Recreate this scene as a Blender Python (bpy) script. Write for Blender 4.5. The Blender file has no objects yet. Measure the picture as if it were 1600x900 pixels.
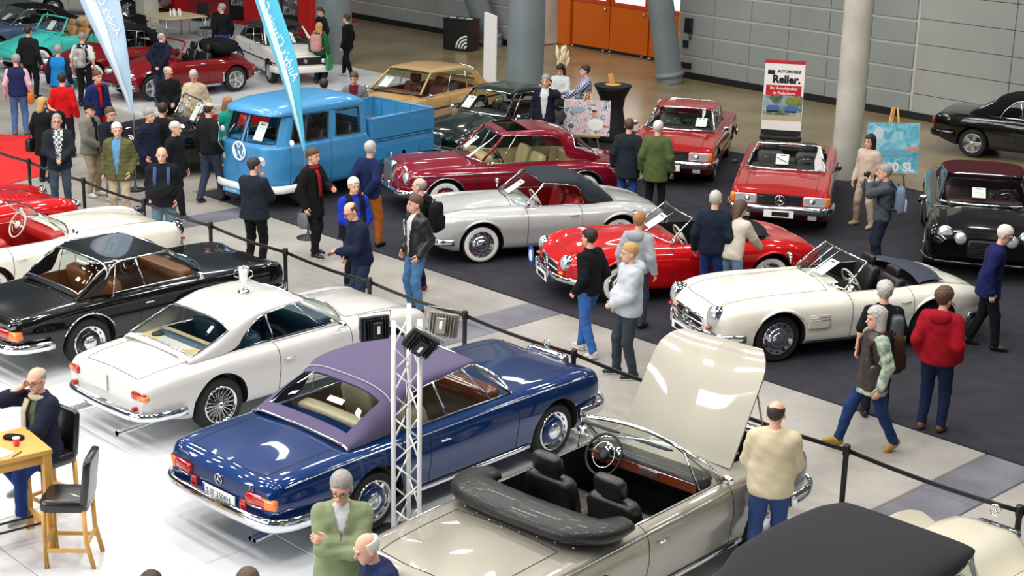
import bpy, bmesh, math, random
import numpy as np
from mathutils import Matrix, Vector

# ------------------------------------------------------------------ camera, world, lights
SC = bpy.context.scene
COL = SC.collection
FPX, PITCH, ROLL, HC = 2456.35, 0.293619, 0.0227083, 7.0744     # focal length in px of a 1600 px wide frame
cam = bpy.data.cameras.new('camera')
cam.sensor_width = 36.0
cam.lens = FPX / 1600.0 * 36.0
cam.clip_end = 300
camo = bpy.data.objects.new('camera', cam)
COL.objects.link(camo)
camo.matrix_world = Matrix.Translation((0, 0, HC)) @ Matrix.Rotation(math.pi/2 - PITCH, 4, 'X') @ Matrix.Rotation(ROLL, 4, 'Z')
SC.camera = camo
SC.view_settings.view_transform = 'Standard'
SC.view_settings.look = 'None'
SC.view_settings.gamma = 1.0
SC.view_settings.use_curve_mapping = False
SC.view_settings.exposure = -0.22
wd = bpy.data.worlds.new('hall_light')
SC.world = wd
wd.use_nodes = True
wd.node_tree.nodes['Background'].inputs[0].default_value = (0.72, 0.87, 1.0, 1)
wd.node_tree.nodes['Background'].inputs[1].default_value = 0.12

def area(name, loc, rot, sx, sy, power, col=(1, 1, 1)):
    l = bpy.data.lights.new(name, 'AREA'); l.shape = 'RECTANGLE'; l.size = sx; l.size_y = sy
    l.energy = power; l.color = col
    o = bpy.data.objects.new(name, l); COL.objects.link(o); o.location = loc; o.rotation_euler = rot
    return o
# glazed roof strips of the hall, running along the aisle
ANG = math.radians(-46.0)
for off, p in [(-15, 2300), (-10, 2400), (-5, 2250), (0, 2050), (5, 1700), (11, 1150), (17, 950)]:
    for k in range(6):      # each strip is a row of separate roof windows
        al = -15+k*6.0
        area('roof_skylight', (-4-off*math.sin(ANG)+al*math.cos(ANG), 24+off*math.cos(ANG)+al*math.sin(ANG), 13.0), (0, 0, ANG), 1.9, 0.9, p/6.0, (1.0, 0.955, 0.905))
# broad cool area light on the left, aimed into the hall
area('front_left_light', (-17, 4, 7.0), (math.radians(68), 0, math.radians(-60)), 16, 7, 2600, (0.95, 0.98, 1.0))

# ------------------------------------------------------------------ ground points seen by the camera
def gp(px, py, z=0.0):
    x = (px-800)/FPX; y = -(py-450)/FPX
    c, s = math.cos(ROLL), math.sin(ROLL); x, y = c*x-s*y, s*x+c*y
    cp, sp = math.cos(PITCH), math.sin(PITCH)
    d = (x, cp+y*sp, -sp+y*cp); t = (z-HC)/d[2]
    return Vector((d[0]*t, d[1]*t, z))

def floor_z(x, y):
    """height of the floor finish at a point of the hall"""
    u = x*math.cos(ANG)+y*math.sin(ANG); v = -x*math.sin(ANG)+y*math.cos(ANG)
    if -47 < u < -32.6 and 19.2 < v < 27.6: return 0.05
    if -25.2 < u < 4 and 15.94 < v < 27.2: return 0.012
    return 0.010 if v < 12.8 and u > -34 else 0.0

# ------------------------------------------------------------------ materials
def S(r, g, b):
    f = lambda c: (c/255.0)/12.92 if c <= 10.3 else ((c/255.0+0.055)/1.055)**2.4
    return (f(r), f(g), f(b), 1.0)
_M = {}
def M(key, rgb, rough=0.5, metal=0.0, coat=0.0, var=0.06, scale=14.0, bump=0.0, trans=0.0, spec=0.5, sheen=0.0, emit=0.0, alpha=1.0):
    """procedural material: noise driven tint, roughness and fine relief"""
    if key in _M: return _M[key]
    m = bpy.data.materials.new(key); m.use_nodes = True
    nt = m.node_tree; b = nt.nodes['Principled BSDF']
    c = S(*rgb)
    b.inputs['Base Color'].default_value = c
    b.inputs['Roughness'].default_value = rough
    b.inputs['Metallic'].default_value = metal
    b.inputs['Coat Weight'].default_value = coat
    b.inputs['Coat Roughness'].default_value = 0.03
    b.inputs['Specular IOR Level'].default_value = spec
    b.inputs['Transmission Weight'].default_value = trans
    b.inputs['Sheen Weight'].default_value = sheen
    b.inputs['Alpha'].default_value = alpha
    if emit:
        b.inputs['Emission Color'].default_value = c; b.inputs['Emission Strength'].default_value = emit
    if var or bump:
        tc = nt.nodes.new('ShaderNodeTexCoord'); n = nt.nodes.new('ShaderNodeTexNoise')
        n.inputs['Scale'].default_value = scale; n.inputs['Detail'].default_value = 3
        nt.links.new(tc.outputs['Object'], n.inputs['Vector'])
        if var:
            mx = nt.nodes.new('ShaderNodeMix'); mx.data_type = 'RGBA'
            mx.inputs['A'].default_value = tuple(v*(1-var) for v in c[:3])+(1,)
            mx.inputs['B'].default_value = tuple(min(1, v*(1+var)) for v in c[:3])+(1,)
            nt.links.new(n.outputs['Fac'], mx.inputs['Factor']); nt.links.new(mx.outputs['Result'], b.inputs['Base Color'])
        if bump:
            bp = nt.nodes.new('ShaderNodeBump'); bp.inputs['Strength'].default_value = bump; bp.inputs['Distance'].default_value = 0.02
            nt.links.new(n.outputs['Fac'], bp.inputs['Height']); nt.links.new(bp.outputs['Normal'], b.inputs['Normal'])
    _M[key] = m
    return m
def paint(key, rgb, metal=0.0, rough=0.35):
    return M('paint_'+key, rgb, rough, metal*0.5, 1.0, 0.02, 3.0, spec=0.12)
def cloth(rgb, kind='cloth'):
    rgb = tuple(int(v*0.88) for v in rgb)
    k = '%s_%d_%d_%d' % ((kind,)+tuple(rgb))
    if kind == 'leather': return M(k, rgb, 0.42, 0, 0.1, 0.10, 30, 0.25)
    return M(k, rgb, 0.92, 0, 0, 0.07, 60, 0.22, spec=0.2)
CHROME = M('chrome', (225, 228, 232), 0.08, 1.0, 0, 0.0)
STEEL = M('brushed_steel', (190, 192, 195), 0.28, 1.0, 0, 0.05, 40)
RUBBER = M('tyre_rubber', (24, 24, 26), 0.75, 0, 0, 0.1, 30, 0.2)
BLACK = M('black_trim', (16, 16, 18), 0.5, 0, 0, 0.05)
DARK = M('dark_underside', (10, 10, 11), 0.9, 0, 0, 0.0)
WHITEW = M('whitewall', (238, 236, 230), 0.6, 0, 0, 0.03)
LENSR = M('red_lens', (170, 20, 22), 0.12, 0, 1, 0.05)
LENSO = M('orange_lens', (235, 120, 30), 0.12, 0, 1, 0.05)
LENSW = M('clear_lens', (222, 228, 232), 0.06, 0.5, 1, 0.03)
PAPER = M('white_paper', (246, 246, 244), 0.8, 0, 0, 0.02)
SEAM = M('panel_gap', (14, 14, 15), 0.8, 0, 0, 0.0)
def glass_mat():
    m = bpy.data.materials.new('window_glass'); m.use_nodes = True; nt = m.node_tree
    for n in list(nt.nodes): nt.nodes.remove(n)
    o = nt.nodes.new('ShaderNodeOutputMaterial'); mx = nt.nodes.new('ShaderNodeMixShader')
    t = nt.nodes.new('ShaderNodeBsdfTransparent'); g = nt.nodes.new('ShaderNodeBsdfGlossy'); lw = nt.nodes.new('ShaderNodeLayerWeight')
    pw = nt.nodes.new('ShaderNodeMath'); pw.operation = 'POWER'; pw.inputs[1].default_value = 4.0; fr = nt.nodes.new('ShaderNodeMath'); fr.operation = 'MULTIPLY_ADD'; fr.inputs[1].default_value = 0.7; fr.inputs[2].default_value = 0.022
    nt.links.new(lw.outputs['Facing'], pw.inputs[0]); nt.links.new(pw.outputs[0], fr.inputs[0])
    t.inputs[0].default_value = S(238, 244, 240); g.inputs['Roughness'].default_value = 0.02
    nt.links.new(fr.outputs[0], mx.inputs[0]); nt.links.new(t.outputs[0], mx.inputs[1]); nt.links.new(g.outputs[0], mx.inputs[2])
    nt.links.new(mx.outputs[0], o.inputs[0]); return m
GLASS = glass_mat()

# ------------------------------------------------------------------ objects
def tag(o, label=None, cat=None, group=None, kind=None):
    if label: o['label'] = label
    if cat: o['category'] = cat
    if group: o['group'] = group
    if kind: o['kind'] = kind
    return o
def empty(name, loc=(0, 0, 0), rz=0.0):
    o = bpy.data.objects.new(name, None); COL.objects.link(o); o.location = loc; o.rotation_euler = (0, 0, rz)
    o.empty_display_size = 0.1
    return o
def mesh(name, V, F, mats, parent=None, smooth=True, mi=None, sharp=0.0, loc=None):
    me = bpy.data.meshes.new(name)
    V = [tuple(map(float, v)) for v in V]
    me.from_pydata(V, [], [tuple(int(i) for i in f) for f in F])
    if not isinstance(mats, (list, tuple)): mats = [mats]
    for m in mats: me.materials.append(m)
    if mi is not None: me.polygons.foreach_set('material_index', np.asarray(mi, dtype=np.int32))
    if smooth: me.polygons.foreach_set('use_smooth', np.ones(len(me.polygons), dtype=bool))
    if sharp:
        bm = bmesh.new(); bm.from_mesh(me)
        for e in bm.edges:
            if len(e.link_faces) == 2 and e.calc_face_angle(0) > sharp: e.smooth = False
        bm.to_mesh(me); bm.free()
    me.update()
    o = bpy.data.objects.new(name, me); COL.objects.link(o)
    if parent: o.parent = parent
    if loc is not None: o.location = loc
    return o
class MB:
    """collects shapes for one mesh"""
    def __init__(s): s.V = []; s.F = []; s.I = []
    def add(s, V, F, mi=0):
        n = len(s.V); s.V += [tuple(v) for v in V]; s.F += [tuple(i+n for i in f) for f in F]; s.I += [mi]*len(F); return s
    def box(s, c, d, rz=0.0, R=None, mi=0):
        V, F = box(c, d, rz, R); return s.add(V, F, mi)
    def build(s, name, mats, parent=None, smooth=False, sharp=0.0, loc=None):
        return mesh(name, s.V, s.F, mats, parent, smooth, s.I, sharp, loc)
def box(c, d, rz=0.0, R=None):
    """bevelled box: centre, full size"""
    hx, hy, hz = d[0]/2, d[1]/2, d[2]/2
    b = min(hx, hy, hz)*0.18; b = min(b, 0.012)
    V = []
    for sx in (-1, 1):
        for sy in (-1, 1):
            for sz in (-1, 1):
                V += [(sx*hx, sy*(hy-b), sz*(hz-b)), (sx*(hx-b), sy*hy, sz*(hz-b)), (sx*(hx-b), sy*(hy-b), sz*hz)]
    # hull of the 24 points: 6 faces, 12 edge chamfers, 8 corners
    idx = lambda sx, sy, sz, k: (((sx > 0)*2+(sy > 0))*2+(sz > 0))*3+k
    F = []
    for s in (-1, 1):
        F.append([idx(s, -1, -1, 0), idx(s, 1, -1, 0), idx(s, 1, 1, 0), idx(s, -1, 1, 0)][::s])
        F.append([idx(-1, s, -1, 1), idx(1, s, -1, 1), idx(1, s, 1, 1), idx(-1, s, 1, 1)][::-s])
        F.append([idx(-1, -1, s, 2), idx(1, -1, s, 2), idx(1, 1, s, 2), idx(-1, 1, s, 2)][::s])
    for a in (-1, 1):
        for c_ in (-1, 1):
            F.append([idx(a, c_, -1, 0), idx(a, c_, -1, 1), idx(a, c_, 1, 1), idx(a, c_, 1, 0)][::-a*c_])
            F.append([idx(a, -1, c_, 0), idx(a, 1, c_, 0), idx(a, 1, c_, 2), idx(a, -1, c_, 2)][::a*c_])
            F.append([idx(-1, a, c_, 1), idx(-1, a, c_, 2), idx(1, a, c_, 2), idx(1, a, c_, 1)][::a*c_])
    for sx in (-1, 1):
        for sy in (-1, 1):
            for sz in (-1, 1):
                F.append([idx(sx, sy, sz, 0), idx(sx, sy, sz, 1), idx(sx, sy, sz, 2)][::sx*sy*sz])
    V = np.array(V)
    if R is not None: V = V @ np.array(R).T
    elif rz:
        c_, s_ = math.cos(rz), math.sin(rz); V = V @ np.array([[c_, -s_, 0], [s_, c_, 0], [0, 0, 1]]).T
    return V+np.array(c), F
def rot(ax, deg):
    return np.array(Matrix.Rotation(math.radians(deg), 3, ax))
def sup(c, d, e=0.5, e2=None, R=None, nu=14, nv=8):
    """rounded block (superellipsoid), full size d"""
    e2 = e if e2 is None else e2
    f = lambda v, p: np.sign(v)*np.abs(v)**p
    V = [(0, 0, -1.0)]
    for j in range(1, nv):
        ph = -math.pi/2+math.pi*j/nv
        for i in range(nu):
            th = 2*math.pi*(i+0.5)/nu
            V.append((f(math.cos(ph), e)*f(math.cos(th), e2), f(math.cos(ph), e)*f(math.sin(th), e2), f(math.sin(ph), e)))
    V.append((0, 0, 1.0)); n = len(V)-1
    F = []
    for i in range(nu):
        k = (i+1) % nu
        F.append((0, 1+k, 1+i)); F.append((n, n-nu+i, n-nu+k))
        for j in range(nv-2):
            a = 1+j*nu; F.append((a+i, a+k, a+nu+k, a+nu+i))
    V = np.array(V)*np.array(d)/2
    if R is not None: V = V @ np.array(R).T
    return V+np.array(c), F
def tube(pts, r, n=8, closed=False, cap=True, flat=None, up=(0, 0, 1)):
    """sweep a (flattened) circle along a path; r scalar or list, flat=(a,b) scales sideways/up"""
    P = np.array(pts, float); m = len(P)
    r = np.full(m, r) if np.isscalar(r) else np.array(r, float)
    T = np.zeros_like(P)
    if closed: T = np.roll(P, -1, 0)-np.roll(P, 1, 0)
    else:
        T[1:-1] = P[2:]-P[:-2]; T[0] = P[1]-P[0]; T[-1] = P[-1]-P[-2]
    T /= np.linalg.norm(T, axis=1)[:, None]+1e-12
    up = np.array(up, float)
    V = []
    fa, fb = flat if flat else (1, 1)
    for k in range(m):
        s = np.cross(T[k], up)
        if np.linalg.norm(s) < 1e-3: s = np.cross(T[k], (1.0, 0.2, 0))
        s /= np.linalg.norm(s); u = np.cross(s, T[k])
        for i in range(n):
            a = 2*math.pi*(i+0.5)/n; V.append(P[k]+r[k]*(fa*math.cos(a)*s+fb*math.sin(a)*u))
    F = []
    for k in range(m if closed else m-1):
        k2 = (k+1) % m
        for i in range(n):
            j = (i+1) % n; F.append((k*n+i, k*n+j, k2*n+j, k2*n+i))
    if cap and not closed:
        F.append(tuple(range(n))[::-1]); F.append(tuple((m-1)*n+i for i in range(n)))
    return V, F
def lathe(prof, n=20, axis='z', c=(0, 0, 0), R=None, close=True):
    """revolve (radius, height) profile about an axis"""
    V = []; F = []
    for r, h in prof:
        for i in range(n):
            a = 2*math.pi*i/n; V.append((r*math.cos(a), r*math.sin(a), h))
    m = len(prof)
    for k in range(m-1):
        for i in range(n):
            j = (i+1) % n; F.append((k*n+i, k*n+j, (k+1)*n+j, (k+1)*n+i))
    if close:
        F.append(tuple(range(n))[::-1]); F.append(tuple((m-1)*n+i for i in range(n)))
    V = np.array(V)
    if axis == 'y': V = V[:, [0, 2, 1]]*np.array([1, 1, -1]); 
    if axis == 'x': V = V[:, [2, 0, 1]]
    if R is not None: V = V @ np.array(R).T
    return V+np.array(c), F
def grid(fn, nu, nv):
    V = [fn(i/(nu-1), j/(nv-1)) for i in range(nu) for j in range(nv)]
    F = [(i*nv+j, (i+1)*nv+j, (i+1)*nv+j+1, i*nv+j+1) for i in range(nu-1) for j in range(nv-1)]
    return V, F
def pchip(pts):
    xs = np.array([p[0] for p in pts], float); ys = np.array([p[1] for p in pts], float)
    h = np.diff(xs); d = np.diff(ys)/h; m = np.zeros(len(xs))
    if len(xs) == 2: m[:] = d[0]
    else:
        for k in range(1, len(xs)-1):
            if d[k-1]*d[k] > 0:
                w1 = 2*h[k]+h[k-1]; w2 = h[k]+2*h[k-1]; m[k] = (w1+w2)/(w1/d[k-1]+w2/d[k])
        m[0] = d[0]; m[-1] = d[-1]
    def f(x):
        x = np.clip(x, xs[0], xs[-1]); k = np.clip(np.searchsorted(xs, x)-1, 0, len(xs)-2)
        t = (x-xs[k])/h[k]
        return (2*t**3-3*t**2+1)*ys[k]+(t**3-2*t**2+t)*h[k]*m[k]+(-2*t**3+3*t**2)*ys[k+1]+(t**3-t**2)*h[k]*m[k+1]
    return f
TMP = bpy.data.scenes.new('scratch')
def evaluated(o):
    """mesh of an object with its modifiers (or of a text) through the scratch scene"""
    TMP.collection.objects.link(o); vl = TMP.view_layers[0]; vl.update()
    dg = vl.depsgraph; me = bpy.data.meshes.new_from_object(o.evaluated_get(dg), preserve_all_data_layers=False, depsgraph=dg)
    TMP.collection.objects.unlink(o)
    return me
def text(name, body, size, mat, parent, mw, extrude=0.002, align='CENTER', shear=0.0, bold=0.0, sx=1.0):
    c = bpy.data.curves.new('lettering', 'FONT'); c.body = body; c.size = size; c.extrude = extrude; c.align_x = align; c.align_y = 'CENTER'
    c.shear = shear; c.offset = bold; c.resolution_u = 2
    t = bpy.data.objects.new('lettering', c); me = evaluated(t); bpy.data.objects.remove(t)
    me.materials.clear(); me.materials.append(mat)
    o = bpy.data.objects.new(name, me); COL.objects.link(o); o.parent = parent
    o.matrix_local = mw @ Matrix.Diagonal((sx, 1, 1, 1))
    return o
def frame(o, x, y):
    """matrix with origin o, text direction x, up y"""
    x = Vector(x).normalized(); y = Vector(y); z = x.cross(y).normalized(); y = z.cross(x)
    return Matrix(((x[0], y[0], z[0], o[0]), (x[1], y[1], z[1], o[1]), (x[2], y[2], z[2], o[2]), (0, 0, 0, 1)))
def star3(c, r, n, up, th=0.006):
    """three-pointed star in a ring; n normal, up direction"""
    n = Vector(n).normalized(); up = Vector(up); s = up.cross(n).normalized(); up = n.cross(s); c = Vector(c)
    mb = MB()
    ring = [c+r*(math.cos(a)*s+math.sin(a)*up) for a in [2*math.pi*i/16 for i in range(16)]]
    mb.add(*tube(ring, th, 5, closed=True, up=n))
    for k in range(3):
        a = math.pi/2+k*2*math.pi/3
        mb.add(*tube([c, c+r*(math.cos(a)*s+math.sin(a)*up)], [th*1.7, th*0.5], 4, up=n))
    return mb
# ------------------------------------------------------------------ people
def surfnet(fn, lo, hi, h):
    """surface of fn(x,y,z)=0 on a regular grid: vertices, quads"""
    ax = [np.arange(lo[k], hi[k]+h, h) for k in range(3)]
    X, Y, Z = np.meshgrid(*ax, indexing='ij'); f = fn(X, Y, Z)
    neg = f < 0
    c = np.zeros([n-1 for n in f.shape], int)
    for a in (0, 1):
        for b in (0, 1):
            for d in (0, 1):
                c += neg[a:f.shape[0]-1+a, b:f.shape[1]-1+b, d:f.shape[2]-1+d]
    act = (c > 0) & (c < 8); ii = np.argwhere(act)
    idm = -np.ones(c.shape, int); idm[tuple(ii.T)] = np.arange(len(ii))
    acc = np.zeros((len(ii), 3)); cnt = np.zeros(len(ii))
    cor = [np.array(p) for p in ((0,0,0),(1,0,0),(0,1,0),(1,1,0),(0,0,1),(1,0,1),(0,1,1),(1,1,1))]
    for a, b in ((0,1),(2,3),(4,5),(6,7),(0,2),(1,3),(4,6),(5,7),(0,4),(1,5),(2,6),(3,7)):
        pa, pb = ii+cor[a], ii+cor[b]; fa, fb = f[tuple(pa.T)], f[tuple(pb.T)]
        m = (fa < 0) != (fb < 0); t = fa[m]/(fa[m]-fb[m])
        acc[m] += cor[a]+t[:, None]*(cor[b]-cor[a]); cnt[m] += 1
    V = (ii+acc/cnt[:, None])*h+np.array([a[0] for a in ax])
    Q = []
    for k in range(3):
        s0 = [slice(1, -1)]*3; s1 = [slice(1, -1)]*3
        s0[k] = slice(0, -1); s1[k] = slice(1, None)
        n0, n1 = neg[tuple(s0)], neg[tuple(s1)]
        e = np.argwhere(n0 != n1); fl = n0[tuple(e.T)]
        off = np.ones(3, int); off[k] = 0; e = e+off
        u, v = (k+1) % 3, (k+2) % 3
        du = np.zeros(3, int); du[u] = 1; dv = np.zeros(3, int); dv[v] = 1
        q = np.stack([idm[tuple((e-du-dv).T)], idm[tuple((e-dv).T)], idm[tuple(e.T)], idm[tuple((e-du).T)]], 1)
        q[~fl] = q[~fl][:, ::-1]; Q.append(q)
    return V, np.concatenate(Q)
def cone(X, Y, Z, a, b, ra, rb, fy=1.0, ctr=None):
    """tapered capsule; fy<1 flattens it front to back"""
    a = np.asarray(a, float); b = np.asarray(b, float); d = b-a
    x, y, z = X-a[0], Y-a[1], Z-a[2]
    t = np.clip((x*d[0]+y*d[1]+z*d[2])/(d@d+1e-9), 0, 1)
    return np.sqrt((x-t*d[0])**2+((y-t*d[1])/fy)**2+(z-t*d[2])**2)-(ra+(rb-ra)*t)
def smin(a, b, k):
    h = np.clip(0.5+0.5*(b-a)/k, 0, 1); return b+(a-b)*h-k*h*(1-h)
def ell(X, Y, Z, c, r):
    q = np.sqrt(((X-c[0])/r[0])**2+((Y-c[1])/r[1])**2+((Z-c[2])/r[2])**2); return (q-1)*min(r)
def ik(a, b, l1, l2, pole):
    a = np.array(a, float); b = np.array(b, float); d = b-a; L = np.linalg.norm(d)
    if L > (l1+l2)*0.995: b = a+d*((l1+l2)*0.995/L); d = b-a; L = np.linalg.norm(d)
    u = d/L; x = (l1*l1-l2*l2+L*L)/(2*L); h = math.sqrt(max(0, l1*l1-x*x))
    p = np.array(pole, float); p -= u*(p@u); p /= np.linalg.norm(p)+1e-9
    return a+u*x+p*h, b
def head_sdf(X, Y, Z):
    d = ell(X, Y, Z, (0, -0.012, 0.03), (0.076, 0.096, 0.092))
    d = smin(d, ell(X, Y, Z, (0, 0.018, -0.045), (0.058, 0.070, 0.072)), 0.03)
    d = smin(d, cone(X, Y, Z, (0, 0.045, -0.095), (0, 0.060, -0.098), 0.022, 0.018), 0.025)
    d = smin(d, cone(X, Y, Z, (0, 0.083, 0.012), (0, 0.106, -0.030), 0.010, 0.014), 0.012)
    for s in (-1, 1):
        d = smin(d, ell(X, Y, Z, (s*0.030, 0.078, 0.026), (0.024, 0.012, 0.009)), 0.012)
        d = np.maximum(d, -ell(X, Y, Z, (s*0.030, 0.101, 0.004), (0.017, 0.014, 0.010)))
        d = np.minimum(d, ell(X, Y, Z, (s*0.078, -0.012, -0.008), (0.012, 0.020, 0.032)))
    d = smin(d, ell(X, Y, Z, (0, 0.080, -0.062), (0.024, 0.012, 0.010)), 0.01)
    return d
_hv, HEADQ = surfnet(head_sdf, (-0.11, -0.13, -0.14), (0.11, 0.14, 0.15), 0.0095)
HEADV = _hv*1.0
def hand_sdf(grip):
    def f(X, Y, Z):
        d = cone(X, Y, Z, (0, 0, -0.02), (0, 0, 0.075), 0.026, 0.036, 0.45)
        for k, (x, l) in enumerate(((0.030, 0.066), (0.011, 0.076), (-0.009, 0.071), (-0.028, 0.054))):
            c1 = math.radians((25, 75)[grip]); c2 = math.radians((50, 150)[grip])
            p0 = np.array((x, 0, 0.078)); p1 = p0+0.55*l*np.array((0, math.sin(c1), math.cos(c1)))
            p2 = p1+0.5*l*np.array((0, math.sin(c2), math.cos(c2)))
            d = np.minimum(d, np.minimum(cone(X, Y, Z, p0, p1, 0.0098, 0.009), cone(X, Y, Z, p1, p2, 0.009, 0.0075)))
        t1 = np.array((0.050, 0.018, 0.045)); t2 = t1+np.array((0.004, 0.016, 0.034))
        d = smin(d, np.minimum(cone(X, Y, Z, (0.022, 0.005, 0.005), t1, 0.014, 0.011), cone(X, Y, Z, t1, t2, 0.011, 0.0085)), 0.006)
        return d
    return f
HANDS = [surfnet(hand_sdf(g), (-0.06, -0.05, -0.05), (0.085, 0.10, 0.18), 0.0068) for g in (0, 1)]
SKIN = [M('skin_fair', (224, 172, 146), 0.55, 0, 0, 0.08, 30), M('skin_tan', (202, 146, 116), 0.55, 0, 0, 0.08, 30), M('skin_olive', (168, 118, 90), 0.55, 0, 0, 0.08, 30)]
LIP = M('lip', (176, 98, 92), 0.5, 0, 0, 0.05); EYE = M('eye', (44, 36, 32), 0.2, 0, 0.5, 0.02)
HAIRC = {'black': (28, 24, 24), 'brown': (84, 60, 44), 'dark': (48, 38, 32), 'grey': (150, 146, 142), 'white': (218, 214, 206), 'blond': (186, 146, 92), 'silver': (182, 178, 172), 'ginger': (156, 106, 66)}
ARMS = {  # wrist offsets for a right arm in the torso frame, elbow pole, hand grip, direction the thumb points
    'down': ((0.275, 0.04, 0.885), (0.4, -1, 0), 0, (0, 1, 0)),
    'pocket': ((0.215, 0.07, 0.93), (0.35, -1, 0), 0, (0, 1, 0)),
    'chest': ((0.085, 0.34, 1.14), (0.8, -0.3, -1), 1, (0, 0, 1)),
    'front': ((0.055, 0.235, 1.0), (1, -0.5, -0.3), 1, (0, 0, 1)),
    'back': ((0.06, -0.215, 0.97), (1, -0.5, 0.2), 1, (0, 0, 1)),
    'ear': ((0.15, 0.09, 1.555), (0.7, 0.5, -1), 1, (0, 0.3, 1)),
    'cross': ((-0.10, 0.215, 1.19), (1, 0.2, -0.8), 0, (0, 0, 1)),
    'camera': ((0.07, 0.27, 1.53), (1, 0.1, -1), 1, (0, 0, 1)),
    'reach': ((0.20, 0.46, 1.10), (0.6, -0.3, -1), 0, (0, 0, 1)),
    'swingf': ((0.26, 0.25, 0.93), (0.4, -1, -0.3), 0, (0, 1, 0.3)),
    'swingb': ((0.28, -0.20, 0.92), (0.4, -1, 0), 0, (0, 1, -0.3)),
    'hip': ((0.22, 0.10, 1.06), (1, -0.6, 0), 1, (0, 0, 1)),
    'rest': ((0.02, 0.36, 1.08), (1, -0.1, -0.4), 0, (0, 0, 1)),
}
LEGS = {  # ankle positions right, left, (heel lift right, left)
    'stand': ((0.115, 0.01, 0.085), (-0.115, 0.0, 0.085), 0, 0),
    'relax': ((0.10, 0.10, 0.085), (-0.13, -0.05, 0.085), 0, 0),
    'wide': ((0.19, 0.0, 0.085), (-0.19, 0.02, 0.085), 0, 0),
    'walk': ((0.095, 0.34, 0.10), (-0.095, -0.30, 0.125), -12, 30),
    'walk2': ((0.095, -0.30, 0.125), (-0.095, 0.34, 0.10), 30, -12),
    'step': ((0.095, 0.17, 0.085), (-0.095, -0.18, 0.10), 0, 18),
    'sit': ((0.12, 0.20, 0.36), (-0.16, 0.42, 0.20), 0, 0),
}
def jitter(X, Y, Z, seed, a):
    p = seed*1.7
    return a*(np.sin(31*X+p+9*Z)*np.sin(27*Z+1.3*p+13*Y)+0.6*np.sin(55*Z+19*X+p)*np.sin(41*Y+p))
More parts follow.
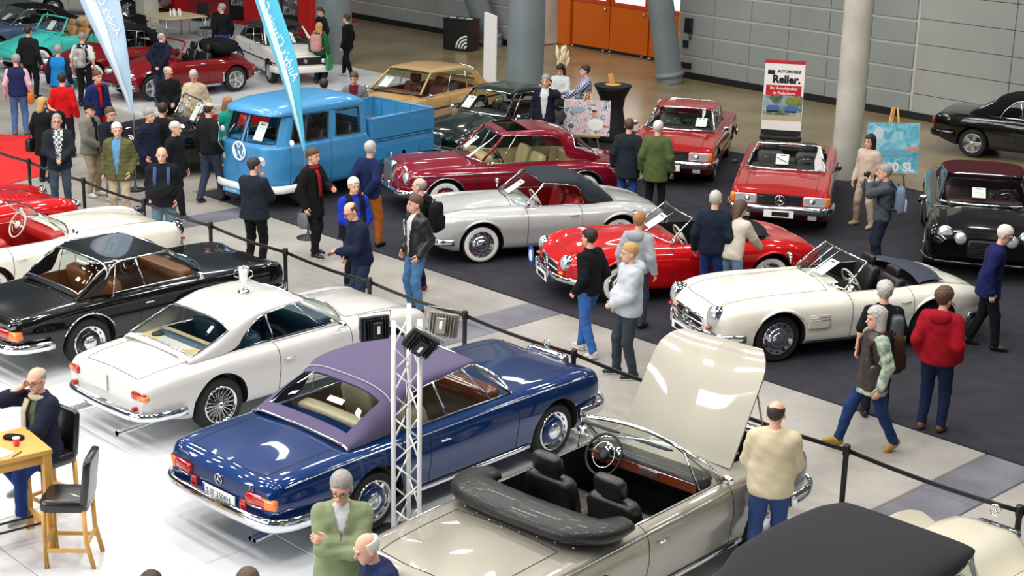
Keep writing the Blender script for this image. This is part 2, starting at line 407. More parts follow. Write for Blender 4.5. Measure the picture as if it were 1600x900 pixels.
def person(px, py, h, face, label, tops, legs=(40, 44, 58), shoes=(30, 28, 28), hair=('short', 'brown'), arms='down', legpose='stand', lean=0,
           head=(0, 0), skin=0, girth=1.0, vox=None, glasses=False, extras=(), sz=0.0, group=None, pos=None, twist=0, shoe_white=False, name='person'):
    """tops: list of (name, colour or material, thickness, sleeve 0..1, hem height, open half width, puffy)"""
    s = h/1.78
    P0 = gp(px, py, h+sz) if pos is None else Vector((pos[0], pos[1], 0))
    ar = (arms, arms) if isinstance(arms, str) else arms
    hip = np.array((0, 0, 0.94)); sit = legpose == 'sit'
    if sit: hip = np.array((0, 0, 0.80))
    Rl = rot('X', -lean) @ rot('Z', twist)
    up = lambda p: hip+Rl @ (np.array(p, float)-np.array((0, 0, 0.94)))
    neck, headc, chest = up((0, -0.005, 1.475)), up((0, 0.030+0.0006*head[1], 1.638)), up((0, 0.0, 1.28))
    J = {}
    for sd, nm in ((1, 'r'), (-1, 'l')):
        w, pole, gr, th = ARMS[ar[0 if sd > 0 else 1]]
        m = np.array((sd, 1, 1)); sh = up(np.array((0.168, 0, 1.398))*m); wr = up(np.array(w)*m)
        if ar[0 if sd > 0 else 1] == 'cross': wr = up(np.array((w[0], w[1]+0.03*sd, w[2]-0.04*sd))*m)
        el, wr = ik(sh, wr, 0.285, 0.265, Rl @ (np.array(pole)*m))
        J['s'+nm], J['e'+nm], J['w'+nm], J['g'+nm], J['t'+nm] = sh, el, wr, gr, Rl @ (np.array(th)*1.0)
        ank = np.array(LEGS[legpose][0 if sd > 0 else 1]); hp = hip+np.array((sd*0.093, 0, -0.03))
        kn, ank = ik(hp, ank, 0.425, 0.415, (0.05*sd, 1, 0.2 if not sit else 0.9))
        J['h'+nm], J['k'+nm], J['a'+nm], J['f'+nm] = hp, kn, ank, LEGS[legpose][2 if sd > 0 else 3]
    g = girth
    dist = P0.length
    v = vox or (0.0165 if dist < 19 else 0.019 if dist < 28 else 0.024)
    pts = np.array([neck, hip]+[J[k] for k in J if k[0] in 'sewhka'])
    lo0, hi0 = pts.min(0)-0.24, pts.max(0)+0.24
    def torso(X, Y, Z, t, lowz=-0.02):
        d = cone(X, Y, Z, hip+(0, 0, lowz), up((0, 0, 1.10)), (0.152 if lowz > 0 else 0.166)*g+t, 0.150*g+t, 0.74)
        d = smin(d, cone(X, Y, Z, up((0, 0.012, 1.08)), chest, 0.150*g+t+0.02*(g-1), 0.168*(1+0.5*(g-1))+t, 0.72), 0.05)
        d = smin(d, cone(X, Y, Z, up((-0.098, -0.01, 1.375)), up((0.098, -0.01, 1.375)), 0.080+t*0.8, 0.080+t*0.8, 0.9), 0.10)
        if g > 1.1: d = smin(d, ell(X, Y, Z, up((0, 0.07, 1.07)), (0.15*g+t, 0.13*g+t, 0.17)), 0.06)
        return d
    def arm(X, Y, Z, t, frac):
        d = None
        for nm in 'rl':
            a = smin(cone(X, Y, Z, J['s'+nm], J['e'+nm], 0.060*g**0.5+t, 0.046+t*1.05), cone(X, Y, Z, J['e'+nm], J['e'+nm]+(J['w'+nm]-J['e'+nm])*(1.0 if frac >= 1 else 0.05), 0.046+t*1.05, 0.032+t*0.95), 0.02) if frac > 0.45 \
                else cone(X, Y, Z, J['s'+nm], J['s'+nm]+(J['e'+nm]-J['s'+nm])*frac*2, 0.062+t, 0.054+t*1.4)
            d = a if d is None else np.minimum(d, a)
        return d
    def legf(X, Y, Z, t, low=0.0):
        d = cone(X, Y, Z, hip+(-0.05, -0.005, -0.01), hip+(0.05, -0.005, -0.01), 0.112*g+t, 0.112*g+t, 0.95)
        for nm in 'rl':
            a = smin(cone(X, Y, Z, J['h'+nm], J['k'+nm], 0.086*g**0.5+t, 0.057+t), cone(X, Y, Z, J['k'+nm], J['a'+nm]+(0, 0, low), 0.057+t, 0.040+t*1.15), 0.03)
            d = smin(d, a, 0.025)
        return d
    # body: one continuous figure, head and hands joined on
    def fb(X, Y, Z):
        d = smin(torso(X, Y, Z, 0, 0.08), legf(X, Y, Z, 0), 0.03); d = smin(d, arm(X, Y, Z, 0, 1), 0.03)
        return smin(d, cone(X, Y, Z, neck+(0, 0, -0.05), headc+(Rl @ np.array((0, -0.02, -0.05))), 0.062, 0.052), 0.03)
    mb = MB(); bv, bq = surfnet(fb, np.minimum(lo0, 0-0.0) if False else lo0, np.maximum(hi0, headc+0.02), max(0.03, v*1.5)); mb.add(bv, bq)
    Rh = Rl @ rot('Z', head[0]) @ rot('X', -head[1]+lean*0.5)
    Rh = Rh*1.05
    mb.add(HEADV @ Rh.T+headc, HEADQ)
    for nm in 'rl':
        z = J['w'+nm]-J['e'+nm]; z /= np.linalg.norm(z); x = J['t'+nm]-z*(J['t'+nm]@z); x /= np.linalg.norm(x)+1e-9; y = np.cross(z, x)
        hv, hq = HANDS[J['g'+nm]]; sd = 1 if nm == 'r' else -1
        ctr = up((0, 0.1, 1.1))-J['w'+nm]; k = 1.0 if ctr@y > 0 else -1.0     # palm towards the body
        hv2 = hv*np.array((1, k, 1)); mb.add(hv2 @ np.stack([x, y, z])+J['w'+nm]+z*0.012, hq if k > 0 else hq[:, ::-1])
    V = np.array(mb.V)*s
    root = mesh(name, V, mb.F, SKIN[skin], None, True)
    root.location = (0, 0, 0)
    hx = Vector((float(headc[0]*s), float(headc[1]*s), 0)); hx.rotate(Matrix.Rotation(math.radians(face-90), 3, 'Z'))
    qx, qy = (P0.x-hx.x, P0.y-hx.y) if pos is None else (P0.x, P0.y)
    root.location = (qx, qy, floor_z(qx, qy))
    root.rotation_euler = (0, 0, math.radians(face-90))
    tag(root, label, 'person', group)
    seed = (px*7+py*3) % 17
    # trousers
    waist = 1.0
    tmat = legs if not isinstance(legs, tuple) else cloth(legs, 'trousers')
    def ft(X, Y, Z):
        d = legf(X, Y, Z, 0.016)+jitter(X, Y, Z, seed, 0.005)
        return np.maximum(np.maximum(d, Z-(hip[2]+0.07)), 0.055-Z)
    tv, tq = surfnet(ft, np.array((lo0[0], lo0[1], 0.02)), np.array((hi0[0], hi0[1], hip[2]+0.12)), v)
    mesh('trousers', tv*s, tq, tmat, root)
    # shoes
    for nm in 'rl':
        a = J['a'+nm]; tilt = J['f'+nm]; Rt = rot('X', -tilt) @ rot('Z', -8 if nm == 'r' else 8)
        fw = Rt @ np.array((0, 1, 0)); dn = Rt @ np.array((0, 0, -1))
        def fs(X, Y, Z):
            d = smin(cone(X, Y, Z, a+dn*0.035-fw*0.03, a+dn*0.045+fw*0.10, 0.046, 0.043), cone(X, Y, Z, a, a+dn*0.03, 0.046, 0.048), 0.03)
            d = smin(d, cone(X, Y, Z, a+dn*0.045+fw*0.08, a+dn*0.052+fw*0.155, 0.042, 0.032), 0.02)
            return np.maximum(d, (X-a[0])*dn[0]+(Y-a[1])*dn[1]+(Z-a[2])*dn[2]-0.083)
        sv, sq = surfnet(fs, a-0.19, a+0.21, 0.016)
        so = mesh('shoe', sv*s, sq, cloth(shoes, 'leather'), root)
        if shoe_white:
            c = a+dn*0.074+fw*0.055; tv_, tf_ = sup(c, (0.098, 0.265, 0.024), 0.35, 0.8, Rt, 12, 4)
            mesh('sole', tv_*s, tf_, cloth((236, 234, 228)), so)
    # upper garments
    for k, tp in enumerate(tops):
        gname, gcol, th, slv, hem = tp[:5]; opn = tp[5] if len(tp) > 5 else 0; puff = tp[6] if len(tp) > 6 else 0
        gm = gcol if not isinstance(gcol, tuple) else cloth(gcol, 'leather' if 'leather' in gname else 'cloth')
        def fu(X, Y, Z):
            d = torso(X, Y, Z, th)
            if hem < 0.84: d = smin(d, cone(X, Y, Z, hip+(0, 0, 0.05), np.array((hip[0], hip[1], hem-0.02)), 0.165*g+th, 0.20*g+th, 0.78), 0.04)
            d = smin(d, cone(X, Y, Z, neck+(0, 0, -0.03), neck+(Rl @ np.array((0, -0.002, 0.05))), 0.07+th*0.6, 0.062+th*0.4), 0.04)
            if slv: d = smin(d, arm(X, Y, Z, th*0.9, slv), 0.025)
            d = d+jitter(X, Y, Z, seed+k, 0.006)
            if puff: d = d+0.010*np.abs(np.sin(Z*math.pi/0.075))-0.006
            q = (X-hip[0])*0+((Z-hip[2])*math.cos(math.radians(lean))+(Y-hip[1])*math.sin(math.radians(lean)))+0.94
            nk = (Z-neck[2])*Rl[2, 2]+(Y-neck[1])*Rl[1, 2]-0.034
            armz = arm(X, Y, Z, 0.012, 1) if slv >= 0.5 else 1.0
            return np.maximum(np.maximum(d, np.minimum(hem-q, armz)), nk)
        lo = lo0.copy(); lo[2] = min(lo0[2], hip[2]+hem-0.94-0.1) if slv < 0.5 else min(lo0[2]+0.3, J['wr'][2]-0.12, J['wl'][2]-0.12, hip[2]+hem-1.0)
        if hem < 0.7: lo[2] = hip[2]+hem-1.02
        hi = np.maximum(hi0, neck+0.12)
        uv, uq = surfnet(fu, lo, hi, v)
        if opn:
            c = uv[uq].mean(1); loc = (c-hip) @ Rl + np.array((0, 0, 0.94))
            sv_ = np.minimum(1, np.maximum(0.25, (loc[:, 2]-0.75)/0.6))
            if opn < 0: sv_ = np.clip((loc[:, 2]-1.24)/0.2, 0, 1.2)
            keep = ~((loc[:, 1] > 0.03) & (np.abs(loc[:, 0]) < abs(opn)*sv_))
            rm = arm(c[:, 0], c[:, 1], c[:, 2], th*0.9+0.02, 1) < 0.0
            uq = uq[keep | (rm & (np.abs(loc[:, 0]) > 0.17))]
        mesh(gname, uv*s, uq, gm, root)
    # hair
    style, hc = hair; hm = M('hair_'+hc, HAIRC[hc], 0.6, 0, 0, 0.25, 60, 0.4)
    toff = {'short': 0.014, 'fringe': 0.006, 'curly': 0.030, 'long': 0.020, 'bob': 0.018, 'pony': 0.011, 'wavy': 0.026, 'crop': 0.005, 'bun': 0.011}.get(style, 0)
    if style not in ('bald', 'cap', 'wool'):
        def fh(X, Y, Z):
            d = ell(X, Y, Z, (0, -0.014, 0.034), (0.078, 0.098, 0.094))-toff*np.clip(0.35+0.65*(Z-0.0)/0.09-0.25*np.clip((Y-0.02)/0.05, 0, 1), 0.3, 1.0)
            d = d+0.0022*np.sin(160*X+40*Y)*np.sin(120*Y+60*Z)
            if style in ('curly', 'wavy'): d = d+0.006*np.sin(95*X)*np.sin(90*Y+1)*np.sin(100*Z)
            if style == 'long': d = smin(d, smin(cone(X, Y, Z, (0, -0.05, 0.0), (0, -0.075, -0.22), 0.095, 0.085, 0.6), cone(X, Y, Z, (0, -0.05, 0), (0, -0.05, -0.05), 0.10, 0.10, 0.8), 0.03), 0.03)
            if style in ('bob', 'wavy'): d = smin(d, cone(X, Y, Z, (0, -0.04, 0.0), (0, -0.05, -0.11), 0.10, 0.095, 0.75), 0.03)
            if style == 'pony': d = np.minimum(d, cone(X, Y, Z, (0, -0.10, 0.05), (0, -0.155, -0.11), 0.028, 0.014))
            if style == 'bun': d = np.minimum(d, ell(X, Y, Z, (0, -0.10, 0.09), (0.04, 0.04, 0.035)))
            low = {'long': -0.4, 'bob': -0.18, 'wavy': -0.18}.get(style, -0.065)
            face_cut = np.where(Y > 0.02, 0.066-0.35*np.abs(X)-Z, np.where(Y > -0.02, 0.012-Z, low-Z)) if style not in ('long', 'bob', 'wavy') \
                else np.where(Y > 0.012, np.where(np.abs(X) < 0.062, 0.062-Z, low-Z), low-Z)
            if style == 'fringe': d = np.maximum(d, np.maximum(Z-0.092+0.3*np.abs(X), Y-0.015))
            if style == 'pony' or style == 'bun': face_cut = np.where(Y < -0.085, -1.0, face_cut)
            return np.maximum(d, face_cut+0.006*np.sin(130*X)*np.cos(90*Y))
        hv, hq = surfnet(fh, (-0.15, -0.2, -0.36 if style == 'long' else -0.22), (0.15, 0.15, 0.19), 0.0105)
        mesh('hair', (hv @ Rh.T+headc)*s, hq, hm, root)
    if style in ('cap', 'wool'):
        def fc(X, Y, Z):
            d = ell(X, Y, Z, (0, -0.012, 0.036), (0.088, 0.108, 0.102))
            d = np.maximum(d, 0.022-Z+np.where(Y < 0, -0.02, 0.02))
            if style == 'cap': d = np.minimum(d, np.maximum(ell(X, Y, Z, (0, 0.11, 0.042), (0.075, 0.085, 0.016)), -Y+0.05))
            return d
        hv, hq = surfnet(fc, (-0.13, -0.15, -0.05), (0.13, 0.23, 0.18), 0.0105)
        mesh('cap' if style == 'cap' else 'wool_hat', (hv @ Rh.T+headc)*s, hq, cloth(HAIRC[hc]), root)
    # face details
    for sd in (-1, 1):
        ev, ef = sup((sd*0.030, 0.083, 0.004), (0.026, 0.012, 0.011), 1.0, None, None, 8, 5)
        mesh('eye', (ev @ Rh.T+headc)*s, ef, EYE, root)
        if style != 'cap':
            bv_, bf_ = tube([(sd*0.014, 0.094, 0.030), (sd*0.032, 0.093, 0.034), (sd*0.050, 0.080, 0.027)], 0.0045, 5)
            mesh('eyebrow', (np.array(bv_) @ Rh.T+headc)*s, bf_, hm, root)
    lv, lf = sup((0, 0.0885, -0.0605), (0.042, 0.010, 0.011), 0.9, None, None, 8, 5)
    mesh('mouth', (lv @ Rh.T+headc)*s, lf, LIP, root)
    if glasses:
        gb = MB()
        for sd in (-1, 1):
            gb.add(*tube([(sd*0.033+0.024*math.cos(a), 0.105, 0.002+0.017*math.sin(a)) for a in np.linspace(0, 2*math.pi, 13)[:-1]], 0.0028, 5, closed=True, up=(0, 1, 0)))
            gb.add(*tube([(sd*0.058, 0.103, 0.006), (sd*0.083, 0.03, 0.006), (sd*0.084, -0.02, 0.0)], 0.0026, 5))
        gb.add(*tube([(-0.009, 0.107, 0.004), (0.009, 0.107, 0.004)], 0.0026, 5))
        gb.V = list((np.array(gb.V) @ Rh.T+headc)*s); gb.build('glasses', BLACK, root, True)
    # carried and worn things: each one a thing of its own at the wearer
    mw = root.matrix_basis.copy()
    W = lambda p: mw @ Vector([float(c) for c in (np.asarray(p)*s)])
    for ex in extras:
        kind = ex[0]
        if kind == 'scarf':
            n2 = neck+(0, 0, -0.015)
            ring = [n2+Rl @ np.array((0.092*math.cos(a), 0.085*math.sin(a)+0.005, 0.012*math.sin(a))) for a in np.linspace(0, 2*math.pi, 15)[:-1]]
            sb = MB(); sb.add(np.array(tube(ring, 0.034, 8, closed=True)[0])*s, tube(ring, 0.034, 8, closed=True)[1])
            p = [up((0.05, 0.12, 1.45)), up((0.055, 0.175, 1.33)), up((0.05, 0.19, 1.15)), up((0.045, 0.19, 1.02))]
            a, b = tube(p, 0.04, 8, flat=(1.0, 0.35), up=(0, 1, 0)); sb.add(np.array(a)*s, b)
            sb.build('scarf', cloth(ex[1]), root, True)
        elif kind == 'hood':
            c = up((0, -0.11, 1.455)); vv, ff = sup(c, (0.27, 0.15, 0.16), 0.8, None, Rl, 14, 8)
            mesh('hood', vv*s, ff, cloth(ex[1]), root)
        elif kind == 'stripe':
            for sd, nm in ((1, 'r'), (-1, 'l')):
                a, b = tube([J['s'+nm]+(sd*0.062, 0, 0.06), J['s'+nm]+(sd*0.093, 0, -0.03), J['e'+nm]+(sd*0.075, 0, 0.0), J['w'+nm]+(sd*0.055, 0, 0.03)], 0.012, 6)
                mesh('sleeve_stripe', np.array(a)*s, b, cloth((225, 225, 225)), root)
        elif kind == 'collar':
            n2 = neck+(0, 0, 0.0)
            ring = [n2+Rl @ np.array((0.075*math.cos(a), 0.072*math.sin(a), 0.0)) for a in np.linspace(0, 2*math.pi, 15)[:-1]]
            a, b = tube(ring, 0.018, 6, closed=True, flat=(0.6, 1.6)); mesh('collar', np.array(a)*s, b, cloth(ex[1]), root)
        elif kind == 'straps':
            for sd in (1, -1):
                a, b = tube([up((sd*0.10, 0.17, 1.12)), up((sd*0.11, 0.175, 1.28)), up((sd*0.105, 0.10, 1.45)), up((sd*0.10, -0.06, 1.48))], 0.032, 6, flat=(1, 0.4), up=(0, 1, 0.3))
                mesh('backpack_strap', np.array(a)*s, b, cloth(ex[1]), root)
        elif kind == 'backpack':
            bk = MB(); dy = -0.245-0.06*(g-1); 
            bp = empty('backpack', W(up((0, dy, 1.0)))); bp.rotation_euler = (math.radians(-lean), 0, root.rotation_euler.z)
            col = cloth(ex[1]) if isinstance(ex[1], tuple) else ex[1]
            vv, ff = sup((0, 0, 0.20), (0.30, 0.17, 0.46), 0.45, None, None, 16, 10); mesh('bag_body', vv, ff, col, bp)
            vv, ff = sup((0, -0.085, 0.12), (0.24, 0.07, 0.22), 0.45, None, None, 14, 8); mesh('front_pocket', vv, ff, cloth(ex[3]) if len(ex) > 3 else col, bp)
            a, b = tube([(-0.04, 0.03, 0.42), (-0.03, 0.03, 0.47), (0.03, 0.03, 0.47), (0.04, 0.03, 0.42)], 0.008, 5); mesh('carry_loop', a, b, BLACK, bp)
            for sd in (-1, 1):
                a, b = tube([(sd*0.10, 0.07, 0.40), (sd*0.11, 0.14, 0.49), (sd*0.115, 0.27, 0.47), (sd*0.12, 0.385, 0.34), (sd*0.15, 0.36, 0.16), (sd*0.19, 0.20, 0.08), (sd*0.14, 0.05, 0.05)], 0.026, 6, flat=(1, 0.4), up=(0, 1, 0.2))
                mesh('shoulder_strap', a, b, cloth(ex[4]) if len(ex) > 4 else col, bp)
            tag(bp, ex[2], 'backpack')
        elif kind in ('phone', 'camera'):
            nm = ex[2]; z = J['w'+nm]-J['e'+nm]; z /= np.linalg.norm(z); c = J['w'+nm]+z*0.10
            hd = W(c); pb = MB()
            if kind == 'phone':
                po = empty('mobile_phone', hd); vv, ff = box((0, 0, 0), (0.075, 0.009, 0.15)); mesh('phone_case', vv, ff, BLACK, po, False)
                vv, ff = box((0, -0.006, 0), (0.066, 0.003, 0.135)); mesh('screen', vv, ff, M('phone_screen', (60, 66, 78), 0.1, 0, 0.8, 0.05), po, False)
                cat = 'phone'
            else:
                po = empty('camera_body', hd); vv, ff = box((0, 0, 0), (0.13, 0.06, 0.09)); mesh('camera_case', vv, ff, BLACK, po, False)
                vv, ff = lathe([(0.035, 0), (0.035, 0.07), (0.028, 0.08), (0.0, 0.075)], 16, 'z', (0, 0, 0), rot('X', -90)); mesh('lens_barrel', vv, ff, BLACK, po)
                cat = 'camera'
            po.rotation_euler = (math.radians(ex[4] if len(ex) > 4 else 0), 0, root.rotation_euler.z); tag(po, ex[3], cat)
        elif kind == 'bag':   # colour, side, label, strap
            sd = 1 if ex[2] == 'r' else -1
            at = ex[5] if len(ex) > 5 else (sd*0.27, -0.04, 0.80)
            bo = empty(ex[4] if len(ex) > 4 else 'shoulder_bag', W(up(at) if at[2] > 0.9 else np.array(at))); bo.rotation_euler = (0, 0, root.rotation_euler.z)
            dm = ex[6] if len(ex) > 6 else (0.13, 0.32, 0.26)
            vv, ff = sup((0, 0, 0.13), dm, 0.35 if 'plastic' not in bo.name else 0.8, None, None, 14, 8); mesh('bag_body', vv, ff, cloth(ex[1], 'leather'), bo)
            top = up((sd*0.16, 0, 1.47))*s if not (len(ex) > 7) else (np.array(J['w'+ex[2]])+np.array((0, 0, -0.03)))*s
            tl = np.array(top)-(np.array(up(at) if at[2] > 0.9 else np.array(at))*s)
            a, b = tube([(0, 0.11, 0.22), tl+np.array((0, 0.035, 0)), tl+np.array((0, -0.035, 0)), (0, -0.11, 0.22)], 0.010, 6); mesh('bag_strap', a, b, cloth(ex[1], 'leather'), bo)
            tag(bo, ex[3], 'bag')
    return root
# ------------------------------------------------------------------ cars
SUB = 3
def catmull(P, sub):
    P = np.asarray(P, float); Q = np.concatenate([[2*P[0]-P[1]], P, [2*P[-1]-P[-2]]]); out = []
    for k in range(1, len(Q)-2):
        p0, p1, p2, p3 = Q[k-1], Q[k], Q[k+1], Q[k+2]
        # centripetal-like tension keeps corners from overshooting
        m1 = (p2-p0)*0.42; m2 = (p3-p1)*0.42
        L = np.linalg.norm(p2-p1); 
        for m in (m1, m2):
            n = np.linalg.norm(m)
            if n > L*1.0: m *= L*1.0/n
        for j in range(sub):
            t = j/sub; out.append((2*t**3-3*t**2+1)*p1+(t**3-2*t**2+t)*m1+(-2*t**3+3*t**2)*p2+(t**3-t**2)*m2)
    out.append(P[-1]); return np.array(out)
class Shape:
    def __init__(s, c):
        s.c = c; s.w, s.zb, s.zs, s.zc = [pchip(c[k]) for k in ('w', 'zb', 'zs', 'zc')]
        s.cy = pchip(c['cy']) if isinstance(c.get('cy', 0.8), list) else (lambda x, v=c.get('cy', 0.8): v)
        s.zv = pchip(c['zv']) if isinstance(c.get('zv', 0.0), list) else (lambda x, v=c.get('zv', 0.0): v)
        s.sr = c.get('sr', 1.0); s.bel = c.get('belly', 0.975)
    def sec(s, x):
        w, zb, zs, zc, cy = float(s.w(x)), float(s.zb(x)), float(s.zs(x)), float(s.zc(x)), float(s.cy(x)); h = zs-zb; sr = s.sr
        P = [(0, zb), (0.6*w, zb), (0.87*w, zb+0.005), (0.945*w, zb+0.12*h), (s.bel*w, zb+0.36*h), (w, zb+0.57*h), (w*(1-0.02*sr), zb+0.80*h),
             (w*(cy+(1-cy)*(0.72-0.12*sr)+0.0), zs-0.075*h*sr), (w*cy, zs), (w*(cy-0.17), zs+(zc-zs)*0.3+float(s.zv(x))), (w*0.35, zc-0.012), (0, zc)]
        return catmull(P, SUB)
    def y(s, x, z):
        p = s.sec(x)[3*SUB:8*SUB+1]; return float(np.interp(z, p[:, 1], p[:, 0]))
    def z(s, x, y):
        p = s.sec(x)[8*SUB:][::-1]; return float(np.interp(abs(y), p[:, 0], p[:, 1]))
def cut_body(name, sh, mats, arches, cockpit, regions, root, n=44, extra=None):
    """loft the body, cut wheel arches and cockpit, split bonnet/boot/doors into parts"""
    c = sh.c; x0, x1 = c['tail'], c['nose']
    t = np.linspace(0, 1, n); xs = x0+(x1-x0)*(t-0.11*np.sin(2*np.pi*t)/1.0*0.9)
    xs = list(xs)+[v for r in regions for v in r[1:3]]
    xs = sorted(set(round(v, 4) for v in xs)); xs = [x for i, x in enumerate(xs) if i == 0 or x-xs[i-1] > 0.012 or any(abs(x-v) < 1e-3 for r in regions for v in r[1:3])]
    V = []; ring = None
    for x in xs:
        p = sh.sec(x); L = [(x, y, z) for y, z in p]; Rr = [(x, -y, z) for y, z in p[1:-1][::-1]]
        V += L+Rr; ring = len(L)+len(Rr)
    K = 11*SUB+1
    F = []; I = []
    for i in range(len(xs)-1):
        xm = (xs[i]+xs[i+1])/2
        for j in range(ring):
            j2 = (j+1) % ring; F.append((i*ring+j, (i+1)*ring+j, (i+1)*ring+j2, i*ring+j2))
            jj = j+0.5 if j < K-1 else 2*(K-1)-(j+0.5); left = j < K-1
            reg = 0
            for k, (kind, a, b) in enumerate(regions):
                if a < xm < b:
                    if kind == 'top' and jj > 9*SUB: reg = k+1
                    if kind == 'doorl' and left and 3*SUB < jj < 8*SUB: reg = k+1
                    if kind == 'doorr' and not left and 3*SUB < jj < 8*SUB: reg = k+1
            I.append(reg)
    F.append(tuple(range(ring))); I.append(0); F.append(tuple((len(xs)-1)*ring+j for j in range(ring))[::-1]); I.append(0)
    nr = len(regions)
    me = bpy.data.meshes.new('body'); me.from_pydata(V, [], F); me.polygons.foreach_set('material_index', np.array(I, dtype=np.int32))
    for k in range(nr+3): me.materials.append(mats[0])
    bm = bmesh.new(); bm.from_mesh(me); bmesh.ops.recalc_face_normals(bm, faces=bm.faces); bm.to_mesh(me); bm.free()
    cut = MB()
    for (ax, ay, az, ar, dep, sx) in arches:
        for sd in (1, -1):
            n_ = 28; cy_ = [(ax+ar*sx*math.cos(a), az+ar*math.sin(a)) for a in [2*math.pi*(i+0.5)/n_ for i in range(n_)]]
            A = [(p, sd*(ay-dep), q) for p, q in cy_]; B = [(p, sd*(ay+0.4), q) for p, q in cy_]
            f = [(i, (i+1) % n_, n_+(i+1) % n_, n_+i) for i in range(n_)]+[tuple(range(n_))[::-1], tuple(range(n_, 2*n_))]
            cut.add(A+B, f, nr+1)
    if cockpit:
        pl, zf = cockpit; n_ = len(pl)
        f = [(i, (i+1) % n_, n_+(i+1) % n_, n_+i) for i in range(n_)]+[tuple(range(n_))[::-1], tuple(range(n_, 2*n_))]
        cut.add([(p, q, zf) for p, q in pl]+[(p, q, 2.0) for p, q in pl], f, nr+2)
    for pl, z0, z1 in (extra or []):
        n_ = len(pl); f = [(i, (i+1) % n_, n_+(i+1) % n_, n_+i) for i in range(n_)]+[tuple(range(n_))[::-1], tuple(range(n_, 2*n_))]
        cut.add([(p, q, z0) for p, q in pl]+[(p, q, z1) for p, q in pl], f, nr+1)
    cm = bpy.data.meshes.new('cutter'); cm.from_pydata(cut.V, [], cut.F); cm.polygons.foreach_set('material_index', np.array(cut.I, dtype=np.int32))
    for k in range(nr+3): cm.materials.append(mats[0])
    bm = bmesh.new(); bm.from_mesh(cm); bmesh.ops.recalc_face_normals(bm, faces=bm.faces); bm.to_mesh(cm); bm.free()
    bo = bpy.data.objects.new('body', me); co = bpy.data.objects.new('cutter', cm); TMP.collection.objects.link(co)
    md = bo.modifiers.new('cut', 'BOOLEAN'); md.object = co; md.operation = 'DIFFERENCE'; md.solver = 'EXACT'; md.material_mode = 'INDEX'
    res = evaluated(bo); TMP.collection.objects.unlink(co); bpy.data.objects.remove(bo); bpy.data.objects.remove(co)
    bm = bmesh.new(); bm.from_mesh(res); bm.normal_update()
    groups = {}
    for f in bm.faces: groups.setdefault(f.material_index, []).append(f)
    seam = {}
    for e in bm.edges:
        if len(e.link_faces) == 2:
            a, b = e.link_faces
            if a.material_index != b.material_index and a.material_index <= nr and b.material_index <= nr:
                nn = (a.normal+b.normal).normalized(); d = (e.verts[1].co-e.verts[0].co); t_ = d.cross(nn).normalized()*0.0045
                p, q = e.verts[0].co+nn*0.0018, e.verts[1].co+nn*0.0018
                seam.setdefault(max(a.material_index, b.material_index), MB()).add([p-t_, q-t_, q+t_, p+t_], [(0, 1, 2, 3)])
    names = ['body_shell']+[{'top': r_[3]}.get(r_[0], 'door') for r_ in [r if len(r) > 3 else r+('panel',) for r in c['regions']]]+['wheel_housing', 'cockpit_tub']
    parts = []
    for gi in range(nr+3):
        fs = groups.get(gi, [])
        if not fs: parts.append(None); continue
        if gi == nr+1 and fs[0] is not None:
            q4 = {}
            for f in fs: cc = f.calc_center_median(); q4.setdefault((cc.x > 0, cc.y > 0, bool(extra) and 0.95 < cc.x < 2.12 and abs(cc.y) < 0.62), []).append(f)
            for ff in q4.values():
                mp = {}; VV = []; FF = []
                for f in ff:
                    q = []
                    for v in f.verts:
                        if v.index not in mp: mp[v.index] = len(VV); VV.append(v.co[:])
                        q.append(mp[v.index])
                    FF.append(q)
                mesh('wheel_housing', VV, FF, mats[1], root, True, None, 0.55)
            parts.append(None); continue
        mp = {}; VV = []; FF = []
        for f in fs:
            q = []
            for v in f.verts:
                if v.index not in mp: mp[v.index] = len(VV); VV.append(v.co[:])
                q.append(mp[v.index])
            FF.append(q)
        parts.append(mesh(names[gi], VV, FF, mats[0] if gi <= nr else mats[gi-nr], root, True, None, 0.55))
    bm.free(); bpy.data.meshes.remove(res)
    for sm in seam.values(): sm.build('panel_gap', SEAM, root)
    return parts
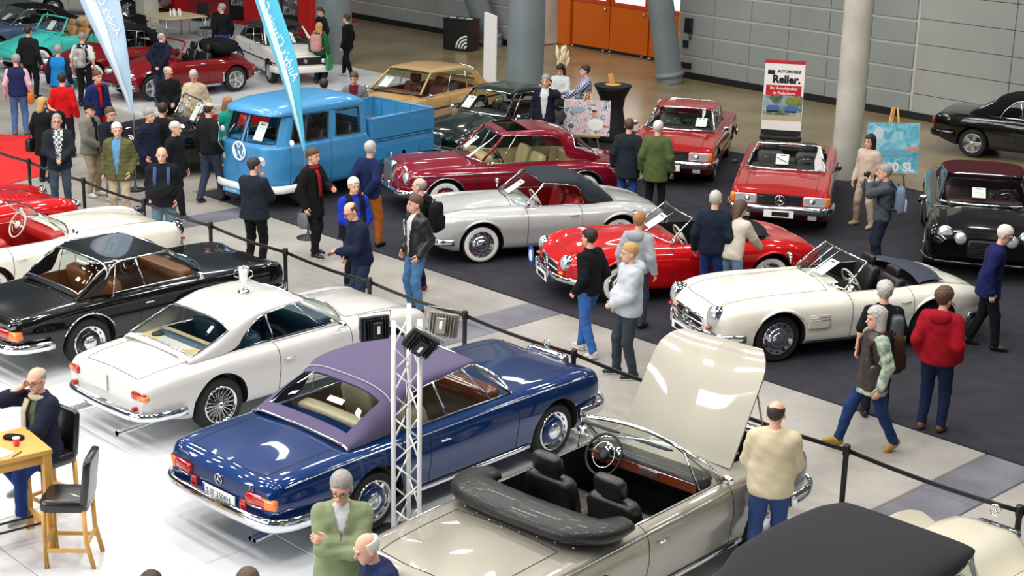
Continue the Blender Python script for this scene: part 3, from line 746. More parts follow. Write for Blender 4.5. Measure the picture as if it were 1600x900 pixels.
def wheel(root, x, y, r, wd, style, capm, white=False, steer=0.0):
    sd = 1 if y > 0 else -1
    R = rot('Z', steer) @ rot('X', -90*sd)          # lathe axis z -> outward
    rr = r*0.68
    tv, tf = lathe([(rr, -wd/2), (r*0.90, -wd/2), (r*0.985, -wd*0.36), (r, -wd*0.2), (r, wd*0.2), (r*0.985, wd*0.36), (r*0.90, wd/2), (rr, wd/2-0.004)], 30, 'z', (0, 0, 0), R, False)
    w = mesh('wheel', tv, tf, RUBBER, root, True, None, 0.7, (x, y, r))
    if white:
        tv, tf = lathe([(rr*1.02, wd/2-0.002), (rr*1.10, wd/2+0.004), (r*0.90, wd/2+0.003), (r*0.91, wd/2-0.004)], 30, 'z', (0, 0, 0), R, False); mesh('whitewall', tv, tf, WHITEW, w)
    if style == 'wire':
        tv, tf = lathe([(rr, wd/2-0.10), (rr, wd/2+0.004), (rr*0.94, wd/2+0.004), (rr*0.88, wd/2-0.025), (rr*0.86, wd/2-0.08)], 30, 'z', (0, 0, 0), R, False); mesh('rim', tv, tf, CHROME, w)
        sp = MB()
        for k in range(20):
            for o, zz in ((0.35, 0.005), (-0.35, -0.05)):
                a = 2*math.pi*k/20; sp.add(*tube([(0.035*math.cos(a), 0.035*math.sin(a), wd/2+zz-0.005), (rr*0.9*math.cos(a+o), rr*0.9*math.sin(a+o), wd/2-0.03)], 0.0032, 4))
        sp.V = list(np.array(sp.V) @ R.T); sp.build('spokes', CHROME, w)
        tv, tf = lathe([(0.045, wd/2-0.06), (0.04, wd/2), (0.03, wd/2+0.02), (0.0, wd/2+0.025)], 16, 'z', (0, 0, 0), R); mesh('hubcap', tv, tf, CHROME, w)
        tv, tf = lathe([(0.0, wd/2-0.105), (rr*0.98, wd/2-0.10)], 24, 'z', (0, 0, 0), R, False); mesh('brake_drum', tv, tf, BLACK, w)
    elif style == 'alloy5':
        tv, tf = lathe([(rr, wd/2-0.06), (rr, wd/2+0.004), (rr*0.93, wd/2+0.006), (rr*0.88, wd/2-0.02), (rr*0.86, wd/2-0.06), (0.0, wd/2-0.065)], 30, 'z', (0, 0, 0), R, False); mesh('rim', tv, tf, STEEL, w)
        sp = MB()
        for k in range(5):
            a = 2*math.pi*k/5; v, f = tube([(0.02*math.cos(a), 0.02*math.sin(a), wd/2-0.005), (rr*0.9*math.cos(a), rr*0.9*math.sin(a), wd/2-0.012)], [0.036, 0.046], 6, flat=(1, 0.4)); sp.add(v, f)
        sp.V = list(np.array(sp.V) @ R.T); sp.build('spokes', M('alloy', (205, 208, 212), 0.25, 0.9), w, True, 0.6)
        tv, tf = lathe([(0.05, wd/2-0.01), (0.045, wd/2+0.012), (0, wd/2+0.014)], 16, 'z', (0, 0, 0), R); mesh('hubcap', tv, tf, M('alloy', (205, 208, 212)), w)
    else:
        tv, tf = lathe([(rr, wd/2-0.05), (rr*1.01, wd/2+0.005), (rr*0.96, wd/2+0.008), (rr*0.90, wd/2-0.012), (rr*0.72, wd/2-0.008), (rr*0.66, wd/2-0.03), (0, wd/2-0.035)], 30, 'z', (0, 0, 0), R, False); mesh('rim', tv, tf, CHROME if style != 'painted' else capm, w)
        tv, tf = lathe([(rr*0.70, wd/2-0.02), (rr*0.66, wd/2+0.006), (rr*0.48, wd/2+0.018), (rr*0.40, wd/2+0.012)], 26, 'z', (0, 0, 0), R, False); mesh('cap_ring', tv, tf, capm, w)
        tv, tf = lathe([(rr*0.42, wd/2+0.010), (rr*0.38, wd/2+0.024), (rr*0.2, wd/2+0.034), (0, wd/2+0.036)], 22, 'z', (0, 0, 0), R, False); mesh('hubcap', tv, tf, CHROME, w)
        sl = MB()
        for k in range(12):
            a = 2*math.pi*k/12; sl.add(*sup((rr*0.82*math.cos(a), rr*0.82*math.sin(a), wd/2-0.004), (0.018, 0.045, 0.008), 0.6, None, rot('Z', math.degrees(a)), 6, 4))
        sl.V = list(np.array(sl.V) @ R.T); sl.build('vent_slots', BLACK, w, True)
    return w
def arc(a, b, bulge, n):
    """points from a (side) over a bulged middle to mirrored a"""
    out = []
    for i in range(n):
        t = -1+2*i/(n-1); k = 1-t*t
        out.append(np.array((a[0]+(b[0]-a[0])*k, -t*a[1], a[2]+(b[2]-a[2])*k)))
    return out
WSREG = {}
def windshield(root, ws, frame_m=CHROME, r=0.018, split=False, glass=True, name='windshield'):
    """ws: side base, centre base, side top, centre top"""
    sb, cb, st, ct = WSREG[root.name] = [np.array(p, float) for p in ws]; n = 13
    B = arc(sb, cb, 0, n); T = arc(st, ct, 0, n)
    o = None
    if glass: o = mesh(name, *grid(lambda u, v: B[int(round(u*(n-1)))]*(1-v)+T[int(round(u*(n-1)))]*v, n, 4), GLASS, root)
    path = B+[B[-1]*0.5+T[-1]*0.5]+T[::-1]+[B[0]*0.5+T[0]*0.5]
    fr = mesh(name+'_frame', *tube(path, r, 6, closed=True), frame_m, root)
    if split: mesh('centre_bar', *tube([B[n//2], T[n//2]], r*0.8, 6), frame_m, root)
    return o
class Shell:
    """roof skin: stations (x, ztop, half width, z of side edge)"""
    def __init__(s, st, p=0.7, q=0.6):
        st = sorted(st); s.x0, s.x1 = st[0][0], st[-1][0]; s.zt, s.w, s.zs = [pchip([(t[0], t[k]) for t in st]) for k in (1, 2, 3)]; s.p, s.q = p, q
    def pt(s, x, v, off=0.0):
        th = abs(v)*math.pi/2; w, zt, zs = float(s.w(x))+off, float(s.zt(x))+off, float(s.zs(x))
        return np.array((x, math.copysign(w*math.sin(th)**s.p, v) if v else 0.0, zs+(zt-zs)*max(0.0, math.cos(th))**s.q))
    def edge(s, x, off=0.0): return s.pt(x, 1.0, off)
def roof(root, shl, mat, rear=None, name='roof', nx=26, nv=25, thick=0.02, trim=CHROME, rear_name='rear_window', sun=None, inner=None):
    xs = list(np.linspace(shl.x0, shl.x1, nx))
    if rear: xs = sorted(set([round(x, 4) for x in xs if all(abs(x-r) > 0.03 for r in rear[:2])]+[round(rear[0], 4), round(rear[1], 4)]))
    vs = np.linspace(-1, 1, nv); 
    V = [shl.pt(x, v) for x in xs for v in vs]; V2 = [shl.pt(x, v, -thick) for x in xs for v in vs]
    nv = len(vs); F = []; G = []; N = len(V)
    for i in range(len(xs)-1):
        xm = (xs[i]+xs[i+1])/2
        for j in range(nv-1):
            vm = (vs[j]+vs[j+1])/2; q = (i*nv+j, (i+1)*nv+j, (i+1)*nv+j+1, i*nv+j+1)
            if rear and rear[0] < xm < rear[1] and abs(vm) < rear[2]: G.append(q)
            elif sun and sun[0] < xm < sun[1] and abs(vm) < sun[2]: continue
            else: F.append(q[::-1]); F.append(tuple(k+N for k in q))
    for i in range(len(xs)-1):
        for j in (0, nv-1): F.append((i*nv+j, (i+1)*nv+j, (i+1)*nv+j+N, i*nv+j+N))
    for j in range(nv-1):
        for i in (0, len(xs)-1): F.append((i*nv+j, i*nv+j+1, i*nv+j+1+N, i*nv+j+N))
    al = V+V2; us = sorted(set(k for q in F for k in q)); mp = {k: i for i, k in enumerate(us)}
    o = mesh(name, [al[k] for k in us], [tuple(mp[k] for k in q) for q in F], mat, root, True, None, 0.9)
    if G:
        us = sorted(set(k for q in G for k in q)); mp = {k: i for i, k in enumerate(us)}
        mesh(rear_name, [V[k]+np.array((-0.004, 0, 0.004)) for k in us], [tuple(mp[k] for k in q) for q in G], GLASS, root)
        js = [j for j in range(nv) if abs(vs[j]) <= rear[2]+1e-6]; i0, i1 = xs.index(round(rear[0], 4)), xs.index(round(rear[1], 4))
        path = [V[i0*nv+j] for j in js]+[V[i*nv+js[-1]] for i in range(i0+1, i1)]+[V[i1*nv+j] for j in js[::-1]]+[V[i*nv+js[0]] for i in range(i1-1, i0, -1)]
        if trim: mesh(rear_name+'_trim', *tube([p+np.array((-0.005, 0, 0.005)) for p in path], 0.011, 5, closed=True), trim, o)
    return o
def side_glass(root, sh, shl, x0, x1, t0, t1, bars=(), glass=True, trim=CHROME, zoff=0.0, yoff=0.0, tr=0.010, sides=(1, -1), barw=0.012):
    """side window between belt (x0..x1) and roof edge (t0..t1); bars at fractions"""
    for sd in sides:
        n = 11; B = []; T = []
        for i in range(n):
            u = i/(n-1); xb = x0+(x1-x0)*u; xt = t0+(t1-t0)*u
            yb = float(sh.w(xb))*(sh.cy(xb))*1.0+yoff
            B.append(np.array((xb, sd*yb, float(sh.zs(xb))+zoff))); e = shl.edge(xt); T.append(np.array((xt, sd*(e[1]-0.004), e[2])))
        if glass:
            cuts = [0]+sorted(bars)+[1]
            for a, b in zip(cuts[:-1], cuts[1:]):
                def f(u, v, a=a, b=b):
                    k = (a+(b-a)*u)*(n-1); i = min(n-2, int(k)); t = k-i
                    return (B[i]*(1-t)+B[i+1]*t)*(1-v)+(T[i]*(1-t)+T[i+1]*t)*v
                mesh('side_window', *grid(f, 6, 3), GLASS, root)
        if trim: mesh('window_trim', *tube(B+T[::-1], tr, 5, closed=True), trim, root)
        for b in bars:
            k = b*(n-1); i = min(n-2, int(k)); t = k-i
            mesh('window_bar', *tube([B[i]*(1-t)+B[i+1]*t, T[i]*(1-t)+T[i+1]*t], barw, 6), trim or BLACK, root)
def seat(root, x, y, z, m, w=0.50, head=False, back=0.55, tilt=14, base=0.48, hm=None):
    s = empty('seat', (x, y, z)); s.parent = root
    mesh('seat_cushion', *sup((0.0, 0, 0.10), (base, w, 0.20), 0.35, None, rot('Y', -5), 14, 8), m, s)
    R = rot('Y', -tilt); c = np.array((-base/2-0.02, 0, 0.10))+R @ np.array((0, 0, back/2))
    b = mesh('backrest', *sup(c, (0.17, w, back), 0.35, None, R, 14, 8), m, s)
    if head:
        c2 = np.array((-base/2-0.02, 0, 0.10))+R @ np.array((0, 0, back+0.09)); mesh('headrest', *sup(c2, (0.10, w*0.56, 0.19), 0.4, None, R, 12, 6), hm or m, s)
    return s
def bench(root, x, z, m, w, back=0.45):
    s = empty('rear_bench', (x, 0, z)); s.parent = root
    mesh('seat_cushion', *sup((0.0, 0, 0.10), (0.46, w, 0.20), 0.3, None, None, 16, 8), m, s)
    mesh('backrest', *sup((-0.27, 0, 0.10+back/2), (0.16, w, back), 0.3, None, rot('Y', -12), 16, 8), m, s)
def steering(root, x, y, z, rimm=BLACK, r=0.20, tilt=62, spokes=2):
    s = empty('steering_wheel', (x, y, z)); s.parent = root
    R = rot('Y', -tilt+0.0); ring = [R @ np.array((r*math.cos(a), r*math.sin(a), 0)) for a in np.linspace(0, 2*math.pi, 25)[:-1]]
    mesh('wheel_rim', *tube(ring, 0.014, 7, closed=True, up=R @ np.array((0, 0, 1.0))), rimm, s)
    mb = MB()
    for k in range(spokes):
        a = math.pi/2+k*2*math.pi/spokes; mb.add(*tube([(0, 0, 0), R @ np.array((r*math.cos(a), r*math.sin(a), 0))], 0.012, 5))
    mb.add(*tube([R @ np.array((0, 0, 0.0)), R @ np.array((0, 0, -0.30))], 0.02, 6)); mb.build('spoke_column', rimm, s, True)
    mesh('horn_pad', *lathe([(0.062, -0.015), (0.06, 0.012), (0.03, 0.022), (0, 0.022)], 16, 'z', (0, 0, 0), R), rimm, s)
    rr = [R @ np.array((r*0.62*math.cos(a), r*0.62*math.sin(a), 0.004)) for a in np.linspace(0, 2*math.pi, 19)[:-1]]
    mesh('horn_ring', *tube(rr, 0.006, 5, closed=True, up=R @ np.array((0, 0, 1.0))), CHROME, s)
def bumper(root, pts, h=0.055, th=0.030, m=CHROME, name='bumper'):
    """pts: half path from the side (y>0) to the centre"""
    P = catmull(pts, 4); full = list(P)+[p*np.array((1, -1, 1)) for p in P[::-1][1:]]
    return mesh(name, *tube(full, 1.0, 10, flat=(th, h)), m, root)
def lamp(root, c, r, R=None, m=LENSW, ring=CHROME, name='headlight', ov=(1, 1), deep=0.06):
    """round lamp facing +x"""
    v, f = lathe([(r*1.12, -deep), (r*1.12, 0.0), (r*0.98, 0.012)], 20, 'x', (0, 0, 0), None, False); v = v*np.array((1, ov[0], ov[1]))
    if R is not None: v = v @ np.array(R).T
    o = mesh(name, v, f, ring, root, True, None, 0, c)
    v, f = lathe([(r, 0.0), (r*0.8, 0.022), (r*0.45, 0.036), (0, 0.04)], 20, 'x', (0, 0, 0), None, False); v = v*np.array((1, ov[0], ov[1]))
    if R is not None: v = v @ np.array(R).T
    mesh('lens', v, f, m, o)
    return o
def strip(root, sh, x0, x1, zf, r=0.010, m=CHROME, n=18, name='side_trim', flat=(0.6, 1.3), sides=(1, -1)):
    for sd in sides:
        xs = np.linspace(x0, x1, n); pts = [(x, sd*(sh.y(x, zf(x) if callable(zf) else zf)+0.004), zf(x) if callable(zf) else zf) for x in xs]
        mesh(name, *tube(pts, r, 6, flat=flat), m, root)
def plate(root, c, R, w=0.50, h=0.11, txt=None, m=None, name='number_plate', size=0.085, inv=False):
    """plate facing local +x through R"""
    v, f = box((0, 0, 0), (0.012, w, h)); o = mesh(name, v, f, m or PAPER, root, False); o.matrix_local = Matrix.Translation(c) @ Matrix(R.tolist()).to_4x4()
    if txt:
        text('plate_lettering', txt, size, BLACK if not inv else PAPER, o, frame((0.0075, 0, -0.004), (0, 1, 0), (0, 0, 1)), 0.001)
    return o
def sheet(car, y, label, w=0.21, h=0.30, f=0.45):
    """printed price sheet leaning inside the windscreen: a thing of its own"""
    sb, cb, st, ct = WSREG[car.name]; k = 1-(y/sb[1])**2
    base = sb+(cb-sb)*k; top = st+(ct-st)*k; d = (top-base)[[0, 2]]; L = np.linalg.norm(d); d /= L
    c = base*(1-f)+top*f; n = np.array((d[1], -d[0])); tilt = math.degrees(math.atan2(d[1], -d[0]))
    V, F = box((0, 0, 0), (h, w, 0.003)); o = mesh('info_sheet', V, F, PAPER, None, False)
    o.matrix_basis = car.matrix_basis @ Matrix.Translation((c[0]-n[0]*0.035, y, c[2]-n[1]*0.035)) @ Matrix(rot('Y', tilt).tolist()).to_4x4()
    mb = MB(); mb.box((-h*0.36, 0, 0.0025), (0.022, w*0.5, 0.002)); mb.build('printed_heading', M('print_dark', (70, 70, 76), 0.8), o)
    for k in range(5): mesh('printed_line', *box((-h*0.18+k*0.042, 0, 0.0025), (0.005, w*0.72, 0.0015)), M('print_grey', (190, 190, 194), 0.8), o, False)
    tag(o, label, 'paper sheet', 'price sheets behind windscreens')
    return o
def mirror(root, x, y, z, m=CHROME):
    sd = 1 if y > 0 else -1
    o = mesh('wing_mirror', *sup((x, y, z), (0.07, 0.13, 0.09), 0.7, None, None, 12, 7), m, root)
    mesh('mirror_stalk', *tube([(x, y-sd*0.03, z-0.02), (x+0.03, y-sd*0.10, z-0.09)], 0.012, 6), m, o)
def folded_top(root, xr, xf, w, z, m, r=0.10, name='folded_top', h=0.8):
    P = [(xf, w, z), (xr+0.22, w*0.98, z+0.02), (xr+0.05, w*0.72, z+0.03), (xr, 0, z+0.04)]
    P = catmull(P, 4); full = list(P)+[p*np.array((1, -1, 1)) for p in P[::-1][1:]]
    k = len(full); rad = [r*(0.55+0.45*min(1, 3.2*min(i, k-1-i)/k)) for i in range(k)]
    return mesh(name, *tube(full, rad, 12, flat=(1.35, h)), m, root)
def rounded(x0, x1, w, r=0.18, w2=None, n=5):
    """rounded cockpit outline"""
    w2 = w2 or w; P = []
    for cx, cy, a0 in ((x1-r, w-r, 0), (x0+r, w2-r, 90), (x0+r, -w2+r, 180), (x1-r, -w+r, 270)):
        for i in range(n+1):
            a = math.radians(a0+90*i/n); P.append((cx+r*math.cos(a), cy+r*math.sin(a)))
    return P
def car_root(name, label, place, cat='car', group='classic cars on show'):
    r = empty(name, (place[0], place[1], 0), math.radians(place[2])); tag(r, label, cat, group); bpy.context.view_layer.update() if False else None
    return r
def base_car(name, label, place, c, paint_m, tub_m, wheels, arch=None, ground=0.0, cat='car'):
    """body with wheels; c holds the curves, regions, cockpit"""
    root = car_root(name, label, place, cat); root.location.z = floor_z(place[0], place[1])
    sh = Shape(c); wb = c['wb']; r, wd, yT, style, capm, white = wheels
    ar = arch or r+0.055
    arches = [(wb/2, yT+wd/2-0.02, r+0.005, ar, wd+0.05, 1.0), (-wb/2, yT+wd/2-0.02, r+0.005, ar*c.get('rarch', 1.0), wd+0.05, 1.0)]
    regs = [q[:3] for q in c['regions']]
    parts = cut_body(name, sh, [paint_m, DARK, tub_m], arches, c.get('cockpit'), regs, root, extra=c.get('cuts'))
    for x in (wb/2, -wb/2):
        for sd in (1, -1): wheel(root, x, sd*yT, r, wd, style, capm, white, c.get('steer', 0) if x > 0 else 0)
    hx = c.get('handle')
    if hx:
        for sd in (1, -1):
            z = hx[1]; y = sh.y(hx[0], z); mesh('door_handle', *tube([(hx[0]-0.07, sd*(y+0.005), z), (hx[0]-0.06, sd*(y+0.030), z), (hx[0]+0.06, sd*(y+0.030), z), (hx[0]+0.07, sd*(y+0.005), z)], 0.010, 6), CHROME, root)
    return root, sh, parts
def dash(root, x, z, w, m, h=0.18):
    return mesh('dashboard', *sup((x, 0, z), (0.26, w*2, h), 0.3, None, None, 18, 8), m, root)
# ------------------------------------------------------------------ the cars on show
def hood_panel(root, sh, x0, x1, hinge, deg, mat, name='raised_bonnet'):
    """bonnet skin lifted about its hinge line"""
    n, m = 18, 15; top = []; bot = []
    R = rot('Y', -deg); h = np.array(hinge)
    for i in range(n):
        x = x0+(x1-x0)*i/(n-1); w = float(sh.w(x))*(float(sh.cy(x))-0.11)*(1-0.18*max(0, (i/(n-1)-0.75)/0.25)**2)
        for j in range(m):
            y = -w+2*w*j/(m-1); p = np.array((x, y, sh.z(x, y))); q = p-np.array((0, 0, 0.022))
            top.append(h+R @ (p-h)); bot.append(h+R @ (q-h))
    F = []; N = n*m
    for i in range(n-1):
        for j in range(m-1):
            q = (i*m+j, (i+1)*m+j, (i+1)*m+j+1, i*m+j+1); F.append(q); F.append(tuple(k+N for k in q[::-1]))
    for i in range(n-1):
        for j in (0, m-1): F.append((i*m+j, (i+1)*m+j, (i+1)*m+j+N, i*m+j+N))
    for j in range(m-1):
        for i in (0, n-1): F.append((i*m+j, i*m+j+1, i*m+j+1+N, i*m+j+N))
    return mesh(name, top+bot, F, mat, root, True, None, 0.8)
def mb_tail(root, sh, x, y, z, hh=0.12, w=0.26):
    for sd in (1, -1):
        o = mesh('tail_light', *sup((x-.015, sd*(y-.03), z), (0.13, w, hh), 0.3, None, rot('Z', -6*sd), 16, 6), LENSR, root)
        mesh('indicator_lens', *sup((x+.035, sd*(y+w*0.46), z), (0.20, w*0.50, hh*1.0), 0.3, None, rot('Z', -22*sd), 16, 6), LENSO, o)
        mesh('lamp_surround', *tube([np.array((x-.075+.11*max(0, a/w+.1), sd*(y+a), z-hh/2-.004)) for a in np.linspace(-w/2, w*.66, 6)], 0.009, 5), CHROME, o)
def tailpipe(root, x, y, z, r=0.025, n=2):
    for k in range(n): mesh('exhaust_pipe', *tube([(x+0.35, y+k*0.07, z+0.02), (x, y+k*0.07, z), (x-0.09, y+k*0.07, z-0.005)], r, 10, cap=False), CHROME, root)
W111 = dict(nose=2.22, tail=-2.65, wb=2.75, cy=0.84, sr=0.8, zv=0.0,
    w=[(-2.65, .80), (-2.56, .87), (-2.2, .905), (-1, .92), (1, .92), (1.9, .905), (2.12, .87), (2.22, .78)],
    zb=[(-2.65, .44), (-2.45, .34), (-1.9, .25), (1.8, .23), (2.1, .36), (2.22, .44)],
    zs=[(-2.65, .79), (-2.57, .87), (-2.2, .905), (-1.2, .925), (.8, .93), (1.9, .905), (2.12, .87), (2.22, .78)],
    zc=[(-2.65, .76), (-2.54, .86), (-1.6, .965), (-1.1, .985), (.75, .99), (1.6, .955), (2.1, .88), (2.22, .79)],
    regions=[('top', .95, 2.14, 'bonnet'), ('top', -2.52, -1.62, 'boot_lid'), ('doorl', -.62, .72), ('doorr', -.62, .72)],
    cockpit=(rounded(-1.25, .70, .74, .2), .36), handle=(-.42, .76))
def w111_common(root, sh, ws_frame=CHROME):
    strip(root, sh, -2.5, 2.05, lambda x: float(sh.zs(x))-0.055, 0.007)
    strip(root, sh, -.95, .95, 0.275, 0.020, flat=(0.7, 1.6), name='sill_trim')
    bumper(root, [(-1.95, .95, .47), (-2.45, .94, .47), (-2.68, .80, .47), (-2.74, .4, .48), (-2.75, 0, .48)], .075, .035, name='rear_bumper')
    bumper(root, [(-2.30, .95, .60), (-2.58, .88, .60), (-2.68, .62, .60)][:2]+[(-2.69, .70, .60), (-2.70, .50, .58)], .05, .022, name='bumper_overrider') if False else None
    bumper(root, [(1.72, .95, .47), (2.10, .93, .47), (2.30, .74, .47), (2.36, .35, .48), (2.37, 0, .48)], .075, .035, name='front_bumper')
    mb_tail(root, sh, -2.60, .62, .665, .12, .30)
    mesh('rear_reflector', *sup((-2.66, .40, .56), (.05, .09, .11), .4), LENSR, root); mesh('rear_reflector', *sup((-2.66, -.40, .56), (.05, .09, .11), .4), LENSR, root)
    for sd in (1, -1): lamp(root, (2.16, sd*.70, .66), .125, None, ov=(0.85, 1.45))
    g = mesh('grille', *sup((2.20, 0, .68), (.12, .62, .46), .25, None, None, 18, 8), CHROME, root)
    gb = MB()
    for k in range(7): gb.box((2.263, 0, .52+k*0.052), (.012, .50, .012))
    gb.build('grille_bars', BLACK, g)
    star3((2.18, 0, .99), .045, (1, 0, 0), (0, 0, 1), .005).build('bonnet_star', CHROME, root, True)
    star3((-2.66, 0, .70), .055, (-1, 0, 0), (0, 0, 1), .006).build('boot_star', CHROME, root, True)
    tailpipe(root, -2.62, -.62, .27)
def car_w111_blue():
    P = paint('midnight_blue', (4, 44, 98), 0.8, 0.3); beige = cloth((208, 190, 160), 'leather')
    root, sh, parts = base_car('convertible_car', 'midnight blue vintage convertible with closed purple-grey fabric soft top, beside the white lamp tower', (-1.05, 16.25, 47.2), W111, P, cloth((150, 132, 110)), (.335, .19, .765, 'cap', P, False))
    w111_common(root, sh)
    windshield(root, [(.72, .76, .95), (.98, 0, .99), (.24, .60, 1.36), (.34, 0, 1.385)], CHROME, .020)
    shl = Shell([(.30, 1.40, .62, 1.36), (.1, 1.43, .66, 1.355), (-.4, 1.45, .70, 1.33), (-.82, 1.425, .72, 1.27), (-.95, 1.39, .735, 1.08), (-1.08, 1.33, .75, .95), (-1.35, 1.19, .765, .94), (-1.62, 1.00, .76, .93)], .62, .62)
    FAB = M('purple_grey_fabric', (84, 76, 106), 0.9, 0, 0, 0.06, 40, 0.15)
    top = roof(root, shl, FAB, (-1.52, -1.06, .46), 'soft_top', trim=None)
    ed = [shl.pt(-1.62+0.0, v)+np.array((-.012, 0, -.01)) for v in np.linspace(-1, 1, 21)]
    mesh('top_edge_trim', *tube(ed, .014, 6), CHROME, root)
    pip = [shl.pt(-.98, v, .006) for v in np.linspace(-.96, .96, 25)]; mesh('piping', *tube(pip, .008, 5), cloth((190, 184, 196)), top)
    side_glass(root, sh, shl, -.82, .74, -.78, .27, (.36, .80), zoff=.012)
    for y in (.37, -.37): seat(root, -.10, y, .42, beige, .52, True)
    bench(root, -.82, .44, beige, 1.2, .48)
    dash(root, .58, .90, .68, M('wood_veneer', (110, 48, 24), .25, 0, .8, .25, 9)); steering(root, .34, .37, .98, cloth((226, 218, 200), 'leather'))
    pl = plate(root, (-2.675, -.02, .545), rot('Z', 180), .52, .115, 'S IT 3500H')
    mesh('country_band', *box((.004, -.243, 0), (.012, .034, .113)), M('eu_blue', (30, 70, 160), .6), pl, False)
    text('badge_lettering', '280SE', .075, CHROME, root, frame((-2.635, .60, .79), (0, -1, 0), (0, 0, 1)), .003, shear=.2)
    text('badge_lettering', '3.5', .075, CHROME, root, frame((-2.66, -.52, .76), (0, -1, 0), (0, 0, 1)), .003, shear=.2)
def car_w111_silver():
    P = paint('silver_beige', (158, 154, 142), 1.0, 0.34); blk = cloth((26, 25, 26), 'leather')
    c = dict(W111); c['regions'] = [('top', -2.52, -1.55, 'boot_lid'), ('doorl', -.62, .72), ('doorr', -.62, .72)]
    c['cuts'] = [(rounded(1.0, 2.10, .60, .10), .45, 1.3)]; c['cockpit'] = (rounded(-1.12, .70, .75, .2), .36)
    root, sh, parts = base_car('convertible_car', 'silver-beige vintage convertible with raised bonnet, open roof and black leather cabin', (1.02, 13.96, 48.4), c, P, cloth((20, 19, 20)), (.335, .19, .765, 'cap', P, False))
    w111_common(root, sh)
    hood_panel(root, sh, .96, 2.21, (.96, 0, .97), 60, P)
    g = mesh('engine', *sup((1.5, 0, .66), (.7, .36, .22), .35), M('cast_iron', (52, 54, 58), .4, .7, 0, .2, 30), root)
    mesh('air_filter', *lathe([(.20, 0), (.21, .03), (.21, .09), (.16, .11), (0, .11)], 20, 'z', (1.5, 0, .76)), BLACK, g)
    mesh('valve_cover', *sup((1.5, .22, .72), (.6, .12, .12), .3), STEEL, g); mesh('valve_cover', *sup((1.5, -.22, .72), (.6, .12, .12), .3), STEEL, g)
    mesh('bonnet_strut', *tube([(1.9, -.50, .86), (1.62, -.50, 1.62)], .01, 6), STEEL, root)
    windshield(root, [(.72, .76, .95), (.98, 0, .99), (.24, .60, 1.36), (.34, 0, 1.385)], CHROME, .022)
    for sd in (1, -1):
        mesh('quarter_window_frame', *tube([(.66, sd*.76, .95), (.26, sd*.62, 1.33), (.36, sd*.75, .95)], .012, 6), CHROME, root)
        mesh('quarter_window', [(.66, sd*.76, .95), (.26, sd*.62, 1.33), (.36, sd*.75, .95)], [(0, 1, 2)], GLASS, root, False)
        mesh('sun_visor', *sup((.18, sd*.32, 1.34), (.16, .42, .02), .4, None, rot('Y', 20)), cloth((60, 62, 68)), root)
    for y in (.38, -.38):
        st_ = seat(root, -.12, y, .46, blk, .58, False, .50, 14)
        mesh('headrest', *sup((-.42, 0, .70), (.12, .36, .22), .45, .6, rot('Y', -12), 14, 8), blk, st_)
    bench(root, -.80, .44, blk, 1.2, .36)
    d = dash(root, .60, .90, .70, blk)
    mesh('veneer_panel', *box((.465, 0, .89), (.02, 1.30, .10)), M('wood_veneer', (110, 48, 24), .25, 0, .8, .25, 9), d, False)
    mesh('radio', *box((.452, -.08, .90), (.02, .24, .06)), STEEL, d, False)
    for y in (.30, .44): mesh('dial', *lathe([(.055, 0), (.05, .012), (0, .012)], 18, 'z', (.46, y, 1.0), rot('Y', -70)), CHROME, d)
    steering(root, .32, .38, .99, BLACK, .21)
    mesh('centre_console', *box((-.1, 0, .52), (.5, .18, .16)), M('wood_veneer', (110, 48, 24)), root, False)
    ft = folded_top(root, -1.36, -.86, .80, 1.03, blk, .17, 'folded_top_cover', .70)
    for k in range(9):
        a = -.72+k*.18; mesh('press_stud', *sup((-1.60+abs(a)*.18, a, .985), (.02, .02, .02), 1.0, None, None, 6, 4), CHROME, ft)
    mirror(root, .62, -.90, 1.02); mirror(root, .62, .90, 1.02)
    plate(root, (-2.675, -.02, .545), rot('Z', 180), .52, .115)
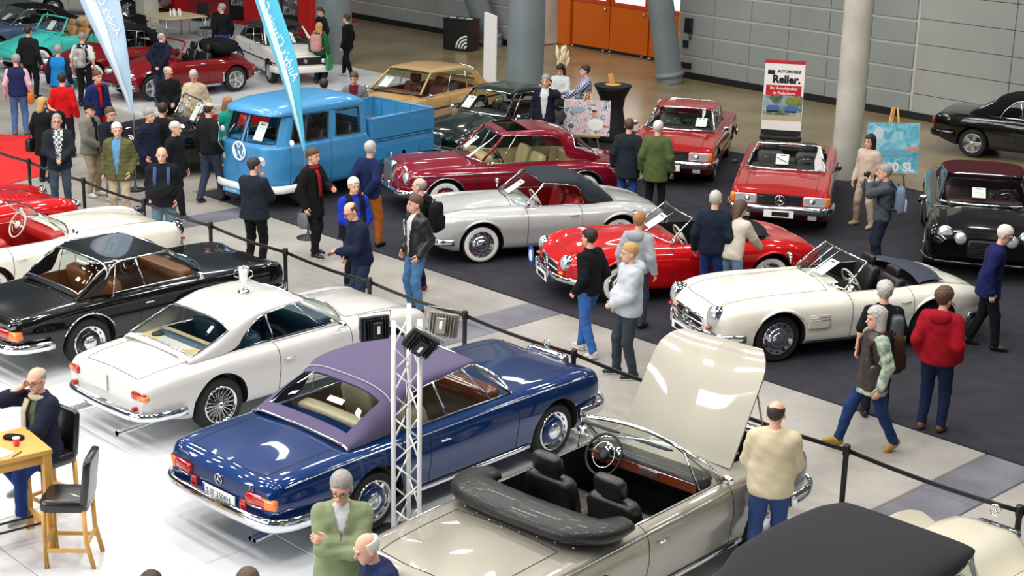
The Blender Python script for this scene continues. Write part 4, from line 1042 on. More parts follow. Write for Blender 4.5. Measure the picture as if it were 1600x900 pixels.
def sl_car(name, label, place, P, tub, kind, wheels, top=None, seatm=None, cap=None, topm=None, rim=None, plate_dark=True, flare=True):
    """two-seat sports roadsters of the fifties"""
    L = dict(nose=2.10, tail=-2.19, wb=2.4, cy=.76, sr=1.1, zv=-.022,
        w=[(-2.19, .36), (-2.12, .56), (-1.95, .71), (-1.5, .83), (-1, .865), (.8, .865), (1.5, .85), (1.85, .80), (2.02, .69), (2.10, .52)],
        zb=[(-2.19, .46), (-2.0, .32), (-1.7, .23), (1.6, .21), (1.95, .32), (2.10, .42)],
        zs=[(-2.19, .54), (-2.06, .68), (-1.75, .80), (-1.2, .875), (-.6, .865), (.3, .865), (1.2, .875), (1.7, .84), (1.95, .76), (2.10, .60)],
        zc=[(-2.19, .56), (-2.06, .70), (-1.6, .845), (-1.0, .925), (-.4, .93), (.5, .955), (1.2, .905), (1.75, .80), (2.0, .68), (2.10, .60)],
        regions=[('top', .62, 1.9, 'bonnet'), ('top', -2.05, -1.25, 'boot_lid'), ('doorl', -.52, .42), ('doorr', -.52, .42)],
        cockpit=(rounded(-1.0, .38, .66, .22), .30), handle=(-.38, .74))
    a = .42
    if kind == '300':
        a = .14; sc = 1.0
        L.update(nose=2.15, tail=-2.30, cockpit=(rounded(-1.25, .08, .66, .22), .30), handle=(-.72, .72))
        L['w'] = [(-2.30, .40), (-2.22, .60), (-2.0, .75), (-1.5, .875), (-1, .895), (.8, .895), (1.5, .88), (1.9, .82), (2.06, .70), (2.15, .54)]
        L['zb'] = [(-2.30, .46), (-2.1, .32), (-1.7, .23), (1.6, .21), (1.95, .32), (2.15, .42)]
        L['zs'] = [(-2.30, .56), (-2.15, .70), (-1.75, .82), (-1.2, .88), (-.6, .865), (.3, .865), (1.2, .875), (1.75, .84), (2.0, .76), (2.15, .60)]
        L['zc'] = [(-2.30, .58), (-2.15, .72), (-1.6, .86), (-1.15, .925), (-.4, .93), (.3, .955), (1.2, .90), (1.8, .79), (2.05, .68), (2.15, .60)]
        L['regions'] = [('top', .34, 1.95, 'bonnet'), ('top', -2.15, -1.5, 'boot_lid'), ('doorl', -.85, .12), ('doorr', -.85, .12)]
    root, sh, parts = base_car(name, label, place, L, P, tub, wheels)
    nx = L['nose']; tx = L['tail']
    windshield(root, [(a, .67, .905), (a+.20, 0, .95), (a-.38, .56, 1.24), (a-.30, 0, 1.265)], CHROME, .014)
    for sd in (1, -1):
        lamp(root, (nx-.035, sd*.60, .655), .10, rot('Y', -8) @ rot('Z', 8*sd), ov=(1, 1.35 if kind == '300' else 1.05), deep=.16)
        mesh('side_lamp', *sup((nx-.0, sd*.60, .50), (.08, .09, .05), .8), LENSO if kind != '300' else LENSR, root)
        mesh('tail_light', *sup((tx+.15, sd*.58, .60), (.10, .10, .16), .7), LENSR, root)
        if flare:
            for cx in (L['wb']/2, -L['wb']/2):
                R_ = wheels[0]+.055; an = np.radians(np.linspace(38, 142, 9)); pts = [(cx+(R_+.03)*math.cos(t), 0, wheels[0]+(R_+.03)*math.sin(t)) for t in an]
                mesh('wing_flare', *tube([(p[0], sd*(sh.y(p[0], min(p[2], float(sh.zs(p[0]))-.05))+.0), p[2]) for p in pts], [.008+.030*math.sin(math.pi*i/8) for i in range(9)], 8, flat=(1.5, .6)), P, root)
    # wide mouth with star
    gr = mesh('grille', *tube(catmull([(nx-.10, .50, .50), (nx-.02, .44, .58), (nx+.03, 0, .60), (nx-.02, -.44, .58), (nx-.10, -.50, .50), (nx-.02, -.40, .42), (nx+.02, 0, .40), (nx-.02, .40, .42)], 3)[:-1], .020, 7, closed=True), CHROME, root)
    mesh('grille_recess', *sup((nx-.02, 0, .50), (.07, .84, .15), .5, None, None, 18, 8), BLACK, gr)
    mesh('grille_bar', *tube([(nx+.02, -.46, .51), (nx+.045, 0, .51), (nx+.02, .46, .51)], .014, 6), CHROME, gr)
    star3((nx+.055, 0, .51), .085, (1, 0, 0), (0, 0, 1), .009).build('grille_star', CHROME, gr, True)
    bumper(root, [(nx-.42, .90, .40), (nx-.16, .80, .40), (nx+.02, .52, .40), (nx+.08, .2, .40), (nx+.09, 0, .40)], .055, .028, name='front_bumper')
    bumper(root, [(tx+.55, .88, .42), (tx+.15, .72, .42), (tx-.04, .40, .42), (tx-.07, 0, .42)], .055, .028, name='rear_bumper')
    for sd in (1, -1): mesh('bumper_guard', *sup((nx+.12, sd*.30, .43), (.05, .06, .20), .6), CHROME, root)
    pl = plate(root, (nx+.125, 0, .33), rot('Z', 0), .52, .11, None, PAPER)
    if plate_dark: mesh('plate_print', *box((.004, 0, 0), (.012, .34, .07)), M('plate_black', (20, 20, 20), .5), pl, False)
    s_x = a-.60
    for y in (.33, -.33): seat(root, s_x, y, .36, seatm, .50, False, .50, 16)
    dash(root, a-.10, .84, .60, P if kind != '300' else tub, .16); steering(root, a-.30, .33, .90, rim or cloth((232, 228, 214), 'leather'), .20)
    if top == 'soft':
        shl = Shell([(a-.32, 1.285, .57, 1.235), (a-.5, 1.31, .60, 1.225), (a-.9, 1.31, .63, 1.17), (a-1.02, 1.285, .635, 1.02), (a-1.10, 1.26, .64, .905), (a-1.35, 1.13, .63, .88), (a-1.58, .94, .57, .86)], .62, .60)
        roof(root, shl, topm, (a-1.50, a-1.18, .34), 'soft_top', trim=None)
        side_glass(root, sh, shl, a-1.02, a-.0, a-.96, a-.34, (), glass=False, zoff=.01)
    elif top == 'tonneau':
        x0 = L['cockpit'][0][5][0]; xr = min(p[0] for p in L['cockpit'][0])
        V, F = grid(lambda u, v: np.array((xr-.28+.42*u-.0+.10*u*(2*v-1)**2, (2*v-1)*.70*(0.82+.18*u), sh.z(xr-.28+.42*u, (2*v-1)*.5)+.035+.03*math.sin(math.pi*u))), 8, 15)
        mesh('tonneau_cover', V, F, topm, root)
        rim_ = [(xr-.30+.10*(abs(t))**2+.12*abs(t)**4, t*.60, sh.z(xr-.28, t*.5)+.035) for t in np.linspace(-1, 1, 15)]
        mesh('cover_edge', *tube(rim_, .045, 8, flat=(1, .7)), topm, root)
        bench_m = seatm
        mesh('rear_shelf', *sup((xr+.22, 0, .70), (.36, 1.15, .26), .4), seatm, root)
    for sd in (1, -1): mirror(root, a+.02, sd*.86, .98)
    return root, sh, a
def r107(label, place, top):
    P = paint('signal_red', (164, 8, 12), 0.0, .3)
    c = dict(nose=2.08, tail=-2.26, wb=2.46, cy=.87, sr=.55, zv=0.0,
        w=[(-2.26, .80), (-2.15, .86), (-1.8, .89), (0, .895), (1.8, .885), (1.98, .86), (2.08, .80)],
        zb=[(-2.26, .42), (-2.0, .30), (-1.7, .22), (1.7, .20), (1.95, .30), (2.08, .38)],
        zs=[(-2.26, .74), (-2.15, .82), (-1.5, .86), (0, .87), (1.3, .85), (1.9, .80), (2.08, .74)],
        zc=[(-2.26, .76), (-2.15, .84), (-1.4, .90), (0, .92), (.7, .915), (1.4, .875), (1.95, .80), (2.08, .75)],
        regions=[('top', .85, 1.98, 'bonnet'), ('top', -2.12, -1.35, 'boot_lid'), ('doorl', -.55, .75), ('doorr', -.55, .75)],
        cockpit=(rounded(-1.15, .66, .70, .15), .32), handle=(-.36, .70))
    seatm = cloth((92, 96, 80) if top else (30, 30, 32), 'leather')
    root, sh, parts = base_car('sports_car', label, place, c, P, seatm, (.32, .20, .74, 'alloy5', STEEL, False))
    windshield(root, [(.68, .72, .90), (.88, 0, .93), (.12, .58, 1.24), (.20, 0, 1.27)], CHROME, .022)
    for sd in (1, -1):
        o = mesh('headlight', *sup((2.07, sd*.60, .64), (.06, .40, .17), .25, None, rot('Z', 5*sd)), LENSW, root)
        mesh('indicator_lens', *sup((2.03, sd*.815, .64), (.13, .09, .165), .3, None, rot('Z', 18*sd)), LENSO, o)
        mesh('reflector_bowl', *lathe([(.07, 0), (.05, .02), (0, .024)], 16, 'x', (2.085, sd*.56, .64)), CHROME, o)
        mesh('fog_light', *sup((2.13, sd*.58, .36), (.05, .16, .08), .3), LENSW, root)
    g = mesh('grille', *box((2.075, 0, .64), (.05, .76, .19)), BLACK, root, False)
    for k in range(3): mesh('grille_slat', *box((2.105, 0, .585+k*.055), (.012, .74, .014)), CHROME, g, False)
    star3((2.12, 0, .64), .085, (1, 0, 0), (0, 0, 1), .010).build('grille_star', CHROME, g, True)
    bumper(root, [(1.62, .92, .48), (1.98, .90, .48), (2.14, .76, .48), (2.18, 0, .48)], .075, .04, name='front_bumper')
    bumper(root, [(-1.7, .92, .48), (-2.18, .90, .48), (-2.32, .74, .48), (-2.35, 0, .48)], .075, .04, name='rear_bumper')
    strip(root, sh, -2.1, 1.95, .50, .018, BLACK, name='rubbing_strip')
    pl = plate(root, (2.235, 0, .42), rot('Z', 0), .52, .12, None, PAPER)
    mesh('plate_print', *box((.004, 0.03, 0), (.012, .30, .08)), M('plate_black', (20, 20, 20), .5), pl, False)
    for sd in (1, -1): mirror(root, .58, sd*.94, .96, BLACK if not top else CHROME)
    for y in (.36, -.36): seat(root, -.20, y, .38, seatm, .52, True, .52)
    mesh('rear_shelf', *sup((-.92, 0, .66), (.36, 1.2, .30), .35), seatm, root)
    dash(root, .50, .86, .66, BLACK); steering(root, .26, .36, .92, BLACK)
    mesh('wiper', *tube([(.86, .25, .955), (.60, -.20, 1.10)], .007, 5), BLACK, root); mesh('wiper', *tube([(.86, -.25, .955), (.62, -.58, 1.05)], .007, 5), BLACK, root)
    if top:
        shl = Shell([(.16, 1.285, .60, 1.245), (-.1, 1.31, .635, 1.245), (-.55, 1.305, .65, 1.235), (-.75, 1.285, .66, 1.12), (-.88, 1.265, .67, .90), (-1.15, 1.05, .68, .87), (-1.30, .92, .68, .87)], .45, .45)
        roof(root, shl, P, (-1.22, -.90, .62), 'hardtop')
        side_glass(root, sh, shl, -.72, .68, -.70, .15, (.22,), zoff=.01, yoff=-.07)
    else:
        mesh('soft_top_lid', *sup((-1.20, 0, .90), (.36, 1.30, .05), .35), cloth((24, 24, 26)), root)
    return root, sh
def sedan(name, label, place, c, P, tub, seatm, wheels, ws, st, rearw, wins, lamps, grille, p=.55, q=.55, roofm=None, bump=(.47, .07), trimz=None, sun=None, wsf=CHROME, seats=2, pm=None, mirrors=True, dashm=None, bumpm=CHROME):
    """closed saloons and coupes"""
    root, sh, parts = base_car(name, label, place, c, P, tub, wheels); nx, tx = c['nose'], c['tail']
    windshield(root, ws, wsf, .020)
    shl = Shell(st, p, q); rf = roof(root, shl, roofm or P, rearw, 'roof', sun=sun)
    for wn in wins: side_glass(root, sh, shl, *wn[:4], wn[4], yoff=wn[5] if len(wn) > 5 else -.05, zoff=.008)
    for sd in (1, -1):   # A pillars close the gap between screen and roof
        mesh('front_pillar', *tube([np.array(ws[0])*np.array((1, sd, 1)), np.array(ws[2])*np.array((1, sd, 1))], .026, 7), P, root)
    for (x, y, z, r, ov, m, nm) in lamps:
        for sd in (1, -1):
            if nm == 'headlight': lamp(root, (x, sd*y, z), r, rot('Z', 4*sd), m, ov=ov)
            else: mesh(nm, *sup((x, sd*y, z), (.08, r*2*ov[0], r*2*ov[1]), .45), m, root)
    if grille:
        gx, gz, gw, gh, bars = grille; g = mesh('grille', *sup((gx, 0, gz), (.12, gw, gh), .25, None, None, 18, 8), CHROME if bars != 'k' else BLACK, root)
        gb = MB()
        if bars == 'v':
            for k in range(9): gb.box((gx+.062, -gw*.42+k*gw*.105, gz), (.012, .012, gh*.86))
        else:
            for k in range(7): gb.box((gx+.062, 0, gz-gh*.40+k*gh*.133), (.012, gw*.86, .012))
        gb.build('grille_bars', STEEL if bars == 'v' else BLACK, g)
    bz, bh = bump; W = float(sh.w(0))
    bumper(root, [(nx-.45, W+.02, bz), (nx-.12, W*.96, bz), (nx+.06, W*.76, bz), (nx+.11, W*.3, bz), (nx+.115, 0, bz)], bh, .034, bumpm, 'front_bumper')
    bumper(root, [(tx+.50, W+.02, bz), (tx+.12, W*.96, bz), (tx-.06, W*.76, bz), (tx-.10, W*.3, bz), (tx-.105, 0, bz)], bh, .034, bumpm, 'rear_bumper')
    if trimz: strip(root, sh, tx+.2, nx-.2, trimz, .009)
    xA = ws[0][0]; cx0 = min(q_[0] for q_ in c['cockpit'][0])
    for y in (.36, -.36): seat(root, xA-.85, y, .38, seatm, .52, True if seats > 2 else False, .55)
    if seats > 1 and cx0+.40 < xA-1.45: bench(root, cx0+.40, .40, seatm, 1.2, .44)
    dash(root, xA-.15, float(sh.zc(xA))-.07, .62, dashm or tub); steering(root, xA-.42, .36, float(sh.zc(xA))-.01, BLACK)
    if mirrors:
        for sd in (1, -1): mirror(root, xA-.12, sd*(W+.04), float(sh.zs(xA))+.07)
    return root, sh, shl
def curves(nose, tail, W, zs, zc, zb=.22, tailw=.85, nosew=.85, r=.12):
    return dict(nose=nose, tail=tail, w=[(tail, W*tailw), (tail+r*.6, W*.94), (tail+.5, W*.985), (0, W), (nose-.5, W*.985), (nose-r*.6, W*.94), (nose, W*nosew)],
        zb=[(tail, zb+.20), (tail+.25, zb+.10), (tail+.7, zb), (nose-.6, zb), (nose-.15, zb+.12), (nose, zb+.20)], zs=zs, zc=zc)
def build_cars():
    car_w111_silver(); car_w111_blue()
    # ---- fifties roadsters
    redl = cloth((186, 24, 26), 'leather'); blk = cloth((28, 27, 28), 'leather')
    WH = paint('ivory_white', (232, 228, 214), 0, .3); SIL = paint('silver_grey', (188, 190, 190), .3, .3); RED = paint('bright_red', (188, 6, 10), 0, .3)
    r, sh, a = sl_car('roadster_car', 'ivory white roadster with black cabin, chrome side vents and slate-grey top cover', (4.47, 21.33, 199.6), WH, cloth((24, 24, 26)), '300', (.335, .18, .735, 'cap', CHROME, False), 'tonneau', blk, topm=cloth((70, 76, 90)))
    for sd in (1, -1):
        v = mesh('side_vent', *sup((.62, sd*(sh.y(.62, .55)-.012), .55), (.34, .04, .20), .25), M('vent_ivory', (206, 202, 190), .5), r)  # vent panel in plain off-white, a little darker than the body paint
        for k in range(4): mesh('vent_fin', *tube([(.46, sd*(sh.y(.46, .49+k*.04)+.004), .49+k*.04), (.78, sd*(sh.y(.78, .49+k*.04)+.004), .49+k*.04)], .006, 5), CHROME, v)
    strip(r, sh, -.75, .80, .265, .008, BLACK)
    for y in (.33, -.33): mesh('headrest', *sup((a-.98, y, 1.0), (.09, .30, .16), .4), blk, r)
    sheet(r, .08, 'white price sheet in the windscreen of the ivory roadster', .22, .32)
    r, sh, a = sl_car('roadster_car', 'bright red roadster with open black cabin and a blue rally disc on its bumper', (2.59, 23.66, 195.5), RED, cloth((24, 24, 26)), '190', (.32, .17, .72, 'cap', CHROME, True), 'tonneau', blk, topm=cloth((34, 34, 38)), cap=RED)
    for y in (.33, -.33): mesh('headrest', *sup((a-.96, y, 1.02), (.09, .30, .18), .4), cloth((48, 46, 48), 'leather'), r)
    d = mesh('rally_disc', *lathe([(.15, -.006), (.15, .006)], 24, 'x', (2.23, -.58, .46)), M('rally_blue', (40, 80, 170), .4), r, False)
    mesh('rally_emblem', *lathe([(.09, .0065), (.09, .010)], 20, 'x', (2.23, -.58, .46)), PAPER, d, False)
    sheet(r, -.10, 'white price sheet in the windscreen of the red roadster', .22, .34)
    r, sh, a = sl_car('roadster_car', 'silver roadster with charcoal soft top, red leather seats and whitewall tyres', (.38, 25.83, 198), SIL, redl, '190', (.32, .17, .72, 'cap', CHROME, True), 'soft', redl, topm=cloth((50, 58, 66)))
    sheet(r, -.05, 'white price sheet in the windscreen of the silver roadster', .22, .34)
    r, sh, a = sl_car('roadster_car', 'cream white open roadster with red interior and white steering wheel at the left edge', (-7.2, 23.0, 44), WH, redl, '300', (.32, .17, .72, 'cap', WH, True), None, redl, plate_dark=False, flare=False)
    mesh('script_badge', *tube([(-.12+.024*k, -sh.y(-.12+.024*k, .70)-.006, .70+.014*math.sin(k*2.1)) for k in range(15)], .004, 5), STEEL, r)
    r, sh, a = sl_car('roadster_car', 'red vintage roadster with bonnet louvres, cut by the left frame edge', (-9.15, 24.4, 44), RED, redl, '190', (.32, .17, .72, 'cap', RED, False), None, redl, plate_dark=False, flare=False)
    for k in range(7): mesh('bonnet_louvre', *sup((.9+k*.09, -.30, sh.z(.9+k*.09, .30)+.004), (.03, .24, .012), .6, None, None, 8, 4), RED, r)
    # ---- seventies roadsters
    r, sh = r107('red open two-seat convertible with black rectangular grille and large chrome star', (5.13, 29.0, 257.5), False)
    sheet(r, -.08, 'white price sheet in the windscreen of the open red convertible', .23, .30)
    r, sh = r107('red two-seater with red hardtop and grey-green seats, facing the olive jacket man', (3.54, 32.6, 256), True)
    sheet(r, .42, 'white price sheet in the windscreen of the red hardtop car', .22, .28)
    # ---- burgundy coupe
    BUR = paint('burgundy', (124, 10, 34), .2, .3); cr = cloth((206, 188, 138), 'leather')
    c = curves(2.15, -2.52, .885, [(-2.52, .62), (-2.35, .76), (-1.9, .84), (-1, .90), (.7, .90), (1.5, .90), (1.95, .87), (2.08, .80), (2.15, .68)],
        [(-2.52, .64), (-2.35, .78), (-1.7, .92), (-1.1, .97), (.6, 1.0), (1.2, .99), (1.8, .96), (2.05, .90), (2.15, .78)], .24, .62, .72, .3)
    c.update(wb=2.70, cy=.80, sr=1.0, zv=[(-2.52, 0), (.6, 0), (1.2, -.045), (2.15, -.06)], regions=[('top', .82, 2.02, 'bonnet'), ('top', -2.4, -1.6, 'boot_lid'), ('doorl', -.50, .74), ('doorr', -.50, .74)], cockpit=(rounded(-1.35, .60, .68, .2), .34), handle=(-.36, .78))
    r, sh, shl = sedan('coupe_car', 'burgundy vintage coupe with open sunroof, cream seats and upright chrome grille', (-.25, 28.91, 199.6), c, BUR, cr, cr, (.335, .18, .74, 'cap', BUR, True),
        [(.62, .70, .97), (.84, 0, 1.01), (.16, .57, 1.40), (.26, 0, 1.43)], [(.22, 1.45, .585, 1.41), (-.1, 1.49, .63, 1.41), (-.6, 1.50, .65, 1.39), (-.92, 1.475, .665, 1.31), (-1.02, 1.455, .67, 1.0), (-1.14, 1.42, .68, .93), (-1.4, 1.27, .69, .91), (-1.6, 1.08, .68, .90), (-1.74, .97, .64, .89)],
        (-1.64, -1.20, .84), [(-.88, .62, -.84, .18, (.76,), -.06)], [(2.06, .66, .70, .115, (1, 1.05), LENSW, 'headlight'), (-2.42, .64, .66, .07, (.8, 1.4), LENSR, 'tail_light'), (2.12, .56, .50, .04, (1, 1), LENSO, 'indicator_lens')],
        (2.14, .70, .52, .52, 'v'), .62, .60, trimz=lambda x: .78, sun=(-.30, .06, .52))
    for sd in (1, -1):
        R_ = .40
        for cx in (1.35, -1.35): mesh('arch_trim', *tube([(cx+R_*math.cos(t), sd*(sh.y(cx+R_*math.cos(t), .335+R_*math.sin(t))+.004), .335+R_*math.sin(t)) for t in np.radians(np.linspace(20, 160, 13))], .012, 6), CHROME, r)
        mesh('bumper_horn', *sup((2.26, sd*.30, .52), (.06, .07, .22), .6), CHROME, r)
    star3((2.14, 0, 1.03), .05, (1, 0, 0), (0, 0, 1), .005).build('bonnet_star', CHROME, r, True)
    sheet(r, -.18, 'white price sheet in the windscreen of the burgundy coupe', .20, .32)
    # ---- white grand tourer
    GT = paint('pearl_white', (212, 210, 206), .15, .3); blu = cloth((38, 72, 98), 'leather')
    c = curves(2.12, -2.30, .86, [(-2.30, .74), (-2.22, .80), (-1.7, .86), (-1.1, .885), (.6, .88), (1.5, .86), (1.95, .80), (2.12, .70)],
        [(-2.30, .76), (-2.22, .82), (-1.6, .91), (-1.1, .94), (.6, .96), (1.3, .92), (1.9, .82), (2.12, .72)], .24, .88, .80, .15)
    c.update(wb=2.56, cy=.82, sr=.9, zv=-.01, regions=[('top', .85, 2.0, 'bonnet'), ('top', -2.2, -1.45, 'boot_lid'), ('doorl', -.42, .72), ('doorr', -.42, .72)], cockpit=(rounded(-1.30, .62, .66, .2), .33), handle=(-.28, .70))
    r, sh, shl = sedan('coupe_car', 'pearl white grand touring coupe with wire wheels, silver cup on its roof', (-3.10, 18.74, 46.8), c, GT, blu, blu, (.335, .19, .72, 'wire', GT, False),
        [(.64, .70, .935), (.92, 0, .965), (.12, .56, 1.25), (.22, 0, 1.275)], [(.18, 1.29, .57, 1.25), (-.1, 1.325, .61, 1.255), (-.5, 1.325, .63, 1.225), (-.80, 1.30, .65, 1.05), (-.92, 1.275, .665, .93), (-1.2, 1.14, .69, .89), (-1.45, 1.01, .69, .885), (-1.60, .94, .67, .88)],
        (-1.54, -1.0, .70), [(-.78, .66, -.72, .15, (.30, .82), -.07)], [(2.0, .60, .66, .10, (1, 1), LENSW, 'headlight'), (-2.33, .62, .50, .028, (1, 1), LENSR, 'rear_reflector')], (2.1, .52, .80, .18, 'h'), .6, .55, bump=(.42, .055))
    for sd in (1, -1):
        o = mesh('tail_light', *sup((-2.27, sd*.66, .66), (.10, .24, .10), .4, None, rot('Z', -10*sd)), LENSR, r); mesh('indicator_lens', *sup((-2.26, sd*.72, .645), (.12, .16, .07), .5, None, rot('Z', -16*sd)), LENSO, o)
        mesh('exhaust_pipe', *tube([(-2.0, sd*.50, .24), (-2.50, sd*.50, .22)], .035, 12, cap=False), CHROME, r)
    mesh('parcel_shelf', *box((-1.28, 0, .90), (.50, 1.16, .03)), cloth((222, 200, 150)), r, False); mesh('shelf_speaker', *lathe([(.08, 0), (.07, .02), (0, .02)], 16, 'z', (-1.30, .40, .915)), BLACK, r)
    plate(r, (-2.315, .12, .66), rot('Z', 180), .34, .20, None, GT)
    # silver cup on the roof
    zt = float(shl.zt(-.30)); cup = empty('trophy_cup', r.matrix_basis @ Vector((-.30, 0, zt+.002))); SV = M('silverware', (216, 218, 220), .12, 1.0, 0, .04, 20)
    mesh('cup_base', *lathe([(.075, 0), (.075, .02), (.05, .04), (.02, .08)], 20), SV, cup); mesh('cup_bowl', *lathe([(.016, .08), (.022, .12), (.05, .17), (.062, .25), (.075, .32), (.078, .325), (.07, .32), (.055, .25), (0, .18)], 20, close=False), SV, cup)
    for sd in (1, -1): mesh('cup_handle', *tube([(sd*.058, 0, .19), (sd*.11, 0, .21), (sd*.115, 0, .27), (sd*.072, 0, .29)], .007, 6), SV, cup)
    tag(cup, 'silver trophy cup standing on the white coupe roof', 'trophy')
    # ---- black pagoda coupe
    BLK = paint('black', (7, 6, 6), .0, .25); brn = cloth((140, 84, 40), 'leather')
    c = curves(2.02, -2.24, .875, [(-2.24, .74), (-2.15, .81), (-1.6, .85), (-1, .875), (.6, .875), (1.5, .86), (1.9, .82), (2.02, .74)],
        [(-2.24, .74), (-2.15, .82), (-1.5, .895), (-1.0, .92), (.6, .94), (1.2, .905), (1.85, .83), (2.02, .75)], .24, .86, .82, .14)
    c.update(wb=2.4, cy=.86, sr=.6, zv=0, regions=[('top', .80, 1.92, 'bonnet'), ('top', -2.12, -1.3, 'boot_lid'), ('doorl', -.45, .62), ('doorr', -.45, .62)], cockpit=(rounded(-1.15, .58, .68, .18), .32), handle=(-.30, .72))
    r, sh, shl = sedan('coupe_car', 'black two-door coupe with chrome-edged hardtop and tan leather seats', (-5.24, 20.82, 45.6), c, BLK, brn, brn, (.33, .185, .745, 'cap', BLK, False),
        [(.60, .72, .925), (.84, 0, .95), (.14, .58, 1.27), (.22, 0, 1.285)], [(.20, 1.30, .60, 1.27), (-.2, 1.295, .645, 1.285), (-.60, 1.30, .66, 1.28), (-.72, 1.29, .665, 1.20), (-.86, 1.275, .68, .93), (-1.1, 1.08, .70, .885), (-1.28, .935, .70, .88)],
        (-1.23, -.80, .74), [(-.74, .64, -.66, .18, (.36,), -.06)], [(1.95, .68, .64, .105, (.85, 1.45), LENSW, 'headlight')], (2.02, .56, .86, .20, 'h'), .36, .40, bump=(.44, .065), seats=1)
    mb_tail(r, sh, -2.20, .62, .62, .12, .30); strip(r, sh, -.85, .85, .275, .018, name='sill_trim')
    for sd in (1, -1):
        mesh('roof_trim', *tube([shl.pt(x, sd*.93, .006) for x in np.linspace(-.84, .18, 12)], .012, 6), CHROME, r)
        for cx in (1.2, -1.2): mesh('arch_trim', *tube([(cx+.40*math.cos(t), sd*(sh.y(cx+.40*math.cos(t), .33+.40*math.sin(t))+.004), .33+.40*math.sin(t)) for t in np.radians(np.linspace(25, 155, 13))], .011, 6), CHROME, r)
    mesh('roof_trim', *tube([shl.pt(-.80, v, .006) for v in np.linspace(-.9, .9, 19)], .012, 6), CHROME, r)
    tailpipe(r, -2.25, .45, .26, .025, 1)
    # ---- sand saloon
    TAN = paint('sand_yellow', (196, 158, 98), 0, .35); cog = cloth((122, 54, 28), 'leather')
    c = curves(2.20, -2.45, .885, [(-2.45, .78), (-2.35, .84), (-1.5, .87), (0, .885), (1.4, .87), (2.0, .84), (2.20, .76)], [(-2.45, .80), (-2.35, .87), (-1.6, .94), (-1.2, .96), (.8, .97), (1.5, .93), (2.1, .86), (2.20, .79)], .24, .86, .85, .12)
    c.update(wb=2.75, cy=.87, sr=.5, zv=0, regions=[('top', 1.0, 2.1, 'bonnet'), ('top', -2.3, -1.75, 'boot_lid'), ('doorl', -.12, .92), ('doorr', -.12, .92), ('doorl', -1.05, -.12), ('doorr', -1.05, -.12)], cockpit=(rounded(-1.45, .78, .70, .15), .34), handle=(-.02, .74))
    r, sh, shl = sedan('saloon_car', 'sand yellow four-door saloon with cognac seats and black side strip', (-2.32, 36.05, 236.6), c, TAN, cog, cog, (.325, .185, .74, 'cap', TAN, False),
        [(.80, .72, .955), (.98, 0, .98), (.22, .575, 1.37), (.30, 0, 1.39)], [(.26, 1.41, .60, 1.375), (0, 1.435, .645, 1.375), (-.6, 1.44, .665, 1.365), (-1.05, 1.42, .67, 1.32), (-1.32, 1.385, .675, 1.14), (-1.50, 1.30, .69, .93), (-1.75, 1.06, .70, .91), (-1.88, .955, .69, .90)],
        (-1.80, -1.40, .68), [(-1.35, .80, -1.18, .24, (.14, .50), -.07)], [(2.16, .64, .66, .12, (.85, 1.4), LENSW, 'headlight'), (-2.46, .64, .66, .07, (1.8, 1.0), LENSR, 'tail_light')], (2.2, .68, .56, .36, 'h'), .45, .45, trimz=None, bump=(.47, .07), seats=3, wsf=BLACK)
    strip(r, sh, -2.2, 2.0, .62, .016, BLACK, name='rubbing_strip')
    sheet(r, -.38, 'white price sheet in the windscreen of the sand saloon', .24, .34)
    # ---- dark green saloon
    GRN = paint('racing_green', (8, 30, 22), .1, .25); dk = cloth((40, 38, 34), 'leather')
    c = curves(2.12, -2.38, .855, [(-2.38, .60), (-2.2, .76), (-1.6, .86), (-.8, .90), (.8, .90), (1.5, .86), (1.9, .80), (2.12, .66)], [(-2.38, .62), (-2.2, .80), (-1.5, .95), (-1, .98), (.6, 1.0), (1.2, .95), (1.8, .84), (2.12, .68)], .23, .6, .66, .35)
    c.update(wb=2.73, cy=.78, sr=1.1, zv=[(-2.38, 0), (.7, 0), (1.5, -.03), (2.12, -.03)], regions=[('top', .82, 1.95, 'bonnet'), ('top', -2.2, -1.6, 'boot_lid'), ('doorl', -.40, .72), ('doorr', -.40, .72)], cockpit=(rounded(-1.4, .60, .66, .2), .34), handle=(-.25, .76))
    r, sh, shl = sedan('saloon_car', 'dark green vintage saloon with chrome window frames behind the burgundy coupe', (-.38, 33.44, 233.5), c, GRN, dk, dk, (.325, .17, .70, 'wire', GRN, False),
        [(.60, .67, .96), (.82, 0, 1.0), (.16, .54, 1.36), (.26, 0, 1.385)], [(.22, 1.405, .56, 1.37), (-.1, 1.45, .60, 1.37), (-.6, 1.455, .62, 1.345), (-1.0, 1.41, .64, 1.20), (-1.2, 1.36, .65, .95), (-1.5, 1.18, .66, .90), (-1.75, 1.0, .64, .88)],
        (-1.64, -1.25, .58), [(-1.0, .62, -.92, .18, (.42, .80), -.05)], [(1.98, .56, .64, .095, (1, 1), LENSW, 'headlight'), (-2.3, .58, .60, .06, (.8, 1.5), LENSR, 'tail_light'), (2.06, .34, .46, .05, (1, 1), LENSW, 'fog_light')], (2.08, .56, .34, .40, 'v'), .6, .58, bump=(.42, .05))
    sheet(r, -.42, 'white price sheet in the windscreen of the dark green saloon', .22, .34)
    # ---- modern black convertible with burgundy roof
    c = curves(2.22, -2.45, .955, [(-2.45, .78), (-2.3, .88), (-1.5, .95), (-.6, .93), (.8, .92), (1.4, .88), (1.9, .80), (2.22, .66)], [(-2.45, .80), (-2.3, .92), (-1.5, .99), (0, 1.0), (.9, 1.0), (1.5, .93), (2.0, .82), (2.22, .70)], .18, .80, .72, .35)
    c.update(wb=2.75, cy=.82, sr=1.1, zv=-.01, regions=[('top', 1.05, 2.1, 'bonnet'), ('top', -2.3, -1.6, 'boot_lid'), ('doorl', -.45, .90), ('doorr', -.45, .90)], cockpit=(rounded(-1.35, .86, .72, .2), .34), handle=(-.28, .78))
